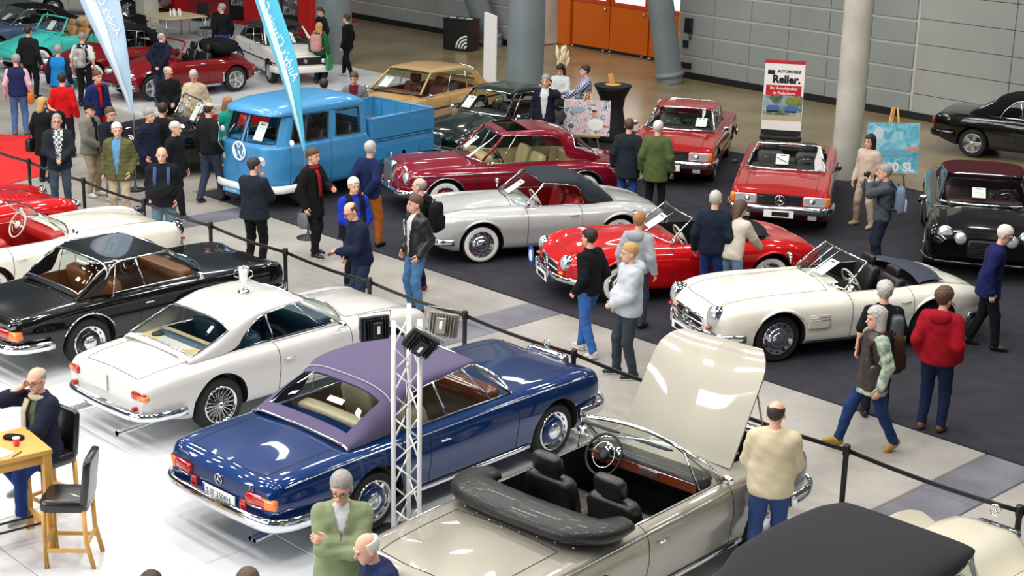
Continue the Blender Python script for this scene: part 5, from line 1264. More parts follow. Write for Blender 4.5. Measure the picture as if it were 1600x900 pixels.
    wine = cloth((62, 14, 22), 'leather')
    r, sh, shl = sedan('convertible_car', 'black modern luxury convertible with dark burgundy roof and round twin headlights', (8.07, 26.49, 256.9), c, BLK, wine, wine, (.36, .25, .81, 'alloy5', STEEL, False),
        [(.92, .76, .98), (1.14, 0, 1.0), (.28, .60, 1.335), (.36, 0, 1.355)], [(.32, 1.37, .62, 1.34), (0, 1.40, .66, 1.335), (-.5, 1.40, .68, 1.30), (-.9, 1.34, .70, 1.12), (-1.1, 1.28, .72, .98), (-1.45, 1.08, .74, .95), (-1.62, .99, .72, .94)],
        (-1.5, -1.15, .5), [(-.95, .94, -.82, .30, (), -.06)], [(2.10, .64, .70, .125, (1, 1), LENSW, 'headlight'), (2.21, .40, .665, .095, (1, 1), LENSW, 'headlight'), (-2.4, .70, .72, .09, (1.4, 1), LENSR, 'tail_light')], (2.22, .52, .58, .30, 'k'), .6, .58, cloth((70, 18, 26)), bump=(.30, .03), bumpm=BLK)
    sheet(r, -.10, 'white price sheet in the windscreen of the black modern convertible', .22, .28)
    for y in (.22, -.42): mesh('bonnet_vent', *sup((1.06, y*1.5, sh.z(1.06, y*1.5)+.004), (.05, .40, .012), .5), STEEL, r)
    # ---- black eighties convertible
    c = curves(2.14, -2.26, .87, [(-2.26, .82), (-2.15, .90), (-1.5, .93), (0, .90), (1.4, .85), (1.95, .78), (2.14, .70)], [(-2.26, .84), (-2.15, .93), (-1.5, .97), (-1, .97), (.8, .96), (1.5, .90), (2.0, .80), (2.14, .72)], .20, .88, .85, .12)
    c.update(wb=2.71, cy=.86, sr=.6, zv=0, regions=[('top', .95, 2.05, 'bonnet'), ('top', -2.14, -1.5, 'boot_lid'), ('doorl', -.45, .85), ('doorr', -.45, .85)], cockpit=(rounded(-1.25, .78, .70, .2), .34), handle=(-.28, .76))
    r, sh, shl = sedan('convertible_car', 'black convertible with closed black soft top and alloy wheels by the back wall', (11.67, 34.25, -30), c, BLK, dk, dk, (.31, .20, .745, 'alloy5', STEEL, False),
        [(.82, .72, .95), (1.04, 0, .97), (.24, .58, 1.34), (.32, 0, 1.36)], [(.28, 1.38, .60, 1.345), (0, 1.40, .65, 1.34), (-.5, 1.395, .67, 1.30), (-.8, 1.36, .68, 1.05), (-.95, 1.31, .70, .96), (-1.3, 1.08, .72, .93), (-1.5, .97, .70, .93)],
        (-1.36, -1.0, .5), [(-.85, .84, -.74, .25, (.3,), -.06)], [(2.1, .60, .64, .09, (1.8, .9), LENSW, 'headlight'), (-2.27, .66, .72, .09, (1.6, .8), LENSR, 'tail_light')], (2.14, .66, .5, .26, 'h'), .55, .55, cloth((18, 18, 20)), bump=(.46, .08), bumpm=BLK)
    # ---- dark red beetle cabriolet
    BRD = paint('dark_red', (118, 8, 18), 0, .28)
    def beetle(name, label, place, P, tub, whl, topm, top_h=.17, closed=False):
        c = dict(nose=1.95, tail=-1.98, wb=2.4, cy=.78, sr=1.3, zv=[(-1.98, -.02), (-1.4, -.04), (-.8, 0), (.6, 0), (1.0, -.10), (1.7, -.08), (1.95, 0)],
            w=[(-1.98, .40), (-1.88, .60), (-1.6, .76), (-1.1, .78), (-.5, .76), (.4, .75), (.9, .77), (1.3, .78), (1.7, .74), (1.88, .60), (1.95, .44)],
            zb=[(-1.98, .42), (-1.8, .32), (-1.4, .24), (1.4, .24), (1.75, .34), (1.95, .42)],
            zs=[(-1.98, .52), (-1.8, .68), (-1.35, .78), (-.8, .88), (.3, .90), (.8, .84), (1.2, .77), (1.6, .70), (1.85, .60), (1.95, .50)],
            zc=[(-1.98, .56), (-1.8, .78), (-1.3, .95), (-.8, 1.0), (.4, 1.0), (.9, .97), (1.4, .86), (1.8, .66), (1.95, .52)],
            regions=[('top', .62, 1.85, 'bonnet'), ('top', -1.9, -1.3, 'engine_lid'), ('doorl', -.40, .50), ('doorr', -.40, .50)], cockpit=(rounded(-1.05, .42, .60, .2), .34), handle=(-.24, .80))
        root, sh, parts = base_car(name, label, place, c, P, tub, whl)
        windshield(root, [(.40, .60, .96), (.54, 0, 1.0), (.14, .55, 1.36), (.20, 0, 1.39)], P, .026)
        for sd in (1, -1):
            lamp(root, (1.76, sd*.55, .62), .10, rot('Y', -18), deep=.09); mesh('running_board', *sup((0, sd*.72, .26), (1.5, .22, .06), .3), STEEL, root)
            mesh('tail_light', *sup((-1.82, sd*.58, .58), (.08, .10, .16), .6), LENSR, root); mesh('quarter_window_frame', *tube([(.36, sd*.60, .97), (.14, sd*.55, 1.32), (.08, sd*.60, .97)], .010, 6), CHROME, root)
            mesh('stone_guard', *sup((-.82, sd*(sh.y(-.82, .45)+.004), .42), (.05, .03, .22), .5), CHROME, root)
        bumper(root, [(1.72, .74, .40), (1.95, .62, .40), (2.05, .3, .40), (2.06, 0, .40)], .05, .028, name='front_bumper'); bumper(root, [(-1.75, .74, .42), (-1.98, .62, .42), (-2.06, .3, .42), (-2.07, 0, .42)], .05, .028, name='rear_bumper')
        for y in (.30, -.30): seat(root, -.20, y, .40, tub, .46, True)
        dash(root, .34, .92, .55, P, .16); steering(root, .12, .30, .98, BLACK)
        plate(root, (2.075, 0, .38), rot('Z', 0), .52, .11)
        if closed:
            shl = Shell([(.18, 1.41, .57, 1.37), (-.2, 1.47, .60, 1.35), (-.65, 1.45, .62, 1.28), (-.85, 1.41, .63, .98), (-1.2, 1.22, .63, .90), (-1.4, 1.0, .60, .88)], .6, .58); roof(root, shl, topm, (-1.28, -.98, .4), 'soft_top', trim=None)
            side_glass(root, sh, shl, -.62, .40, -.60, .16, (.3,), zoff=.01)
        elif topm:
            mb = MB(); mb.add(*sup((-1.16, 0, 1.10), (.66, 1.30, .30), .55, .6, rot('Y', 6), 22, 10)); ft = mb.build('folded_top', topm, root, True)
            for k in range(3): mesh('top_fold', *tube([(-1.36+k*.16, y, 1.10+.11*math.sqrt(max(0, 1-(y/.62)**4))+.045-.01*k) for y in np.linspace(-.60, .60, 13)], .035, 7), topm, ft)
        return root, sh
    beetle('convertible_car', 'dark red rounded convertible with thick black folded top and five-spoke wheels', (-8.57, 39.83, 223), BRD, blk, (.325, .17, .66, 'alloy5', STEEL, False), cloth((24, 24, 26)))
    beetle('convertible_car', 'dark red rounded car with closed black soft top behind the grey backpack man', (-10.7, 41.45, 233), BRD, blk, (.325, .17, .66, 'cap', BRD, True), cloth((24, 24, 26)), closed=True)
    TQ = paint('turquoise', (64, 190, 180), 0, .3)
    r, sh = beetle('convertible_car', 'turquoise convertible with beige folded top near the upper left corner', (-12.68, 43.75, 231), TQ, cloth((196, 150, 96), 'leather'), (.325, .17, .66, 'cap', TQ, True), cloth((220, 196, 158)), .16)
    sheet(r, .10, 'white price sheet in the windscreen of the turquoise convertible', .24, .30)
    # ---- blue-grey convertible, silver coupe behind
    BG = paint('blue_grey', (72, 92, 120), .4, .3)
    c = curves(2.15, -2.35, .90, [(-2.35, .78), (-2.2, .86), (-1, .90), (.8, .90), (1.6, .86), (2.15, .74)], [(-2.35, .80), (-2.2, .88), (-1.3, .96), (.8, .97), (1.5, .92), (2.15, .76)], .22, .8, .8, .2)
    c.update(wb=2.6, cy=.84, sr=.8, zv=0, regions=[('top', .85, 2.0, 'bonnet'), ('top', -2.2, -1.5, 'boot_lid'), ('doorl', -.45, .75), ('doorr', -.45, .75)], cockpit=(rounded(-1.25, .68, .70, .2), .34), handle=(-.28, .74))
    r, sh, shl = sedan('convertible_car', 'blue-grey convertible with closed black soft top behind the turquoise car', (-14.37, 45.97, 222), c, BG, dk, dk, (.325, .19, .75, 'cap', BG, False),
        [(.70, .72, .94), (.92, 0, .97), (.20, .58, 1.30), (.28, 0, 1.33)], [(.24, 1.35, .60, 1.31), (0, 1.38, .64, 1.31), (-.5, 1.38, .67, 1.26), (-.8, 1.34, .69, 1.0), (-1.1, 1.20, .71, .92), (-1.5, .97, .70, .92)],
        (-1.36, -1.05, .5), [(-.80, .72, -.72, .22, (.3,), -.06)], [(2.1, .60, .64, .10, (1, 1), LENSW, 'headlight'), (-2.35, .66, .68, .08, (1.6, .8), LENSR, 'tail_light')], (2.14, .58, .6, .24, 'h'), .6, .55, cloth((22, 22, 26)))
    sheet(r, .20, 'white price sheet in the windscreen of the blue-grey convertible', .24, .30)
    PL = paint('pale_silver', (196, 192, 188), .3, .3)
    r, sh, shl = sedan('coupe_car', 'pale silver car at the top frame edge beyond the turquoise convertible', (-14.6, 55.0, 178), c, PL, dk, dk, (.33, .19, .75, 'cap', STEEL, False),
        [(.70, .72, .94), (.92, 0, .97), (.20, .58, 1.30), (.28, 0, 1.33)], [(.24, 1.35, .60, 1.31), (0, 1.38, .64, 1.31), (-.5, 1.38, .67, 1.26), (-.8, 1.34, .69, 1.0), (-1.1, 1.20, .71, .92), (-1.5, .97, .70, .92)],
        (-1.36, -1.05, .5), [(-.80, .72, -.72, .22, (.3,), -.06)], [(2.1, .60, .64, .10, (1, 1), LENSW, 'headlight'), (-2.35, .66, .68, .08, (1.6, .8), LENSR, 'tail_light')], (2.14, .58, .6, .24, 'h'), .6, .55)
    # ---- white hatchback cabriolet
    WG = paint('alpine_white', (226, 224, 216), 0, .35)
    c = curves(1.86, -1.92, .81, [(-1.92, .84), (-1.8, .90), (-1, .90), (.7, .89), (1.3, .86), (1.7, .80), (1.86, .72)], [(-1.92, .86), (-1.8, .93), (-1, .95), (.7, .95), (1.3, .90), (1.7, .82), (1.86, .74)], .22, .9, .9, .08)
    c.update(wb=2.4, cy=.88, sr=.4, zv=0, regions=[('top', .85, 1.78, 'bonnet'), ('top', -1.82, -1.4, 'boot_lid'), ('doorl', -.30, .70), ('doorr', -.30, .70)], cockpit=(rounded(-1.25, .66, .64, .15), .34), handle=(-.14, .74))
    r, sh, shl = sedan('convertible_car', 'white boxy hatchback cabriolet with dark grey soft top and black grille', (-6.45, 43.0, 298), c, WG, dk, dk, (.30, .19, .70, 'alloy5', STEEL, False),
        [(.66, .66, .93), (.78, 0, .95), (.16, .54, 1.33), (.22, 0, 1.35)], [(.20, 1.37, .56, 1.335), (-.2, 1.41, .60, 1.33), (-.7, 1.41, .61, 1.30), (-1.05, 1.38, .62, 1.25), (-1.2, 1.33, .63, .93), (-1.5, 1.12, .64, .90), (-1.65, .95, .63, .90)],
        (-1.52, -1.25, .5), [(-1.1, .68, -1.05, .17, (.42, .86), -.05)], [(1.87, .52, .63, .085, (1, 1), LENSW, 'headlight'), (-1.92, .62, .68, .08, (1.6, .8), LENSR, 'tail_light')], None, .5, .5, cloth((50, 50, 54)), bump=(.42, .09), bumpm=WG, wsf=BLACK)
    g = mesh('grille', *box((1.865, 0, .63), (.03, 1.20, .19)), BLACK, r, False); mesh('round_badge', *lathe([(.06, 0), (.06, .012), (.05, .014), (0, .014)], 18, 'x', (1.88, 0, .63)), STEEL, g)
    strip(r, sh, -1.8, 1.7, .58, .014, BLACK, name='rubbing_strip')
    # ---- black pre-war style car behind the crowd
    c = curves(2.2, -2.2, .84, [(-2.2, .60), (-1.9, .80), (-1, .92), (.6, .92), (1.1, .92), (1.7, .86), (2.05, .74), (2.2, .60)], [(-2.2, .62), (-1.9, .84), (-1.2, 1.02), (.6, 1.08), (1.2, 1.06), (1.8, 1.0), (2.1, .90), (2.2, .76)], .26, .6, .7, .3)
    c.update(wb=2.6, cy=.80, sr=1.2, zv=[(-2.2, 0), (.6, 0), (1.2, -.10), (2.2, -.10)], regions=[('top', .75, 2.05, 'bonnet'), ('top', -2.1, -1.5, 'boot_lid'), ('doorl', -.5, .6), ('doorr', -.5, .6)], cockpit=(rounded(-1.1, .52, .64, .2), .36), handle=(-.35, .84))
    root, sh, parts = base_car('convertible_car', 'black vintage open car with whitewall tyres behind the group of men', (-6.2, 31.6, 212), c, BLK, redl, (.35, .17, .70, 'painted', paint('hub_red', (120, 16, 20)), True))
    windshield(root, [(.54, .62, 1.04), (.66, 0, 1.08), (.34, .56, 1.44), (.40, 0, 1.46)], CHROME, .018, split=True)
    for sd in (1, -1): lamp(root, (2.02, sd*.62, .80), .11, None, deep=.14)
    g = mesh('grille', *sup((2.2, 0, .78), (.12, .50, .56), .25, None, None, 18, 8), CHROME, root); gb = MB()
    for k in range(9): gb.box((2.262, -.2+k*.05, .78), (.012, .012, .48))
    gb.build('grille_bars', BLACK, g)
    bumper(root, [(1.8, .86, .42), (2.1, .80, .42), (2.3, .5, .42), (2.34, 0, .42)], .06, .03, name='front_bumper'); bumper(root, [(-1.8, .86, .42), (-2.1, .80, .42), (-2.3, .5, .42), (-2.32, 0, .42)], .06, .03, name='rear_bumper')
    for y in (.32, -.32): seat(root, -.2, y, .42, redl, .5)
    dash(root, .42, .98, .58, BLK, .16); steering(root, .16, .32, 1.02, BLACK)
    sheet(root, .40, 'white sheet lying against the windscreen of the black open car', .24, .40)
    # ---- cream pre-war style cabriolet, bottom right
    CRM = paint('cream', (222, 216, 196), 0, .3)
    c = curves(2.15, -2.25, .85, [(-2.25, .60), (-1.9, .82), (-1.2, .94), (.5, .96), (1.0, .98), (1.5, 1.0), (1.9, .92), (2.15, .62)], [(-2.25, .62), (-1.9, .90), (-1.2, 1.06), (.5, 1.12), (1.2, 1.09), (1.8, 1.03), (2.05, .95), (2.15, .80)], .26, .6, .55, .4)
    c.update(wb=2.85, cy=.82, sr=1.25, zv=[(-2.25, 0), (.5, 0), (1.0, -.13), (1.8, -.16), (2.15, -.12)], regions=[('top', .75, 2.05, 'bonnet'), ('top', -2.1, -1.6, 'boot_lid'), ('doorl', -.6, .6), ('doorr', -.6, .6)], cockpit=(rounded(-1.4, .52, .66, .2), .36), handle=(-.45, .86))
    r, sh, shl = sedan('convertible_car', 'cream vintage cabriolet with black fabric top in the lower right corner', (3.02, 11.62, 46.5), c, CRM, blk, blk, (.35, .17, .70, 'cap', CRM, True),
        [(.56, .64, 1.08), (.68, 0, 1.11), (.36, .60, 1.46), (.44, 0, 1.48)], [(.42, 1.51, .63, 1.46), (.1, 1.575, .69, 1.44), (-.5, 1.60, .72, 1.42), (-1.0, 1.57, .73, 1.38), (-1.2, 1.53, .74, 1.05), (-1.5, 1.40, .74, 1.0), (-1.8, 1.12, .70, .98)],
        (-1.62, -1.42, .3), [(-.95, .52, -.9, .38, (.7,), -.04)], [(2.03, .68, .72, .10, (1, 1), LENSW, 'headlight'), (-2.2, .6, .62, .06, (1, 1.4), LENSR, 'tail_light')], (2.13, .70, .46, .46, 'v'), .5, .48, M('black_fabric', (30, 30, 36), .95, 0, 0, .08, 40, .15), bump=(.42, .06))
    star3((2.05, 0, 1.10), .055, (1, 0, 0), (0, 0, 1), .006).build('bonnet_star', CHROME, r, True)
    van()
def van():
    """blue split-screen double-cab pickup"""
    P = M('paint_van_blue', (58, 140, 194), .4, 0, .6, .06, 4.0, .03)
    c = dict(nose=2.10, tail=-2.16, wb=2.4, cy=.93, sr=.5, zv=0,
        w=[(-2.16, .84), (-2.0, .86), (1.3, .86), (1.7, .83), (1.95, .72), (2.05, .60), (2.10, .44)],
        zb=[(-2.16, .42), (-1.8, .34), (1.5, .34), (1.9, .40), (2.10, .46)],
        zs=[(-2.16, 1.02), (-.42, 1.02), (-.40, 1.19), (1.6, 1.19), (2.0, 1.18), (2.10, 1.17)], zc=[(-2.16, 1.02), (-.42, 1.02), (-.40, 1.20), (1.6, 1.20), (2.0, 1.19), (2.10, 1.18)],
        regions=[('doorl', .62, 1.62), ('doorr', .62, 1.62), ('doorr', -.30, .60)], cockpit=(rounded(-.36, 1.78, .72, .2), .50), cuts=None)
    root, sh, parts = base_car('pickup_van', 'sky blue split-window double-cab pickup with open load bed', (-3.66, 29.72, 230), c, P, cloth((60, 58, 54)), (.335, .17, .70, 'painted', P, False), cat='van')
    # cab upper: walls with window openings, bent round the front
    zb_, zt_ = 1.185, 1.75
    def plan(s, z):
        """half outline from the front centre (s=0) round the corner to the cab back wall (s=1)"""
        k = (z-zb_)/(zt_-zb_)
        pts = [(2.08-.26*k, 0), (1.99-.25*k, .50-.02*k), (1.86-.22*k, .70-.06*k), (1.66-.12*k, .80-.08*k), (.62, .83-.08*k), (-.20, .83-.08*k), (-.34, .80-.08*k), (-.40, .70-.06*k), (-.40, 0)]
        q = np.array(pts); d = np.r_[0, np.cumsum(np.linalg.norm(np.diff(q, axis=0), axis=1))]; d /= d[-1]
        return np.array((np.interp(s, d, q[:, 0]), np.interp(s, d, q[:, 1]), z))
    q = np.array([(2.08, 0), (1.99, .50), (1.86, .70), (1.66, .80), (.62, .83), (-.20, .83), (-.34, .80), (-.40, .70), (-.40, 0)]); dd = np.r_[0, np.cumsum(np.linalg.norm(np.diff(q, axis=0), axis=1))]; tot = dd[-1]; dd /= tot
    sx = lambda x: dd[3]+(1.66-x)/tot      # position of a side point by its x
    holes = [(.012, dd[2]-.005, 'windshield'), (sx(1.60), sx(1.30), 'quarter_window'), (sx(1.26), sx(.70), 'side_window'), (sx(.50), sx(-.14), 'side_window'), (1-.55/tot, .9999, 'rear_window')]
    ss = sorted(set([0, 1]+[h for H in holes for h in H[:2]]+list(dd)+list(np.linspace(0, 1, 30)))); ss = [s for i, s in enumerate(ss) if i == 0 or s-ss[i-1] > 1e-4]
    zz = [zb_-.02, zb_+.05, zt_-.06, zt_+.02]
    cab = MB()
    for sd in (1, -1):
        G = {}
        for i in range(len(ss)-1):
            sm = (ss[i]+ss[i+1])/2
            for j in range(3):
                quad = [plan(ss[i], zz[j]), plan(ss[i+1], zz[j]), plan(ss[i+1], zz[j+1]), plan(ss[i], zz[j+1])]; quad = [p*np.array((1, sd, 1)) for p in quad]
                hit = [k for k, H in enumerate(holes) if H[0] < sm < H[1]] if j == 1 else []
                if hit: G.setdefault(hit[0], []).append(quad)
                else:
                    cab.add(quad, [(0, 1, 2, 3)]); cen = np.array((.8, 0, 1.5)); cab.add([p+(cen-p)/np.linalg.norm(cen-p)*.03 for p in quad], [(3, 2, 1, 0)])
        for k, Q in G.items():
            mb = MB(); [mb.add(t, [(0, 1, 2, 3)]) for t in Q]; mb.build(holes[k][2], GLASS, root, False)
            lo = [t[0] for t in Q]+[Q[-1][1]]; hi = [t[3] for t in Q]+[Q[-1][2]]
            mesh('window_seal', *tube(lo+hi[::-1], .014, 5, closed=True), BLACK, root)
    cab.build('cab_upper', P, root, True, .5)
    shl = Shell([(1.93, 1.75, .50, 1.735), (1.87, 1.81, .64, 1.735), (1.70, 1.87, .74, 1.735), (1.2, 1.94, .775, 1.735), (.3, 1.95, .775, 1.735), (-.20, 1.91, .76, 1.735), (-.38, 1.82, .70, 1.735), (-.44, 1.75, .66, 1.735)], .55, .62)
    rf = roof(root, shl, P, None, 'cab_roof', trim=None)
    for k in range(7): mesh('roof_vent_screw', *sup((1.83-.02*abs(k-3), -.45+k*.15, 1.80), (.03, .03, .02), 1.0, None, None, 6, 4), PAPER, rf)
    # load bed
    bed = MB(); bed.box((-1.29, 0, 1.035), (1.72, 1.62, .03)); bed.build('bed_floor', M('bed_boards', (120, 104, 82), .8, 0, 0, .15, 9), root)
    for sd in (1, -1):
        o = mesh('side_gate', *box((-1.29, sd*.835, 1.225), (1.74, .045, .40)), P, root, False)
        for k in range(5): mesh('gate_rib', *box((-2.02+k*.37, sd*.805, 1.225), (.04, .02, .36)), P, o, False)
        mesh('gate_rail', *tube([(-2.16, sd*.835, 1.425), (-.42, sd*.835, 1.425)], .028, 7), P, o)
        mesh('locker_seam', *tube([(-2.1, sd*(sh.y(-1.3, .80)+.002), .98), (-.44, sd*(sh.y(-1.3, .80)+.002), .98)], .006, 5), SEAM, root)
        for k in range(4): mesh('gate_pressing', *box((-1.95+k*.44, sd*(sh.y(-1.3, .75)+.003), .74), (.34, .012, .26)), P, root, False)
    o = mesh('tail_gate', *box((-2.155, 0, 1.225), (.045, 1.62, .40)), P, root, False)
    for k in range(4): mesh('gate_rib', *box((-2.125, -.6+k*.4, 1.225), (.02, .04, .36)), P, o, False)
    mesh('gate_rail', *tube([(-2.155, -.83, 1.425), (-2.155, .83, 1.425)], .028, 7), P, o)
    mesh('front_panel', *box((-.43, 0, 1.225), (.03, 1.62, .40)), P, root, False)
    # front
    bumper(root, [(1.45, .90, .42), (1.85, .86, .42), (2.12, .60, .42), (2.20, .25, .42), (2.21, 0, .42)], .075, .03, PAPER, 'front_bumper')
    for sd in (1, -1): lamp(root, (2.055, sd*.53, .92), .11, rot('Z', 24*sd), deep=.10); mesh('indicator_lens', *sup((2.05, sd*.55, .70), (.06, .09, .09), 1.0, None, rot('Z', 30*sd)), LENSO, root); mesh('tail_light', *sup((-2.17, sd*.70, .66), (.04, .10, .16), .6), LENSR, root)
    mesh('wing_mirror', *sup((1.70, .96, 1.28), (.04, .12, .12), .9), PAPER, root); mesh('wing_mirror', *sup((1.70, -.96, 1.28), (.04, .12, .12), .9), PAPER, root)
    em = mesh('round_emblem', *tube([(2.125, .165*math.cos(a), 1.06+.165*math.sin(a)) for a in np.linspace(0, 2*math.pi, 29)[:-1]], .018, 6, closed=True, up=(1, 0, 0)), PAPER, root)
    L = MB()
    for pts in ([(-.062, .148), (0, .05), (.062, .148)], [(-.138, .06), (-.066, -.135), (0, .0), (.066, -.135), (.138, .06)]):
        L.add(*tube([(2.13, y, 1.06+z) for y, z in pts], .013, 6, up=(1, 0, 0)))
    L.build('emblem_letters', PAPER, em, True)
    for y in (.36, -.36): seat(root, .95, y, .78, cloth((62, 58, 52), 'leather'), .56, False, .5)
    bench(root, .18, .78, cloth((62, 58, 52), 'leather'), 1.3, .5); dash(root, 1.72, 1.18, .62, P, .14); steering(root, 1.52, .38, 1.26, BLACK, .2, 30)
    WSREG[root.name] = [np.array(q_) for q_ in ((1.90, .62, 1.29), (2.07, 0, 1.29), (1.70, .60, 1.66), (1.84, 0, 1.66))]
    pl = plate(root, (2.245, -.10, .34), rot('Z', 0), .46, .10, 'Andy-Classic', M('plate_blue', (90, 160, 205), .5), 'front_plate', .06, True)
    sheet(root, .34, 'white price sheet in the windscreen of the blue pickup', .24, .36)
    for y in (.05, -.10): mesh('wiper', *tube([(2.10, y*4, 1.26), (2.0, y*2.5, 1.50)], .008, 5), STEEL, root)
# ------------------------------------------------------------------ the hall
DU = np.array((math.cos(ANG), math.sin(ANG), 0)); DV = np.array((-math.sin(ANG), math.cos(ANG), 0))
def UV(u, v, z=0.0): return DU*u+DV*v+np.array((0, 0, z))
def stone(key, a, b, scale, rough, bump=0.05, coat=0.0):
    """mottled floor or concrete"""
    m = bpy.data.materials.new(key); m.use_nodes = True; nt = m.node_tree; bs = nt.nodes['Principled BSDF']
    tc = nt.nodes.new('ShaderNodeTexCoord'); n1 = nt.nodes.new('ShaderNodeTexNoise'); n2 = nt.nodes.new('ShaderNodeTexNoise'); rp = nt.nodes.new('ShaderNodeValToRGB'); ad = nt.nodes.new('ShaderNodeMath'); ad.operation = 'MULTIPLY_ADD'
    n1.inputs['Scale'].default_value = scale; n1.inputs['Detail'].default_value = 5; n2.inputs['Scale'].default_value = scale*14; n2.inputs['Detail'].default_value = 3
    nt.links.new(tc.outputs['Object'], n1.inputs['Vector']); nt.links.new(tc.outputs['Object'], n2.inputs['Vector'])
    ad.inputs[1].default_value = 0.25; nt.links.new(n2.outputs['Fac'], ad.inputs[0]); nt.links.new(n1.outputs['Fac'], ad.inputs[2])
    rp.color_ramp.elements[0].position = 0.45; rp.color_ramp.elements[0].color = S(*a); rp.color_ramp.elements[1].position = 0.80; rp.color_ramp.elements[1].color = S(*b)
    nt.links.new(ad.outputs[0], rp.inputs['Fac']); nt.links.new(rp.outputs['Color'], bs.inputs['Base Color'])
    bs.inputs['Roughness'].default_value = rough; bs.inputs['Coat Weight'].default_value = coat
    bp = nt.nodes.new('ShaderNodeBump'); bp.inputs['Strength'].default_value = bump; nt.links.new(n2.outputs['Fac'], bp.inputs['Height']); nt.links.new(bp.outputs['Normal'], bs.inputs['Normal'])
    return m
def slab(name, u0, u1, v0, v1, z0, z1, mat, parent=None):
    """box aligned with the aisle"""
    b = min(.012, (z1-z0)*.4)
    P = [UV(u0, v0, z0), UV(u1, v0, z0), UV(u1, v1, z0), UV(u0, v1, z0), UV(u0, v0, z1-b), UV(u1, v0, z1-b), UV(u1, v1, z1-b), UV(u0, v1, z1-b), UV(u0+b, v0+b, z1), UV(u1-b, v0+b, z1), UV(u1-b, v1-b, z1), UV(u0+b, v1-b, z1)]
    F = [(3, 2, 1, 0), (8, 9, 10, 11)]+[(i, (i+1) % 4, 4+(i+1) % 4, 4+i) for i in range(4)]+[(4+i, 4+(i+1) % 4, 8+(i+1) % 4, 8+i) for i in range(4)]
    return mesh(name, P, F, mat, parent, False)
CONC = stone('polished_concrete', (130, 116, 84), (158, 143, 108), .5, .24, .02)
WALK = stone('walkway_concrete', (142, 139, 134), (168, 164, 156), .8, .45, .04)
SLATE = stone('slate_strip', (92, 92, 100), (120, 120, 130), 1.5, .45, .04)
CARPET = stone('black_carpet', (28, 28, 36), (40, 40, 50), 3.0, .95, .4)
STAND = stone('white_stand_floor', (200, 203, 206), (212, 214, 215), .35, .25, .01)
REDC = stone('red_carpet', (188, 20, 24), (205, 28, 30), 3.0, .9, .3)
PANEL = stone('metal_wall_panel', (142, 148, 148), (154, 159, 158), .6, .42, .03)
PANEL2 = stone('pale_wall_panel', (156, 159, 156), (168, 170, 166), .5, .45, .03)
PILLAR = stone('grey_painted_column', (112, 124, 128), (126, 136, 140), .8, .38, .02)
RAW = stone('raw_concrete', (176, 174, 162), (202, 200, 188), 1.3, .75, .1)
WOOD = M('light_oak', (206, 156, 76), .5, 0, .1, .14, 6, .1)
ORANGE = M('orange_door_paint', (206, 96, 8), .4, 0, .2, .05, 3)
RED = M('booth_red', (196, 22, 20), .6, 0, 0, .06, 4)
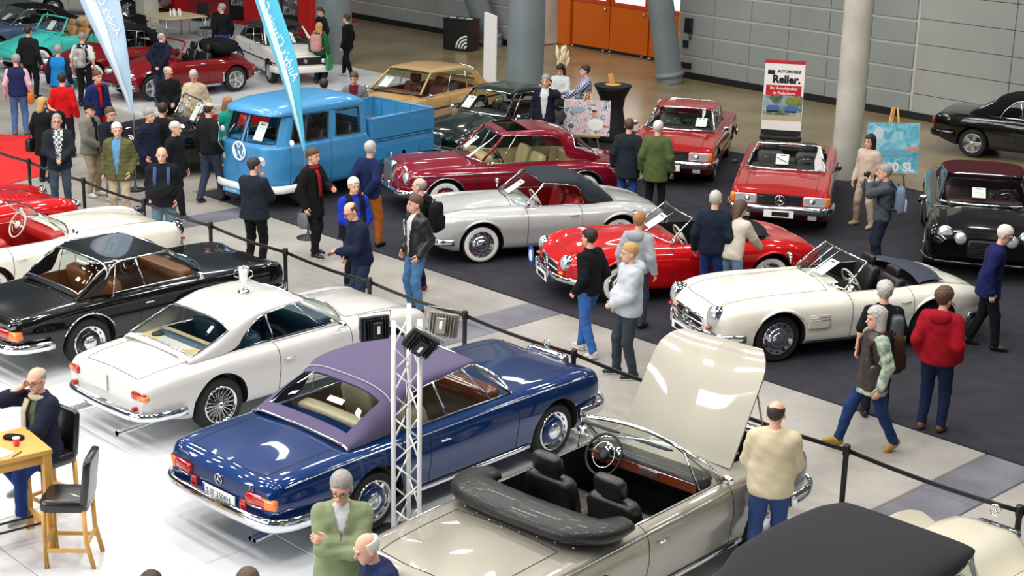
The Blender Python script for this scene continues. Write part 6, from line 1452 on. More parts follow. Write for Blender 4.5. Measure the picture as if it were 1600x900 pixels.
def build_hall():
    fl = mesh('floor', [(-45, -8, -.02), (45, -8, -.02), (45, 75, -.02), (-45, 75, -.02)], [(0, 1, 2, 3)], CONC, None, False); tag(fl, kind='structure')
    # walkway slabs with dark slate strips between them
    cut = [-47, -39.1, -38.4, -31.45, -30.75, -23.8, -23.1, -16.12, -15.42, -8.42, -7.72, -1, 0, 7]
    for a, b in zip(cut[:-1], cut[1:]):
        dark = (b-a) < .9
        if dark:
            slab('slate_slab', a+.005, b-.005, 12.0, 14.52, -.03, 0, SLATE, fl); slab('slate_slab', a+.005, b-.005, 14.54, 15.93, -.03, 0, SLATE, fl)
        else: slab('concrete_slab', a+.005, b-.005, 12.0, 15.93, -.03, 0, WALK, fl)
    slab('concrete_slab', -60, -25.4, 15.95, 27.2, -.03, -.005, WALK, fl)
    ca = slab('black_carpet', -25.2, 4, 15.94, 27.2, -.03, .012, CARPET); tag(ca, 'black exhibition carpet under the right-hand row of cars', 'carpet')
    # white stand floor from large plates
    st = empty('stand_floor', UV(-14, 6, 0)); tag(st, 'white glossy exhibition floor of large plates under the left-hand cars', 'stand floor')
    ib = Matrix.Translation(UV(-14, 6, 0)).inverted()
    for i in range(17):
        for j in range(7):
            o = slab('floor_plate', -34+i*2.2+.003, -31.8+i*2.2-.003, -2.6+j*2.2+.003+.0, -.4+j*2.2-.003, -.03, .010, STAND, st); o.matrix_parent_inverse = ib
    pf = slab('display_platform', -47, -32.6, 19.2, 27.6, -.03, .05, STAND); tag(pf, 'low white platform under the dark red convertibles', 'platform')
    pf = slab('display_platform', -47.5, -42.6, 27.9, 30.2, -.03, .05, STAND); tag(pf, 'low white platform under the distant table', 'platform')
    pf = slab('display_platform', -36, -33.4, 27.7, 30.5, -.03, .03, STAND) if False else None
    q = [gp(64, 214), gp(73, 273), gp(-90, 315), gp(-90, 205)]; rc = mesh('red_carpet', [tuple(v) for v in q]+[(v.x, v.y, .014) for v in q], [(4, 5, 6, 7)[::-1]]+[(i, (i+1) % 4, 4+(i+1) % 4, 4+i) for i in range(4)], REDC, None, False); tag(rc, 'small red carpet on the aisle at the left edge', 'carpet')
    rb = slab('red_carpet', -62, -43.5, 30.6, 34.2, -.01, .03, REDC); tag(rb, 'red booth carpet at the far back left', 'carpet')
    # back wall in its own frame
    A = np.array((-5.57, 55.83, 0)); wa = math.radians(-47.78); wd_ = np.array((math.cos(wa), math.sin(wa), 0)); wn = np.array((-math.sin(wa), math.cos(wa), 0))
    WF = lambda s, t, z: A+wd_*s+wn*t+np.array((0, 0, z))
    def wbox(name, s0, s1, t0, t1, z0, z1, mat, parent=None):
        V, F = box(((s0+s1)/2, (t0+t1)/2, (z0+z1)/2), (s1-s0, t1-t0, z1-z0)); V = np.array([A+wd_*p[0]+wn*p[1]+np.array((0, 0, p[2])) for p in V])
        return mesh(name, V, F, mat, parent, False)
    GAP = M('wall_joint_white', (200, 198, 190), .5, 0, 0, .04); BASE = M('plinth_black', (18, 18, 20), .6, 0, 0, .05)
    wl = wbox('wall_back', -1, 8.4, .05, .35, 0, 9, GAP); tag(wl, kind='structure')
    wr = wbox('wall_back', 15.0, 42, .05, .35, 0, 9, GAP); tag(wr, kind='structure')
    tag(wbox('baseboard_back', -1, 8.4, -.03, .06, -.02, .16, BASE), kind='structure'); tag(wbox('baseboard_back', 15.0, 42, -.03, .06, -.02, .16, BASE), kind='structure')
    for (w_, s0, s1) in ((wl, -.95, 8.4), (wr, 15.05, 22.95)):
        s = s0
        while s < s1-.1:
            e = min(s+1.30, s1)
            for k in range(7): wbox('wall_panel', s+.008, e-.008, 0, .06, .16 if k == 0 else k*.6+.035, (k+1)*.6-.035, PANEL, w_)
            s = e
    wbox('joint_backing', 22.93, 42, .03, .055, 0, 9, M('joint_dark', (84, 84, 84), .6), wr)
    s = 22.945
    while s < 39:
        for k in range(7): wbox('wall_panel', s+.010, s+2.59, 0, .05, .16 if k == 0 else k*.615+.008, (k+1)*.615-.008, PANEL2, wr)
        s += 2.6
    # recessed orange doors
    j = wbox('wall_recess', 8.05, 8.4, 0, 2.2, 0, 9, RAW); tag(j, kind='structure'); j = wbox('wall_recess', 15.0, 15.3, .3, 2.2, 0, 9, RAW); tag(j, kind='structure')
    j = wbox('wall_recess', 8.4, 15.0, 1.95, 2.2, 0, 9, RAW); tag(j, kind='structure')
    dr = wbox('door_1', 8.42, 8.95, 1.60, 1.94, 0, 4, ORANGE); tag(dr, kind='structure')
    LIT = M('daylit_pane', (250, 250, 248), .3, 0, 0, 0, emit=1.6)
    for k, (s0, s1, gl) in enumerate(((9.0, 10.62, True), (10.66, 12.28, True), (12.34, 12.62, False), (12.66, 14.95, True))):
        dd = wbox('door_%d' % (k+2), s0, s1, 1.70, 1.80, .06, 1.42, ORANGE); tag(dd, kind='structure')
        FR = M('door_frame_red', (196, 66, 16), .4, 0, .2, .04)
        if gl:
            wbox('window_frame', s0, s1, 1.68, 1.82, 1.42, 1.55, FR, dd); wbox('window_frame', s0, s0+.16, 1.68, 1.82, 1.55, 3.2, FR, dd); wbox('window_frame', s1-.16, s1, 1.68, 1.82, 1.55, 3.2, FR, dd)
            wbox('window_pane', s0+.16, s1-.16, 1.74, 1.77, 1.55, 3.2, LIT, dd)
            mesh('door_knob', *sup(WF(s1-.12, 1.62, 1.30), (.10, .10, .10), 1.0), STEEL, dd)
        else: wbox('window_frame', s0, s1, 1.70, 1.80, 1.42, 3.2, FR, dd)
        wbox('door_seal', s0, s1, 1.69, 1.81, 0, .06, BASE, dd)
        for q in (s0+.12, s1-.12): mesh('floor_bolt', *lathe([(.05, 0), (.05, .04), (0, .06)], 12, 'z', WF(q, 1.60, 0)), STEEL, dd)
    # things on the wall
    ph = empty('wall_telephone', WF(15.45, -.02, 1.30)); mesh('phone_housing', *box((0, 0, .17), (.26, .12, .40), wa), BLACK, ph, False); mesh('handset', *sup((.05, -.10, .20), (.06, .07, .26), .5), cloth((60, 60, 64)), ph)
    mesh('phone_cord', *tube([(.0, -.06, -.02), (.02, -.07, -.20), (.06, -.07, -.24), (.08, -.06, -.02)], .012, 5), BLACK, ph); tag(ph, 'black wall telephone beside the leaning grey column', 'telephone')
    sw = wbox('switch_box', 15.27, 15.45, -.05, .01, .84, 1.04, BLACK); tag(sw, 'small black switch box below the wall telephone', 'switch box')
    sw = wbox('socket_box', 15.22, 15.60, -.05, .01, .26, .42, BLACK); tag(sw, 'black double socket box low on the wall', 'socket box')
    # columns
    def column(name, label, base, top, r, mat, collar=False, foot=None):
        e = mesh(name, *lathe([(r, 0), (r, .3), (r, 9.0)], 32, 'z', (0, 0, 0), None), mat, None, True, None, .6)
        d = Vector(top)-Vector(base); e.matrix_basis = Matrix.Translation(base) @ Vector((0, 0, 1)).rotation_difference(d.normalized()).to_matrix().to_4x4()
        if collar:
            mesh('column_collar', *lathe([(r*1.0, .16), (r*1.16, .18), (r*1.16, .26), (r*1.0, .30)], 32), mat, e); mesh('column_foot', *lathe([(r*.92, -.2), (r*.92, .18)], 32), mat, e)
        tag(e, label, 'column', 'hall columns'); return e
    column('leaning_column', 'leaning grey steel column beside the black counter', (-.81, 49.9, 0), (-1.36, 49.9, 1.5), .36, PILLAR, True)
    column('leaning_column', 'leaning grey steel column in front of the orange doors', (4.27, 43.5, 0), (3.88, 43.5, 2.25), .36, PILLAR, True)
    column('round_column', 'thick grey column behind the dark green saloon', (.19, 39.1, 0), (.24, 39.1, 5), .46, PILLAR)
    column('round_column', 'thick blue-grey column behind the woman dressed in black', (-5.30, 45.5, 0), (-5.30, 45.5, 5), .52, PILLAR)
    column('round_column', 'pale round concrete column beside the woman in beige', (6.80, 31.75, 0), (6.80, 31.75, 5), .285, RAW)
    pc = mesh('square_column', *box((-12.4, 52.9, 4), (.55, .55, 8), ANG), RAW, None, False); tag(pc, 'pale square concrete pillar behind the distant table', 'column', 'hall columns')
    # black counter with arc logo
    ct = empty('black_counter', (-1.75, 48.95, 0), math.radians(-30)); mesh('counter_body', *box((0, 0, .46), (.95, .62, .92)), M('counter_black', (20, 22, 24), .45, 0, .2, .04), ct, False); mesh('counter_top', *box((0, 0, .935), (.98, .66, .03)), BLACK, ct, False)
    lg = MB()
    for k, r in enumerate((.09, .19, .29, .39)): lg.add(*tube([(.40-r*math.cos(a), -.318, .06+r*math.sin(a)) for a in np.linspace(0, math.pi/2, 9)], .030, 6, flat=(1, .3), up=(0, 1, 0)))
    lg.build('arc_logo', PAPER, ct, True); tag(ct, 'black counter with a white arc logo beside a leaning column', 'counter')
    for k, x in enumerate((-.3, 0, .28)):
        o = mesh('leaflet_tray', *box((0, 0, 0), (.2, .14, .012)), PAPER, None, False, loc=Vector((-1.75, 48.95, .957))+Matrix.Rotation(math.radians(-30), 3, 'Z') @ Vector((x, 0, 0))); tag(o, 'small white leaflet pile on the black counter', 'leaflets', 'leaflets on the black counter')
    wp_ = mesh('display_board', *box((-.72, 41.6, 1.0), (.06, .9, 2.0), math.radians(20)), PAPER, None, False); tag(wp_, 'tall narrow white board leaning by the thick column', 'board')
def stanchions():
    blk = M('stanchion_black', (22, 22, 24), .45, .2, .1, .04)
    for k in range(-1, 11):
        u = -25.977+k*1.9546; v = 12.93
        nm = ['near the red roadster', 'beside the checked shirt man', 'in front of the olive jacket man', 'by the bald man with blue straps', 'beside the black coupe nose', 'behind the man looking at his phone', 'behind the floodlights', 'at the blue convertible nose', 'hidden by the raised bonnet', 'by the cream sweater man', 'behind the cream cabriolet'][min(max(k, 0), 10)]
        p = empty('barrier_post', UV(u, v), ANG)
        mesh('post_tube', *lathe([(.030, .02), (.030, .82), (.030, .85)], 14), blk, p); mesh('post_base', *lathe([(.17, 0), (.17, .012), (.12, .03), (.032, .045)], 24), blk, p)
        mesh('belt_head', *lathe([(.037, .82), (.040, .84), (.040, .92), (.034, .935), (0, .935)], 14), blk, p)
        mesh('belt', *tube([(.03+1.895*t, 0, .875-.03*math.sin(math.pi*t)) for t in np.linspace(0, 1, 9)], .026, 6, flat=(.12, 1)), blk, p)
        tag(p, ('black belt barrier post '+nm) if -1 < k < 11 else 'black belt barrier post at the left end of the row', 'barrier post', 'belt barrier posts along the aisle')
def furniture():
    # bar table and stools, lower left
    t = empty('bar_table', (-5.06, 14.02, 0), math.radians(38.0)); WOODT = WOOD
    tx = Matrix.Rotation(math.radians(0), 3, 'Z')
    mesh('table_top', *box((0, 0, 1.06), (1.10, .70, .05)), WOODT, t, False)
    for sx in (1, -1):
        for sy in (1, -1): mesh('leg', *box((sx*.50, sy*.30, .52), (.085, .085, 1.04)), WOODT, t, False)
        mesh('stretcher', *box((sx*.50, 0, .22), (.05, .56, .07)), WOODT, t, False)
    for sy in (1, -1): mesh('apron', *box((0, sy*.30, .985), (.92, .03, .10)), WOODT, t, False)
    for y in (.10, -.10): mesh('foot_rail', *tube([(-.48, y, .22), (.48, y, .22)], .012, 8), BLACK, t)
    tag(t, 'tall oak bar table with papers at the left edge', 'table')
    leather = M('black_leatherette', (22, 20, 20), .3, 0, .3, .05, 20, .1)
    def stool(loc, rz, label):
        s = empty('bar_stool', loc, rz)     # faces +x
        mesh('seat', *sup((0, 0, .66), (.46, .44, .13), .25, None, None, 16, 8), leather, s); mesh('backrest', *sup((-.22, 0, .89), (.075, .44, .50), .22, None, rot('Y', -7), 16, 8), leather, s)
        for sx in (1, -1):
            for sy in (1, -1): mesh('leg', *tube([(sx*.19, sy*.19, .62), (sx*.195, sy*.19, .3), (sx*.19-(.07 if sx < 0 else 0), sy*.19, 0)], .026, 4, flat=(1, 1)), WOOD, s)
            mesh('stretcher', *box((sx*.20, 0, .26), (.03, .36, .035)), WOOD, s, False)
        for sy in (1, -1): mesh('stretcher', *box((-.01, sy*.19, .20), (.38, .03, .035)), WOOD, s, False)
        tag(s, label, 'bar stool', 'bar stools at the oak table')
    stool((-4.23, 13.88, 0), math.radians(182), 'empty oak bar stool with glossy black seat in front')
    stool((-4.72, 14.88, 0), math.radians(232), 'oak bar stool under the seated man')
    T = Matrix.Translation((-5.06, 14.02, 0)) @ Matrix.Rotation(math.radians(38), 4, 'Z')
    o = mesh('notepad', *box((0, 0, 0), (.30, .21, .008)), PAPER, None, False); o.matrix_basis = T @ Matrix.Translation((.04, -.20, 1.09)) @ Matrix.Rotation(.3, 4, 'Z'); tag(o, 'white notepad lying on the oak bar table', 'notepad')
    o = mesh('ballpoint_pen', *tube([(-.07, 0, 0), (.07, 0, 0)], .005, 6), BLACK, None); o.matrix_basis = T @ Matrix.Translation((.22, -.30, 1.092)) @ Matrix.Rotation(.6, 4, 'Z'); tag(o, 'black pen beside the white notepad', 'pen')
    cp = empty('paper_cup', T @ Vector((.30, -.08, 1.086))); mesh('cup_wall', *lathe([(.026, 0), (.036, .08), (.033, .08), (.024, .01)], 16, close=False), M('cup_red', (205, 60, 54), .6), cp); mesh('cup_rim', *lathe([(.034, .075), (.038, .08), (.036, .085)], 16), PAPER, cp); tag(cp, 'small red and white paper cup on the bar table', 'cup')
    o = mesh('glasses_case', *sup((0, 0, .02), (.22, .12, .045), .7), cloth((24, 24, 26)), None); o.matrix_basis = T @ Matrix.Translation((.34, .10, 1.085)) @ Matrix.Rotation(-.9, 4, 'Z'); tag(o, 'soft black pouch on the bar table', 'pouch')
    # distant table with black chairs
    t = empty('meeting_table', (-10.75, 49.35, .05), math.radians(-46)); mesh('table_top', *box((0, 0, .73), (1.5, 1.5, .035)), M('birch', (226, 204, 168), .5, 0, 0, .06), t, False)
    for sx in (1, -1):
        for sy in (1, -1): mesh('leg', *tube([(sx*.70, sy*.70, 0), (sx*.70, sy*.70, .72)], .028, 8), STEEL, t)
    tag(t, 'square birch meeting table with steel legs in the background', 'table')
    for k, (dx, dy) in enumerate(((-.05, .05), (.10, .10), (.02, -.10), (.18, -.05), (-.12, -.06))):
        b = mesh('white_bottle', *lathe([(.035, 0), (.035, .13), (.016, .17), (.016, .21), (0, .21)], 12), PAPER, None, True, None, .6, (-10.7+dx, 49.3+dy, .80)); tag(b, 'small white bottle on the birch meeting table', 'bottle', 'white bottles on the meeting table')
    def chair(loc, rz, label):
        s = empty('cantilever_chair', loc, rz)
        mesh('seat', *sup((0, 0, .45), (.46, .46, .05), .25), BLACK, s); mesh('backrest', *sup((-.23, 0, .72), (.04, .46, .46), .2, None, rot('Y', -8)), BLACK, s)
        for sy in (1, -1): mesh('side_frame', *tube([(-.22, sy*.24, .02), (.24, sy*.24, .02), (.25, sy*.24, .44), (.22, sy*.24, .64), (-.20, sy*.24, .66)], .013, 7), STEEL, s)
        tag(s, label, 'chair', 'black chairs at the meeting table')
    chair((-11.95, 49.9, .05), math.radians(-10), 'black chair left of the birch meeting table'); chair((-10.2, 50.7, .05), math.radians(250), 'black chair behind the birch meeting table'); chair((-9.55, 48.75, .05), math.radians(160), 'black cantilever chair right of the birch meeting table'); chair((-11.3, 48.0, .05), math.radians(60), 'black chair hidden behind the dark red soft top')
    # high table under black stretch cover
    h = empty('cocktail_table', (2.17, 35.2, 0)); STR = M('stretch_cover', (14, 14, 16), .7, 0, 0, .05, 20, .05)
    mesh('stretch_cover', *lathe([(.46, 0), (.40, .12), (.30, .45), (.25, .72), (.29, .98), (.38, 1.16), (.42, 1.235)], 32), STR, h); mesh('table_top', *lathe([(.425, 1.23), (.43, 1.245), (.425, 1.26), (0, 1.262)], 32), STR, h)
    tag(h, 'cocktail table under a black stretch cover', 'table')
    w = empty('wooden_display', (2.17, 35.15, 1.263)); mesh('display_foot', *lathe([(.17, 0), (.18, .01), (.18, .025), (0, .025)], 24), WOOD, w); mesh('display_plaque', *sup((-.05, 0, .14), (.12, .03, .24), .3, None, rot('Y', -12)), WOOD, w); tag(w, 'small golden wooden plaque on the black cocktail table', 'plaque')
    # easels
    def easel(loc, rz, cw, ch, z0, mats, label, lab2, tall):
        e = empty('easel', loc, rz)
        for x, tx_ in ((-.30, -.05), (.30, .05)): mesh('leg', *tube([(x, 0, 0), (tx_, .12, tall)], .02, 6), WOOD, e)
        mesh('leg', *tube([(0, .65, 0), (0, .14, tall)], .02, 6), WOOD, e); mesh('ledge', *box((0, -.0, z0-.02), (.62, .07, .03)), WOOD, e, False)
        tag(e, label, 'easel', 'easels with paintings')
        p = empty('painting', e.matrix_basis @ Vector((0, -.03, z0))); p.rotation_euler = (math.radians(-7), 0, rz)
        mesh('canvas', *box((0, 0, ch/2), (cw, .035, ch)), mats, p, False); tag(p, lab2, 'painting'); return p
    def art(key, cols, scale):
        m = bpy.data.materials.new(key); m.use_nodes = True; nt = m.node_tree; b = nt.nodes['Principled BSDF']; tc = nt.nodes.new('ShaderNodeTexCoord'); n = nt.nodes.new('ShaderNodeTexNoise'); r = nt.nodes.new('ShaderNodeValToRGB')
        n.inputs['Scale'].default_value = scale; n.inputs['Detail'].default_value = 6; n.inputs['Distortion'].default_value = 1.2; nt.links.new(tc.outputs['Object'], n.inputs['Vector']); nt.links.new(n.outputs['Fac'], r.inputs['Fac'])
        el = r.color_ramp.elements; el[0].position = .3; el[0].color = S(*cols[0]); el[1].position = .75; el[1].color = S(*cols[-1])
        for k, c in enumerate(cols[1:-1]): q = el.new(.3+.45*(k+1)/(len(cols)-1)); q.color = S(*c)
        nt.links.new(r.outputs['Color'], b.inputs['Base Color']); b.inputs['Roughness'].default_value = .6; return m
    p = easel((1.55, 34.0, 0), math.radians(-6), 1.02, .78, .33, art('collage_paint', [(30, 34, 52), (120, 130, 156), (232, 228, 228), (206, 150, 156), (240, 238, 236), (110, 140, 176)], 11), 'wooden easel carrying the collage picture', 'pale collage picture with a white-shirted figure on the easel', 1.25)
    # generic figure and blurred shapes of the collage, as flat print
    def blob(o, x, z, w, h, rgb, nm, rz=0): mesh(nm, *sup((x, -.0185, z), (w, .004, h), .9, None, rot('Y', rz), 16, 6), M('print_%d_%d_%d' % rgb, rgb, .6, 0, 0, .12, 20), o)
    blob(p, .20, .24, .36, .26, (236, 234, 232), 'printed_shirt'); blob(p, .16, .46, .11, .15, (196, 150, 128), 'printed_face'); blob(p, .16, .54, .12, .06, (58, 44, 40), 'printed_hair'); blob(p, -.20, .56, .34, .14, (150, 176, 190), 'printed_car', -8); blob(p, .40, .22, .10, .05, (190, 90, 80), 'printed_hand', 20); blob(p, -.34, .20, .14, .10, (90, 96, 120), 'printed_patch')
    p = easel((7.56, 30.95, 0), math.radians(4), 1.06, 1.02, .30, art('turquoise_paint', [(90, 150, 170), (96, 184, 206), (130, 202, 220), (176, 220, 228), (80, 160, 190)], 5), 'wooden easel carrying the turquoise painting', 'turquoise painting with white lettering on the easel', 1.62)
    blob(p, .05, .42, .86, .18, (110, 176, 196), 'painted_car'); blob(p, .40, .50, .30, .10, (216, 150, 140), 'painted_shade'); blob(p, -.30, .80, .20, .26, (206, 224, 226), 'painted_cloud')
    text('painted_lettering', '190 SL', .26, PAPER, p, frame((.10, -.0205, .13), (1, 0, 0), (0, 0, 1)), .001, bold=.008)
    # roll-up banner
    b = empty('roll_up_banner', (6.08, 35.6, 0), math.radians(-12)); PN = lambda z0, z1, m, nm, w=.90, y=0: mesh(nm, *box((0, y, (z0+z1)/2), (w, .012, z1-z0)), m, b, False)
    mesh('base_cassette', *sup((0, 0, .06), (.96, .22, .12), .3), BLACK, b); PN(.10, 1.84, PAPER, 'banner_sheet'); rd = M('banner_red', (200, 30, 44), .6, 0, 0, .03)
    PN(1.76, 1.842, rd, 'red_top_band', .902, -.002); PN(1.04, 1.27, rd, 'red_text_band', .80, -.003)
    PN(.46, 1.04, art('banner_photo', [(40, 60, 50), (96, 120, 90), (150, 170, 190), (210, 206, 190)], 4), 'photo_print', .88, -.002); PN(.46, .58, M('photo_road', (196, 180, 152), .6), 'photo_road', .88, -.003); PN(.12, .24, M('banner_foot', (26, 26, 28), .6), 'dark_foot_band', .902, -.003)
    for x in (-.22, .20):
        mesh('printed_car', *sup((x, -.009, .74), (.30, .004, .14), .7), M('print_blue', (70, 110, 170), .5), b); mesh('printed_shade', *sup((x, -.009, .67), (.30, .004, .04), .7), BLACK, b)
    mesh('printed_tree', *sup((.22, -.0085, .93), (.36, .004, .20), .9), M('print_leaf', (130, 140, 60), .6), b)
    fr = lambda x, z: frame((x, -.0085, z), (1, 0, 0), (0, 0, 1))
    text('logo_lettering', 'Reller.', .24, BLACK, b, fr(.05, 1.40), .001, bold=.012); text('logo_lettering', 'AUTOMOBILE', .085, BLACK, b, fr(.10, 1.585), .001, bold=.004)
    mesh('logo_block', *box((-.30, -.006, 1.56), (.16, .004, .10)), BLACK, b, False)
    text('banner_lettering', 'Ihr Autohändler', .095, PAPER, b, fr(0, 1.20), .001, bold=.002); text('banner_lettering', 'in Paderborn', .095, PAPER, b, fr(.02, 1.09), .001, bold=.002)
    tag(b, 'white and red roll-up banner with black lettering behind the open red convertible', 'banner')
    # pampas grass in a vase on a stand
    v = empty('dried_grass_vase', (1.06, 37.0, 0)); mesh('vase_stand', *lathe([(.16, 0), (.16, .9), (0, .9)], 20), PAPER, v); mesh('vase', *lathe([(.07, .9), (.10, 1.0), (.09, 1.12), (.05, 1.2)], 20), M('vase_blue', (40, 60, 110), .2, 0, .6), v)
    random.seed(3)
    for k in range(13):
        a = random.uniform(0, 6.28); r = random.uniform(.02, .20); h = random.uniform(1.5, 1.92)
        mesh('grass_plume', *tube([(0, 0, 1.15), (r*.5*math.cos(a), r*.5*math.sin(a), h-.3), (r*.8*math.cos(a), r*.8*math.sin(a), h-.12), (r*math.cos(a), r*math.sin(a), h)], [.005, .006, .045, .008], 7), M('pampas', (226, 210, 180), .9, 0, 0, .2, 40, .5), v)
    tag(v, 'dried pampas grass in a blue vase beside the thick column', 'vase')
    # lamp tower
    t = empty('lamp_tower', (-1.03, 14.56, 0), math.radians(14)); WHT = M('truss_white', (232, 232, 228), .45, .1, .1, .04)
    ch = [(-.13, -.07), (.13, -.07), (.06, .14)]
    for x, y in ch: mesh('truss_chord', *tube([(x, y, .02), (x, y, 2.34+(.10 if y > 0 else 0))], .025, 10), WHT, t)
    for i in range(3):
        a, b_ = ch[i], ch[(i+1) % 3]; 
        for k in range(9):
            z0 = .12+k*.245; p, q = ((a, b_) if k % 2 else (b_, a)); mesh('truss_brace', *tube([(p[0], p[1], z0), (q[0], q[1], z0+.235)], .009, 6), WHT, t)
    mesh('base_plate', *box((0, .02, .012), (.62, .62, .02)), STEEL, t, False); tag(t, 'white triangular truss lamp tower between the blue and silver convertibles', 'lamp tower')
    FL = M('lamp_housing', (30, 36, 38), .4, .3, 0, .05); FG = M('lamp_fins_grey', (150, 146, 138), .4, .6, 0, .1)
    def flood(loc, eul, m, label):
        f = empty('floodlight', loc); f.rotation_euler = [math.radians(a) for a in eul]
        mesh('lamp_body', *box((0, 0, 0), (.30, .05, .24)), m, f, False)
        for k in range(9): mesh('cooling_fin', *box((-.12+k*.03, -.045, 0), (.008, .05, .21)), m, f, False)
        mesh('driver_box', *box((.0, -.085, 0), (.10, .05, .16)), m, f, False); mesh('lamp_glass', *box((0, .028, 0), (.27, .006, .21)), LENSW, f, False)
        mesh('type_plate', *box((0, -.112, .01), (.03, .003, .08)), PAPER, f, False)
        mesh('bracket', *tube([(-.16, 0, 0), (-.17, .0, .16), (.17, 0, .16), (.16, 0, 0)], .008, 6), STEEL, f); tag(f, label, 'floodlight', 'floodlights on the lamp tower')
    flood((-1.33, 14.51, 2.25), (0, 0, 28), FL, 'black floodlight on the left side of the lamp tower'); flood((-.87, 14.41, 2.14), (25, 32, 10), FL, 'tilted black floodlight on the front of the lamp tower'); flood((-.67, 14.76, 2.22), (-8, 4, -12), FG, 'grey finned floodlight on the right side of the lamp tower')
    mesh('lamp_cable', *tube([(-.02, 0, 2.2), (.02, -.03, 1.6), (-.03, 0, 1.0), (.01, 0, .1)], .006, 5), BLACK, t)
    # feather flags (seen from the back, lettering mirrored)
    def flag(base, Y, tip, left, right, col, band, label, txt_at, base_label):
        f = empty('feather_flag', base); B = np.array(base)
        Lc = catmull([np.array((p[0], Y, p[1])) for p in left], 5); Rc = catmull([np.array((p[0], Y-.03, p[1])) for p in right], 5); n = len(Lc); V = []; F = []
        Rc = np.array([Rc[min(len(Rc)-1, int(round(i*(len(Rc)-1)/(n-1))))] for i in range(n)])
        for i in range(n):
            for j in range(9):
                t = j/8; p = Lc[i]*(1-t)+Rc[i]*t-B; V.append(p+np.array((0, .05*math.sin(math.pi*t)*math.sin(i*.5+1), 0)))
        for i in range(n-1):
            for j in range(8): F.append((i*9+j, i*9+j+1, (i+1)*9+j+1, (i+1)*9+j))
        o = mesh('flag_cloth', V, F, col, f); md = o.modifiers.new('thickness', 'SOLIDIFY'); md.thickness = .004
        Vb = [V[i*9+j]+np.array((0, -.006, 0)) for i in range(n) for j in (0, 1)]; V2 = []
        for i in range(n): V2 += [V[i*9+1]+np.array((0, -.012, 0)), V[i*9+2]+np.array((0, -.012, 0)), V[i*9+3]+np.array((0, -.012, 0))]
        mesh('pale_band', V2, [(3*i+k, 3*i+k+1, 3*i+k+4, 3*i+k+3) for i in range(n-1) for k in (0, 1)], band, o)
        mesh('flag_pole', *tube([(0, 0, .03)]+[(p-B)+np.array((.0, .03, 0)) for p in Lc], .014, 8), STEEL, f)
        mesh('pole_foot', *lathe([(.20, 0), (.20, .02), (.04, .04), (.02, .12)], 20), BLACK, f)
        (x, z), dr, sz, s_ = txt_at
        d = Vector((dr[0], 0, dr[1])).normalized(); up = Vector((-d.z, 0, d.x))
        text('mirrored_lettering', s_, sz, M('flag_white', (236, 242, 246), .7), f, frame(Vector((x-B[0], Y-B[1]-.075, z-B[2])), d, up) @ Matrix.Diagonal((1, -1, 1, 1)), .001, 'LEFT', .35)
        tag(f, label, 'flag', 'feather flags')
    flag((-3.52, 26.09, 0), 26.05, (-3.54, 1.53), [(-3.55, 1.45), (-3.74, 2.15), (-3.93, 2.81), (-4.32, 4.03), (-4.55, 4.9)], [(-3.53, 1.45), (-3.58, 2.2), (-3.62, 2.9), (-3.75, 3.42), (-4.15, 4.6), (-4.45, 5.0)], M('flag_turquoise', (86, 196, 226), .7, 0, 0, .05), M('flag_band', (214, 236, 246), .7, 0, 0, .03), 'bright turquoise feather flag in front of the blue pickup', ((-3.66, 2.72), (-.40, 1.0), .20, "Andy's Classic Cars"), '')
    flag((-7.25, 29.31, 0), 29.3, (-7.21, 1.43), [(-7.22, 1.38), (-7.48, 2.1), (-7.74, 2.71), (-8.11, 3.58), (-8.4, 4.6)], [(-7.20, 1.38), (-7.22, 2.06), (-7.26, 2.66), (-7.37, 3.60), (-7.7, 4.4), (-8.2, 4.8)], M('flag_pale', (176, 204, 228), .7, 0, 0, .05), M('flag_pale_band', (214, 224, 236), .7, 0, 0, .03), 'pale blue feather flag in front of the dark red convertibles', ((-7.40, 2.95), (-.46, 1.0), .20, "Andy's Classic Cars"), '')
    # red booth at the far back
    for k, (x, y, w, h) in enumerate(((-8.7, 53.2, 1.0, 1.0), (-12.6, 57.2, 1.6, 1.0), (-6.6, 50.6, .7, 1.3))):
        b = empty('booth_counter', (x, y, .03), ANG); mesh('counter_body', *box((0, 0, h/2), (w, .6, h)), RED, b, False); mesh('counter_top', *box((0, 0, h+.02), (w+.06, .66, .04)), BLACK, b, False)
        tag(b, ['red booth counter behind the man in black', 'wide red booth counter at the top edge', 'red booth counter beside the blue-grey column'][k], 'counter', 'red booth counters')
    for k, (x, y) in enumerate(((-9.6, 54.4), (-7.5, 52.2))):
        b = empty('poster_stand', (x, y, .03), math.radians(-30)); mesh('stand_board', *box((0, 0, .8), (.8, .06, 1.6)), BLACK, b, False); mesh('poster_print', *box((0, -.034, .9), (.6, .006, .8)), art('poster%d' % k, [(20, 20, 24), (90, 90, 96), (220, 220, 220)], 6), b, False)
        tag(b, ['black poster stand with white print left of the red counter', 'black poster stand beside the white cabriolet roof'][k], 'poster stand', 'poster stands in the red booth')
    # beige cover folded on the red roadster
    o = mesh('folded_cover', *sup((0, 0, .11), (.9, .5, .26), .55, None, None, 18, 8), cloth((214, 190, 146)), None, loc=(-9.35, 26.1, .90)); o.rotation_euler = (0, .08, math.radians(30)); tag(o, 'beige cloth cover lying on the far wing of the red roadster', 'cloth cover')
build_cars(); build_hall(); stanchions(); furniture()
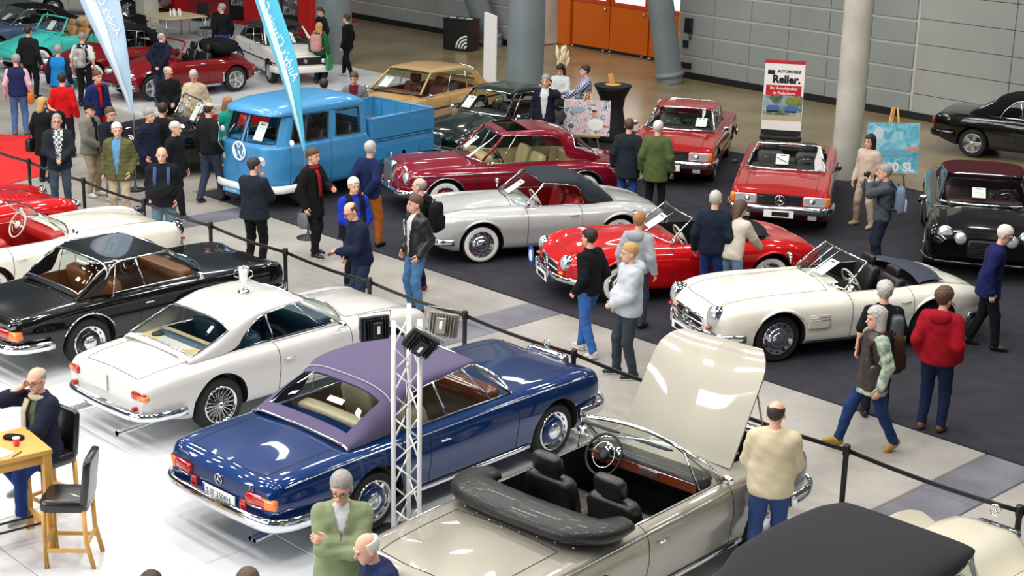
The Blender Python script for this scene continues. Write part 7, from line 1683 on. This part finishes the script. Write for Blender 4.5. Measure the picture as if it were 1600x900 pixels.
# ------------------------------------------------------------------ the visitors
JEANS = (58, 88, 140); DENIM = (44, 62, 100); PALEJ = (110, 136, 160); BLK_ = (30, 30, 34); NAVY = (28, 36, 66); BEI = (200, 180, 146)
def plaid(key, a, b, sc):
    m = bpy.data.materials.new(key); m.use_nodes = True; nt = m.node_tree; bs = nt.nodes['Principled BSDF']; tc = nt.nodes.new('ShaderNodeTexCoord'); c = nt.nodes.new('ShaderNodeTexChecker')
    c.inputs['Scale'].default_value = sc; c.inputs['Color1'].default_value = S(*a); c.inputs['Color2'].default_value = S(*b); nt.links.new(tc.outputs['Object'], c.inputs['Vector']); nt.links.new(c.outputs['Color'], bs.inputs['Base Color']); bs.inputs['Roughness'].default_value = .9
    return m
def noisy(key, a, b, sc):
    return stone(key, a, b, sc, .9, .1)
def crowd():
    PLB = plaid('blue_plaid', (40, 54, 96), (196, 204, 220), 26); PLW = plaid('white_check', (232, 234, 234), (70, 84, 96), 22); CAMO = noisy('grey_camo', (110, 110, 112), (196, 192, 188), 9)
    FLOR = noisy('leaf_print', (92, 120, 104), (196, 206, 186), 14)
    p = person
    # ---- left group, top to bottom
    p(44, 40, 1.80, 75, 'man in black jacket and trousers seen from behind by the turquoise car', [('jacket', BLK_, .028, 1, .84)], (24, 24, 30), hair=('short', 'dark'))
    p(24, 84, 1.80, 100, 'grey-haired man in navy vest with pink sleeves and blue jeans', [('vest', (36, 46, 92), .034, 0, .86), ('shirt', (232, 196, 206), .018, 1, .88)], (84, 122, 176), hair=('short', 'grey'), head=(25, 0), shoes=(110, 100, 92), extras=[('bag', (222, 124, 24), 'r', 'orange shoulder bag carried by the man in navy vest', 'shoulder_bag', (.26, .05, .70))])
    p(90, 70, 1.74, 90, 'man in bright blue vest with dark sleeves seen from behind', [('vest', (30, 140, 220), .034, 0, .82), ('shirt', (30, 32, 48), .02, 1, .86)], (30, 32, 44), hair=('short', 'grey'))
    p(128, 50, 1.80, 85, 'man in white tee and cap wearing a grey patterned backpack', [('tee', (236, 236, 234), .02, .4, .86), ('vest', (30, 34, 48), .026, 0, .86)], (30, 30, 36), hair=('cap', 'grey'), extras=[('backpack', CAMO, 'grey patterned backpack on the man in the cap')])
    p(97, 114, 1.76, 85, 'black-haired man in bright red sweater seen from behind', [('sweater', (214, 22, 30), .028, 1, .86)], (30, 32, 44), hair=('short', 'black'))
    p(152, 110, 1.78, 320, 'man in blue jacket with red scarf looking to the right', [('jacket', (30, 46, 108), .03, 1, .84, .08), ('sweater', (26, 28, 44), .016, 1, .88)], (150, 24, 40), hair=('short', 'brown'), extras=[('scarf', (176, 28, 40))])
    p(66, 152, 1.66, 60, 'blond woman in black coat holding a phone to her face', [('coat', (24, 24, 28), .03, 1, .58)], (26, 26, 30), hair=('bob', 'blond'), arms=('ear', 'down'), head=(-20, 10), extras=[('phone', 0, 'r', 'phone held by the blond woman in black coat', 10), ('bag', (26, 26, 28), 'l', 'black handbag on the arm of the blond woman', 'handbag', (-.30, -.02, .62))])
    p(88, 177, 1.80, 285, 'bald man in dark jacket over a white checked shirt, hands clasped', [('jacket', (38, 44, 52), .032, 1, .80, .085), ('shirt', PLW, .018, 1, .86)], (70, 88, 104), hair=('crop', 'grey'), arms='front', glasses=True)
    p(140, 160, 1.78, 335, 'bearded man in black cap and grey quilted jacket', [('jacket', (134, 132, 122), .032, 1, .82, .05), ('shirt', (40, 38, 40), .016, 1, .86)], (188, 168, 140), (230, 228, 224), hair=('cap', 'black'), arms=('front', 'pocket'), girth=1.05)
    p(172, 167, 1.76, 320, 'man with glasses in dark padded jacket raising a camera', [('jacket', (28, 32, 44), .034, 1, .84), ('collar_shirt', (222, 220, 216), .02, .0, 1.3)], (128, 146, 164), (230, 230, 228), hair=('short', 'brown'), arms='chest', glasses=True, extras=[('camera', 0, 'r', 'small black camera held by the man with glasses')])
    p(182, 191, 1.80, 265, 'white-haired man in olive quilted jacket, light blue shirt and beige trousers', [('puffer_jacket', (104, 104, 62), .036, 1, .78, .075, 1), ('shirt', (110, 172, 220), .02, 1, .86)], (216, 200, 170), (120, 60, 36), hair=('short', 'white'), arms=('down', 'pocket'), girth=1.06, head=(25, 0))
    p(233, 169, 1.78, 330, 'grey-haired man in dark navy padded coat facing right', [('puffer_coat', (30, 36, 56), .036, 1, .74, 0, 1)], (34, 52, 110), hair=('short', 'grey'), arms=('pocket', 'pocket'))
    p(254, 160, 1.78, 60, 'dark-haired man in black jacket leaning towards the black open car', [('jacket', (26, 26, 30), .03, 1, .82)], BLK_, hair=('short', 'dark'), head=(30, 8))
    p(274, 189, 1.76, 340, 'man in light wool hat and black jacket with crossed step', [('jacket', (26, 28, 34), .034, 1, .76)], (28, 30, 38), (40, 52, 84), hair=('wool', 'white'), legpose='step', shoe_white=True)
    p(252, 229, 1.80, 275, 'bald man in black jacket with blue backpack straps and pale jeans', [('jacket', (26, 28, 32), .034, 1, .82)], (112, 146, 166), (70, 64, 60), hair=('bald', 'grey'), arms='pocket', girth=1.2, extras=[('collar', (196, 30, 44)), ('straps', (70, 90, 140))])
    p(327, 159, 1.88, 55, 'balding man in black track jacket with white sleeve stripe', [('track_jacket', (28, 32, 36), .03, 1, .86)], (62, 76, 98), (24, 24, 26), hair=('fringe', 'dark'), legpose='step', arms=('pocket', 'down'), extras=[('stripe',)])
    p(262, 103, 1.78, 300, 'balding man in black sweater with glasses looking down beside the dark red convertible', [('sweater', (24, 24, 26), .028, 1, .84)], (26, 26, 30), hair=('fringe', 'grey'), arms=('front', 'front'), head=(40, 22), glasses=True, girth=1.1)
    p(252, 52, 1.80, 85, 'balding man in navy hooded jacket leaning over the dark red convertible', [('jacket', (24, 30, 50), .036, 1, .78)], (50, 66, 104), (110, 80, 60), hair=('fringe', 'grey'), arms='back', lean=14, head=(-30, 10), extras=[('hood', (24, 30, 50))])
    p(302, 109, 1.76, 265, 'grey-haired man in beige striped sweater looking down', [('sweater', noisy('oat_knit', (176, 160, 130), (206, 192, 164), 6), .03, 1, .86)], (90, 84, 76), hair=('short', 'silver'), head=(0, 28), arms=('front', 'down'), girth=1.1)
    p(356, 152, 1.64, 330, 'blond woman in teal top beside the blue pickup', [('top', (32, 160, 140), .022, 1, .86)], (60, 70, 90), hair=('bob', 'ginger'), head=(0, 12))
    p(346, 8, 1.80, 125, 'man in black sweater standing behind the white cabriolet', [('sweater', (22, 24, 30), .03, 1, .92)], (44, 88, 170), hair=('short', 'grey'), head=(40, 0))
    # ---- by the blue-grey column
    p(500, 14, 1.70, 215, 'dark-haired woman in black coat looking down beside the blue-grey column', [('coat', (24, 26, 28), .03, 1, .60)], BLK_, hair=('pony', 'dark'), head=(10, 15))
    p(499, 38, 1.62, 75, 'blond woman in green jacket wearing a pink backpack', [('jacket', (28, 110, 60), .03, 1, .86)], (30, 38, 66), hair=('bob', 'blond'), extras=[('backpack', (216, 156, 156), 'pink backpack on the woman in green jacket'), ('bag', (28, 150, 76), 'r', 'green shopping bag held by the woman with pink backpack', 'shopping_bag', (.30, .02, .50), (.10, .34, .42), 1)])
    p(541, 25, 1.70, 160, 'woman dressed all in black with white sneakers walking', [('sweater', (18, 18, 22), .026, 1, .80)], (20, 20, 24), (236, 236, 236), hair=('bun', 'dark'), legpose='step')
    p(506, 122, 1.76, 90, 'man hidden behind the blue pickup cab with only his head showing', [('jacket', (40, 40, 46), .03, 1, .84)], BLK_, hair=('short', 'dark'))
    p(553, 112, 1.80, 265, 'man in grey jacket over maroon shirt behind the pickup bed', [('jacket', (126, 132, 140), .03, 1, .82, .085), ('shirt', (112, 22, 40), .018, 1, .88)], BLK_, hair=('short', 'brown'), head=(0, 14), arms=('front', 'down'))
    # ---- aisle
    p(397, 246, 1.80, 70, 'man in dark sweater and black trousers seen from behind on the aisle', [('sweater', (34, 42, 52), .028, 1, .82)], (24, 24, 28), hair=('short', 'dark'), arms=('chest', 'chest'), girth=1.15, glasses=True, head=(-30, 5))
    p(489, 231, 1.82, 335, 'tall man in long black coat and red scarf holding something small', [('coat', (24, 24, 26), .034, 1, .66, .06), ('shirt', (150, 26, 36), .018, 1, .88)], (26, 26, 30), (26, 24, 24), hair=('short', 'brown'), arms=('down', 'chest'), legpose='relax', shoe_white=True, extras=[('scarf', (164, 28, 40)), ('bag', (132, 134, 138), 'r', 'grey plastic bag held by the man in long black coat', 'plastic_bag', (.29, .0, .52), (.06, .20, .28), 1)])
    p(579, 221, 1.82, 65, 'grey-haired man in navy sweater and rust trousers, hands behind his back', [('sweater', (26, 40, 84), .03, 1, .84)], (186, 102, 36), (34, 36, 48), hair=('short', 'silver'), arms='back', legpose='relax')
    p(553, 277, 1.74, 300, 'white-haired man in dark vest with cobalt blue sleeves', [('vest', (20, 22, 32), .036, 0, .82, .06), ('sweater', (24, 58, 196), .022, 1, .84)], (28, 30, 38), hair=('short', 'white'), arms=('front', 'front'), girth=1.15)
    p(548, 313, 1.80, 205, 'man in dark navy sweater looking down at his phone', [('sweater', (28, 36, 64), .03, 1, .86)], (46, 58, 88), hair=('fringe', 'brown'), arms=('front', 'chest'), lean=10, head=(10, 22), girth=1.1, glasses=True, extras=[('phone', 0, 'l', 'phone held by the man in dark navy sweater', 60), ('collar', (150, 146, 140))])
    p(655, 277, 1.80, 160, 'bald man in black jacket with black backpack behind the leather jacket man', [('jacket', (26, 26, 30), .032, 1, .84)], (30, 34, 52), (120, 60, 36), hair=('fringe', 'grey'), extras=[('backpack', (24, 24, 28), 'black backpack on the bald man by the silver roadster')])
    p(648, 304, 1.78, 215, 'moustached man in black leather jacket, white tee and washed jeans', [('leather_jacket', (24, 26, 30), .034, 1, .86, .07), ('tee', (234, 234, 232), .018, 0, .84)], (92, 142, 190), (60, 50, 44), hair=('short', 'brown'), arms=('pocket', 'pocket'), head=(-10, 0))
    # ---- middle
    p(853, 117, 1.84, 255, 'man in dark blazer and white shirt talking on the phone', [('blazer', (28, 32, 50), .03, 1, .80, .085), ('shirt', (236, 238, 240), .016, 1, .88)], (34, 70, 66), hair=('short', 'grey'), arms=('down', 'ear'), extras=[('phone', 0, 'l', 'phone at the ear of the man in dark blazer')])
    p(876, 101, 1.66, 250, 'long-haired woman in white sweater reading at the high table', [('sweater', (226, 230, 232), .026, 1, .86)], (40, 48, 70), hair=('long', 'black'), arms='chest', head=(0, 25), extras=[('phone', 0, 'r', 'red-edged phone in the hands of the long-haired woman', 60)])
    p(914, 102, 1.78, 185, 'man in blue plaid shirt facing left', [('plaid_shirt', PLB, .026, 1, .84)], (50, 60, 84), hair=('short', 'dark'), arms=('front', 'reach'))
    p(984, 186, 1.78, 75, 'man in dark coat with blue jeans seen from behind', [('coat', (38, 44, 54), .034, 1, .68)], (60, 104, 176), hair=('short', 'brown'))
    p(1029, 189, 1.80, 75, 'white-haired man in olive parka seen from behind', [('parka', (92, 106, 62), .036, 1, .68)], (26, 28, 34), hair=('short', 'white'), extras=[('phone', 0, 'r', 'phone in the lowered hand of the olive parka man')])
    p(1119, 299, 1.80, 70, 'grey-haired man in dark blue fleece and jeans at the red roadster', [('fleece', (28, 38, 56), .032, 1, .84)], (40, 66, 124), hair=('short', 'silver'), girth=1.1)
    p(1158, 312, 1.68, 50, 'brown-haired woman in cream jacket leaning over the red roadster', [('jacket', (232, 222, 206), .034, 1, .84)], (132, 166, 196), hair=('long', 'brown'), arms=('reach', 'down'), lean=12, head=(-25, 15))
    p(1000, 333, 1.70, 60, 'youth in light grey hoodie behind the pale jacket man', [('hoodie', (178, 184, 190), .03, 1, .86)], (60, 70, 90), hair=('short', 'ginger'), extras=[('hood', (178, 184, 190))])
    p(921, 356, 1.78, 140, 'young man in black sweater and blue jeans walking left', [('sweater', (20, 22, 26), .028, 1, .86)], (62, 112, 184), (226, 214, 196), hair=('short', 'black'), arms=('pocket', 'pocket'), legpose='step', shoe_white=True)
    p(984, 379, 1.82, 195, 'young man in white hooded jacket and dark jeans', [('hooded_jacket', (212, 218, 226), .036, 1, .84)], (62, 70, 80), (34, 30, 34), hair=('short', 'blond'), arms=('pocket', 'front'), legpose='relax', girth=1.15, shoe_white=True, extras=[('hood', (212, 218, 226))])
    # ---- right
    p(1360, 211, 1.70, 220, 'dark-haired woman in beige sweatsuit beside the concrete column', [('sweatshirt', (222, 200, 180), .03, 1, .86)], (206, 186, 164), (206, 182, 150), hair=('bob', 'black'), legpose='wide', extras=[('bag', (40, 34, 34), 'l', 'dark shoulder bag behind the woman in beige', 'shoulder_bag', (-.24, -.10, .80))])
    p(1383, 258, 1.78, 175, 'grey-haired photographer in slate sweater raising his camera', [('sweater', (84, 90, 98), .03, 1, .86)], (36, 44, 62), hair=('short', 'grey'), arms='camera', extras=[('backpack', (130, 146, 172), 'blue-grey backpack on the photographer', (216, 222, 230), (60, 64, 72)), ('camera', 0, 'l', 'camera held up by the grey-haired photographer')])
    p(1572, 352, 1.80, 345, 'white-haired man in navy jacket looking down by the black convertible', [('jacket', (28, 34, 88), .034, 1, .76)], (22, 22, 28), (24, 24, 26), hair=('short', 'white'), head=(-5, 18), lean=8, glasses=True, legpose='step', extras=[('collar', (220, 220, 224))])
    p(1478, 451, 1.80, 60, 'curly-haired man in red hooded jacket and dark jeans seen from behind', [('hooded_jacket', (172, 18, 36), .038, 1, .86)], (34, 44, 80), (120, 76, 50), hair=('curly', 'brown'), arms='pocket', legpose='stand', girth=1.1, head=(-25, 0), extras=[('hood', (172, 18, 36))])
    p(1384, 440, 1.74, 85, 'grey-haired person in black tee with slate jacket over the shoulder', [('tee', (22, 22, 24), .024, .4, .84)], (30, 34, 46), hair=('curly', 'silver'), extras=[('bag', (70, 80, 86), 'r', 'slate jacket hanging over the shoulder of the black tee person', 'carried_jacket', (.16, -.16, .92), (.16, .20, .70))])
    p(1370, 480, 1.76, 195, 'grey-haired walker in leather vest, leaf-print shirt and mustard shoes', [('leather_vest', (58, 48, 48), .034, 0, .80), ('shirt', FLOR, .026, 1, .74)], (38, 62, 112), (178, 140, 30), hair=('wavy', 'silver'), arms=('swingb', 'down'), legpose='walk', extras=[('backpack', (62, 38, 28), 'brown leather backpack on the grey-haired walker')])
    p(1214, 626, 1.80, 80, 'balding man in cream sweater and blue jeans seen from behind', [('sweater', (232, 218, 184), .034, 1, .84)], (58, 84, 138), (30, 28, 28), hair=('fringe', 'dark'), arms=('front', 'front'), legpose='relax', girth=1.15, head=(-10, 0))
    # ---- foreground
    p(533, 739, 1.82, 275, 'grey-haired man with black glasses and crossed arms in a pale green sweatshirt', [('sweatshirt', (152, 164, 124), .032, 1, .82, -.06), ('tee', (232, 236, 236), .018, 0, .9)], (150, 160, 124), hair=('short', 'grey'), arms='cross', glasses=True, head=(-12, 14), girth=1.1)
    p(573, 829, 1.72, 205, 'white-haired man in navy suit jacket at the bottom edge', [('suit_jacket', (36, 48, 92), .034, 1, .80), ], (36, 48, 92), hair=('fringe', 'white'), lean=14, head=(0, 10), extras=[('collar', (236, 238, 240))], arms=('front', 'down'))
    p(386, 892, 1.74, 270, 'brown-haired person cut off at the bottom frame edge', [('sweater', (60, 60, 66), .03, 1, .84)], BLK_, hair=('short', 'brown'))
    p(234, 897, 1.72, 270, 'dark-haired person cut off at the bottom left frame edge', [('sweater', (40, 44, 56), .03, 1, .84)], BLK_, hair=('short', 'dark'))
    p(47, 581, 1.78, 232, 'bald man in navy blazer and scarf phoning on a bar stool', [('blazer', (34, 38, 58), .034, 1, .80, .075), ('sweater', (96, 104, 80), .018, 1, .86)], (40, 66, 130), (176, 184, 190), hair=('fringe', 'grey'), arms=('ear', 'rest'), legpose='sit', glasses=True, head=(15, 6), pos=(-4.74, 14.86), shoe_white=True, extras=[('scarf', (206, 194, 172)), ('phone', 0, 'r', 'phone at the ear of the seated man')])
crowd()
bpy.data.scenes.remove(TMP)
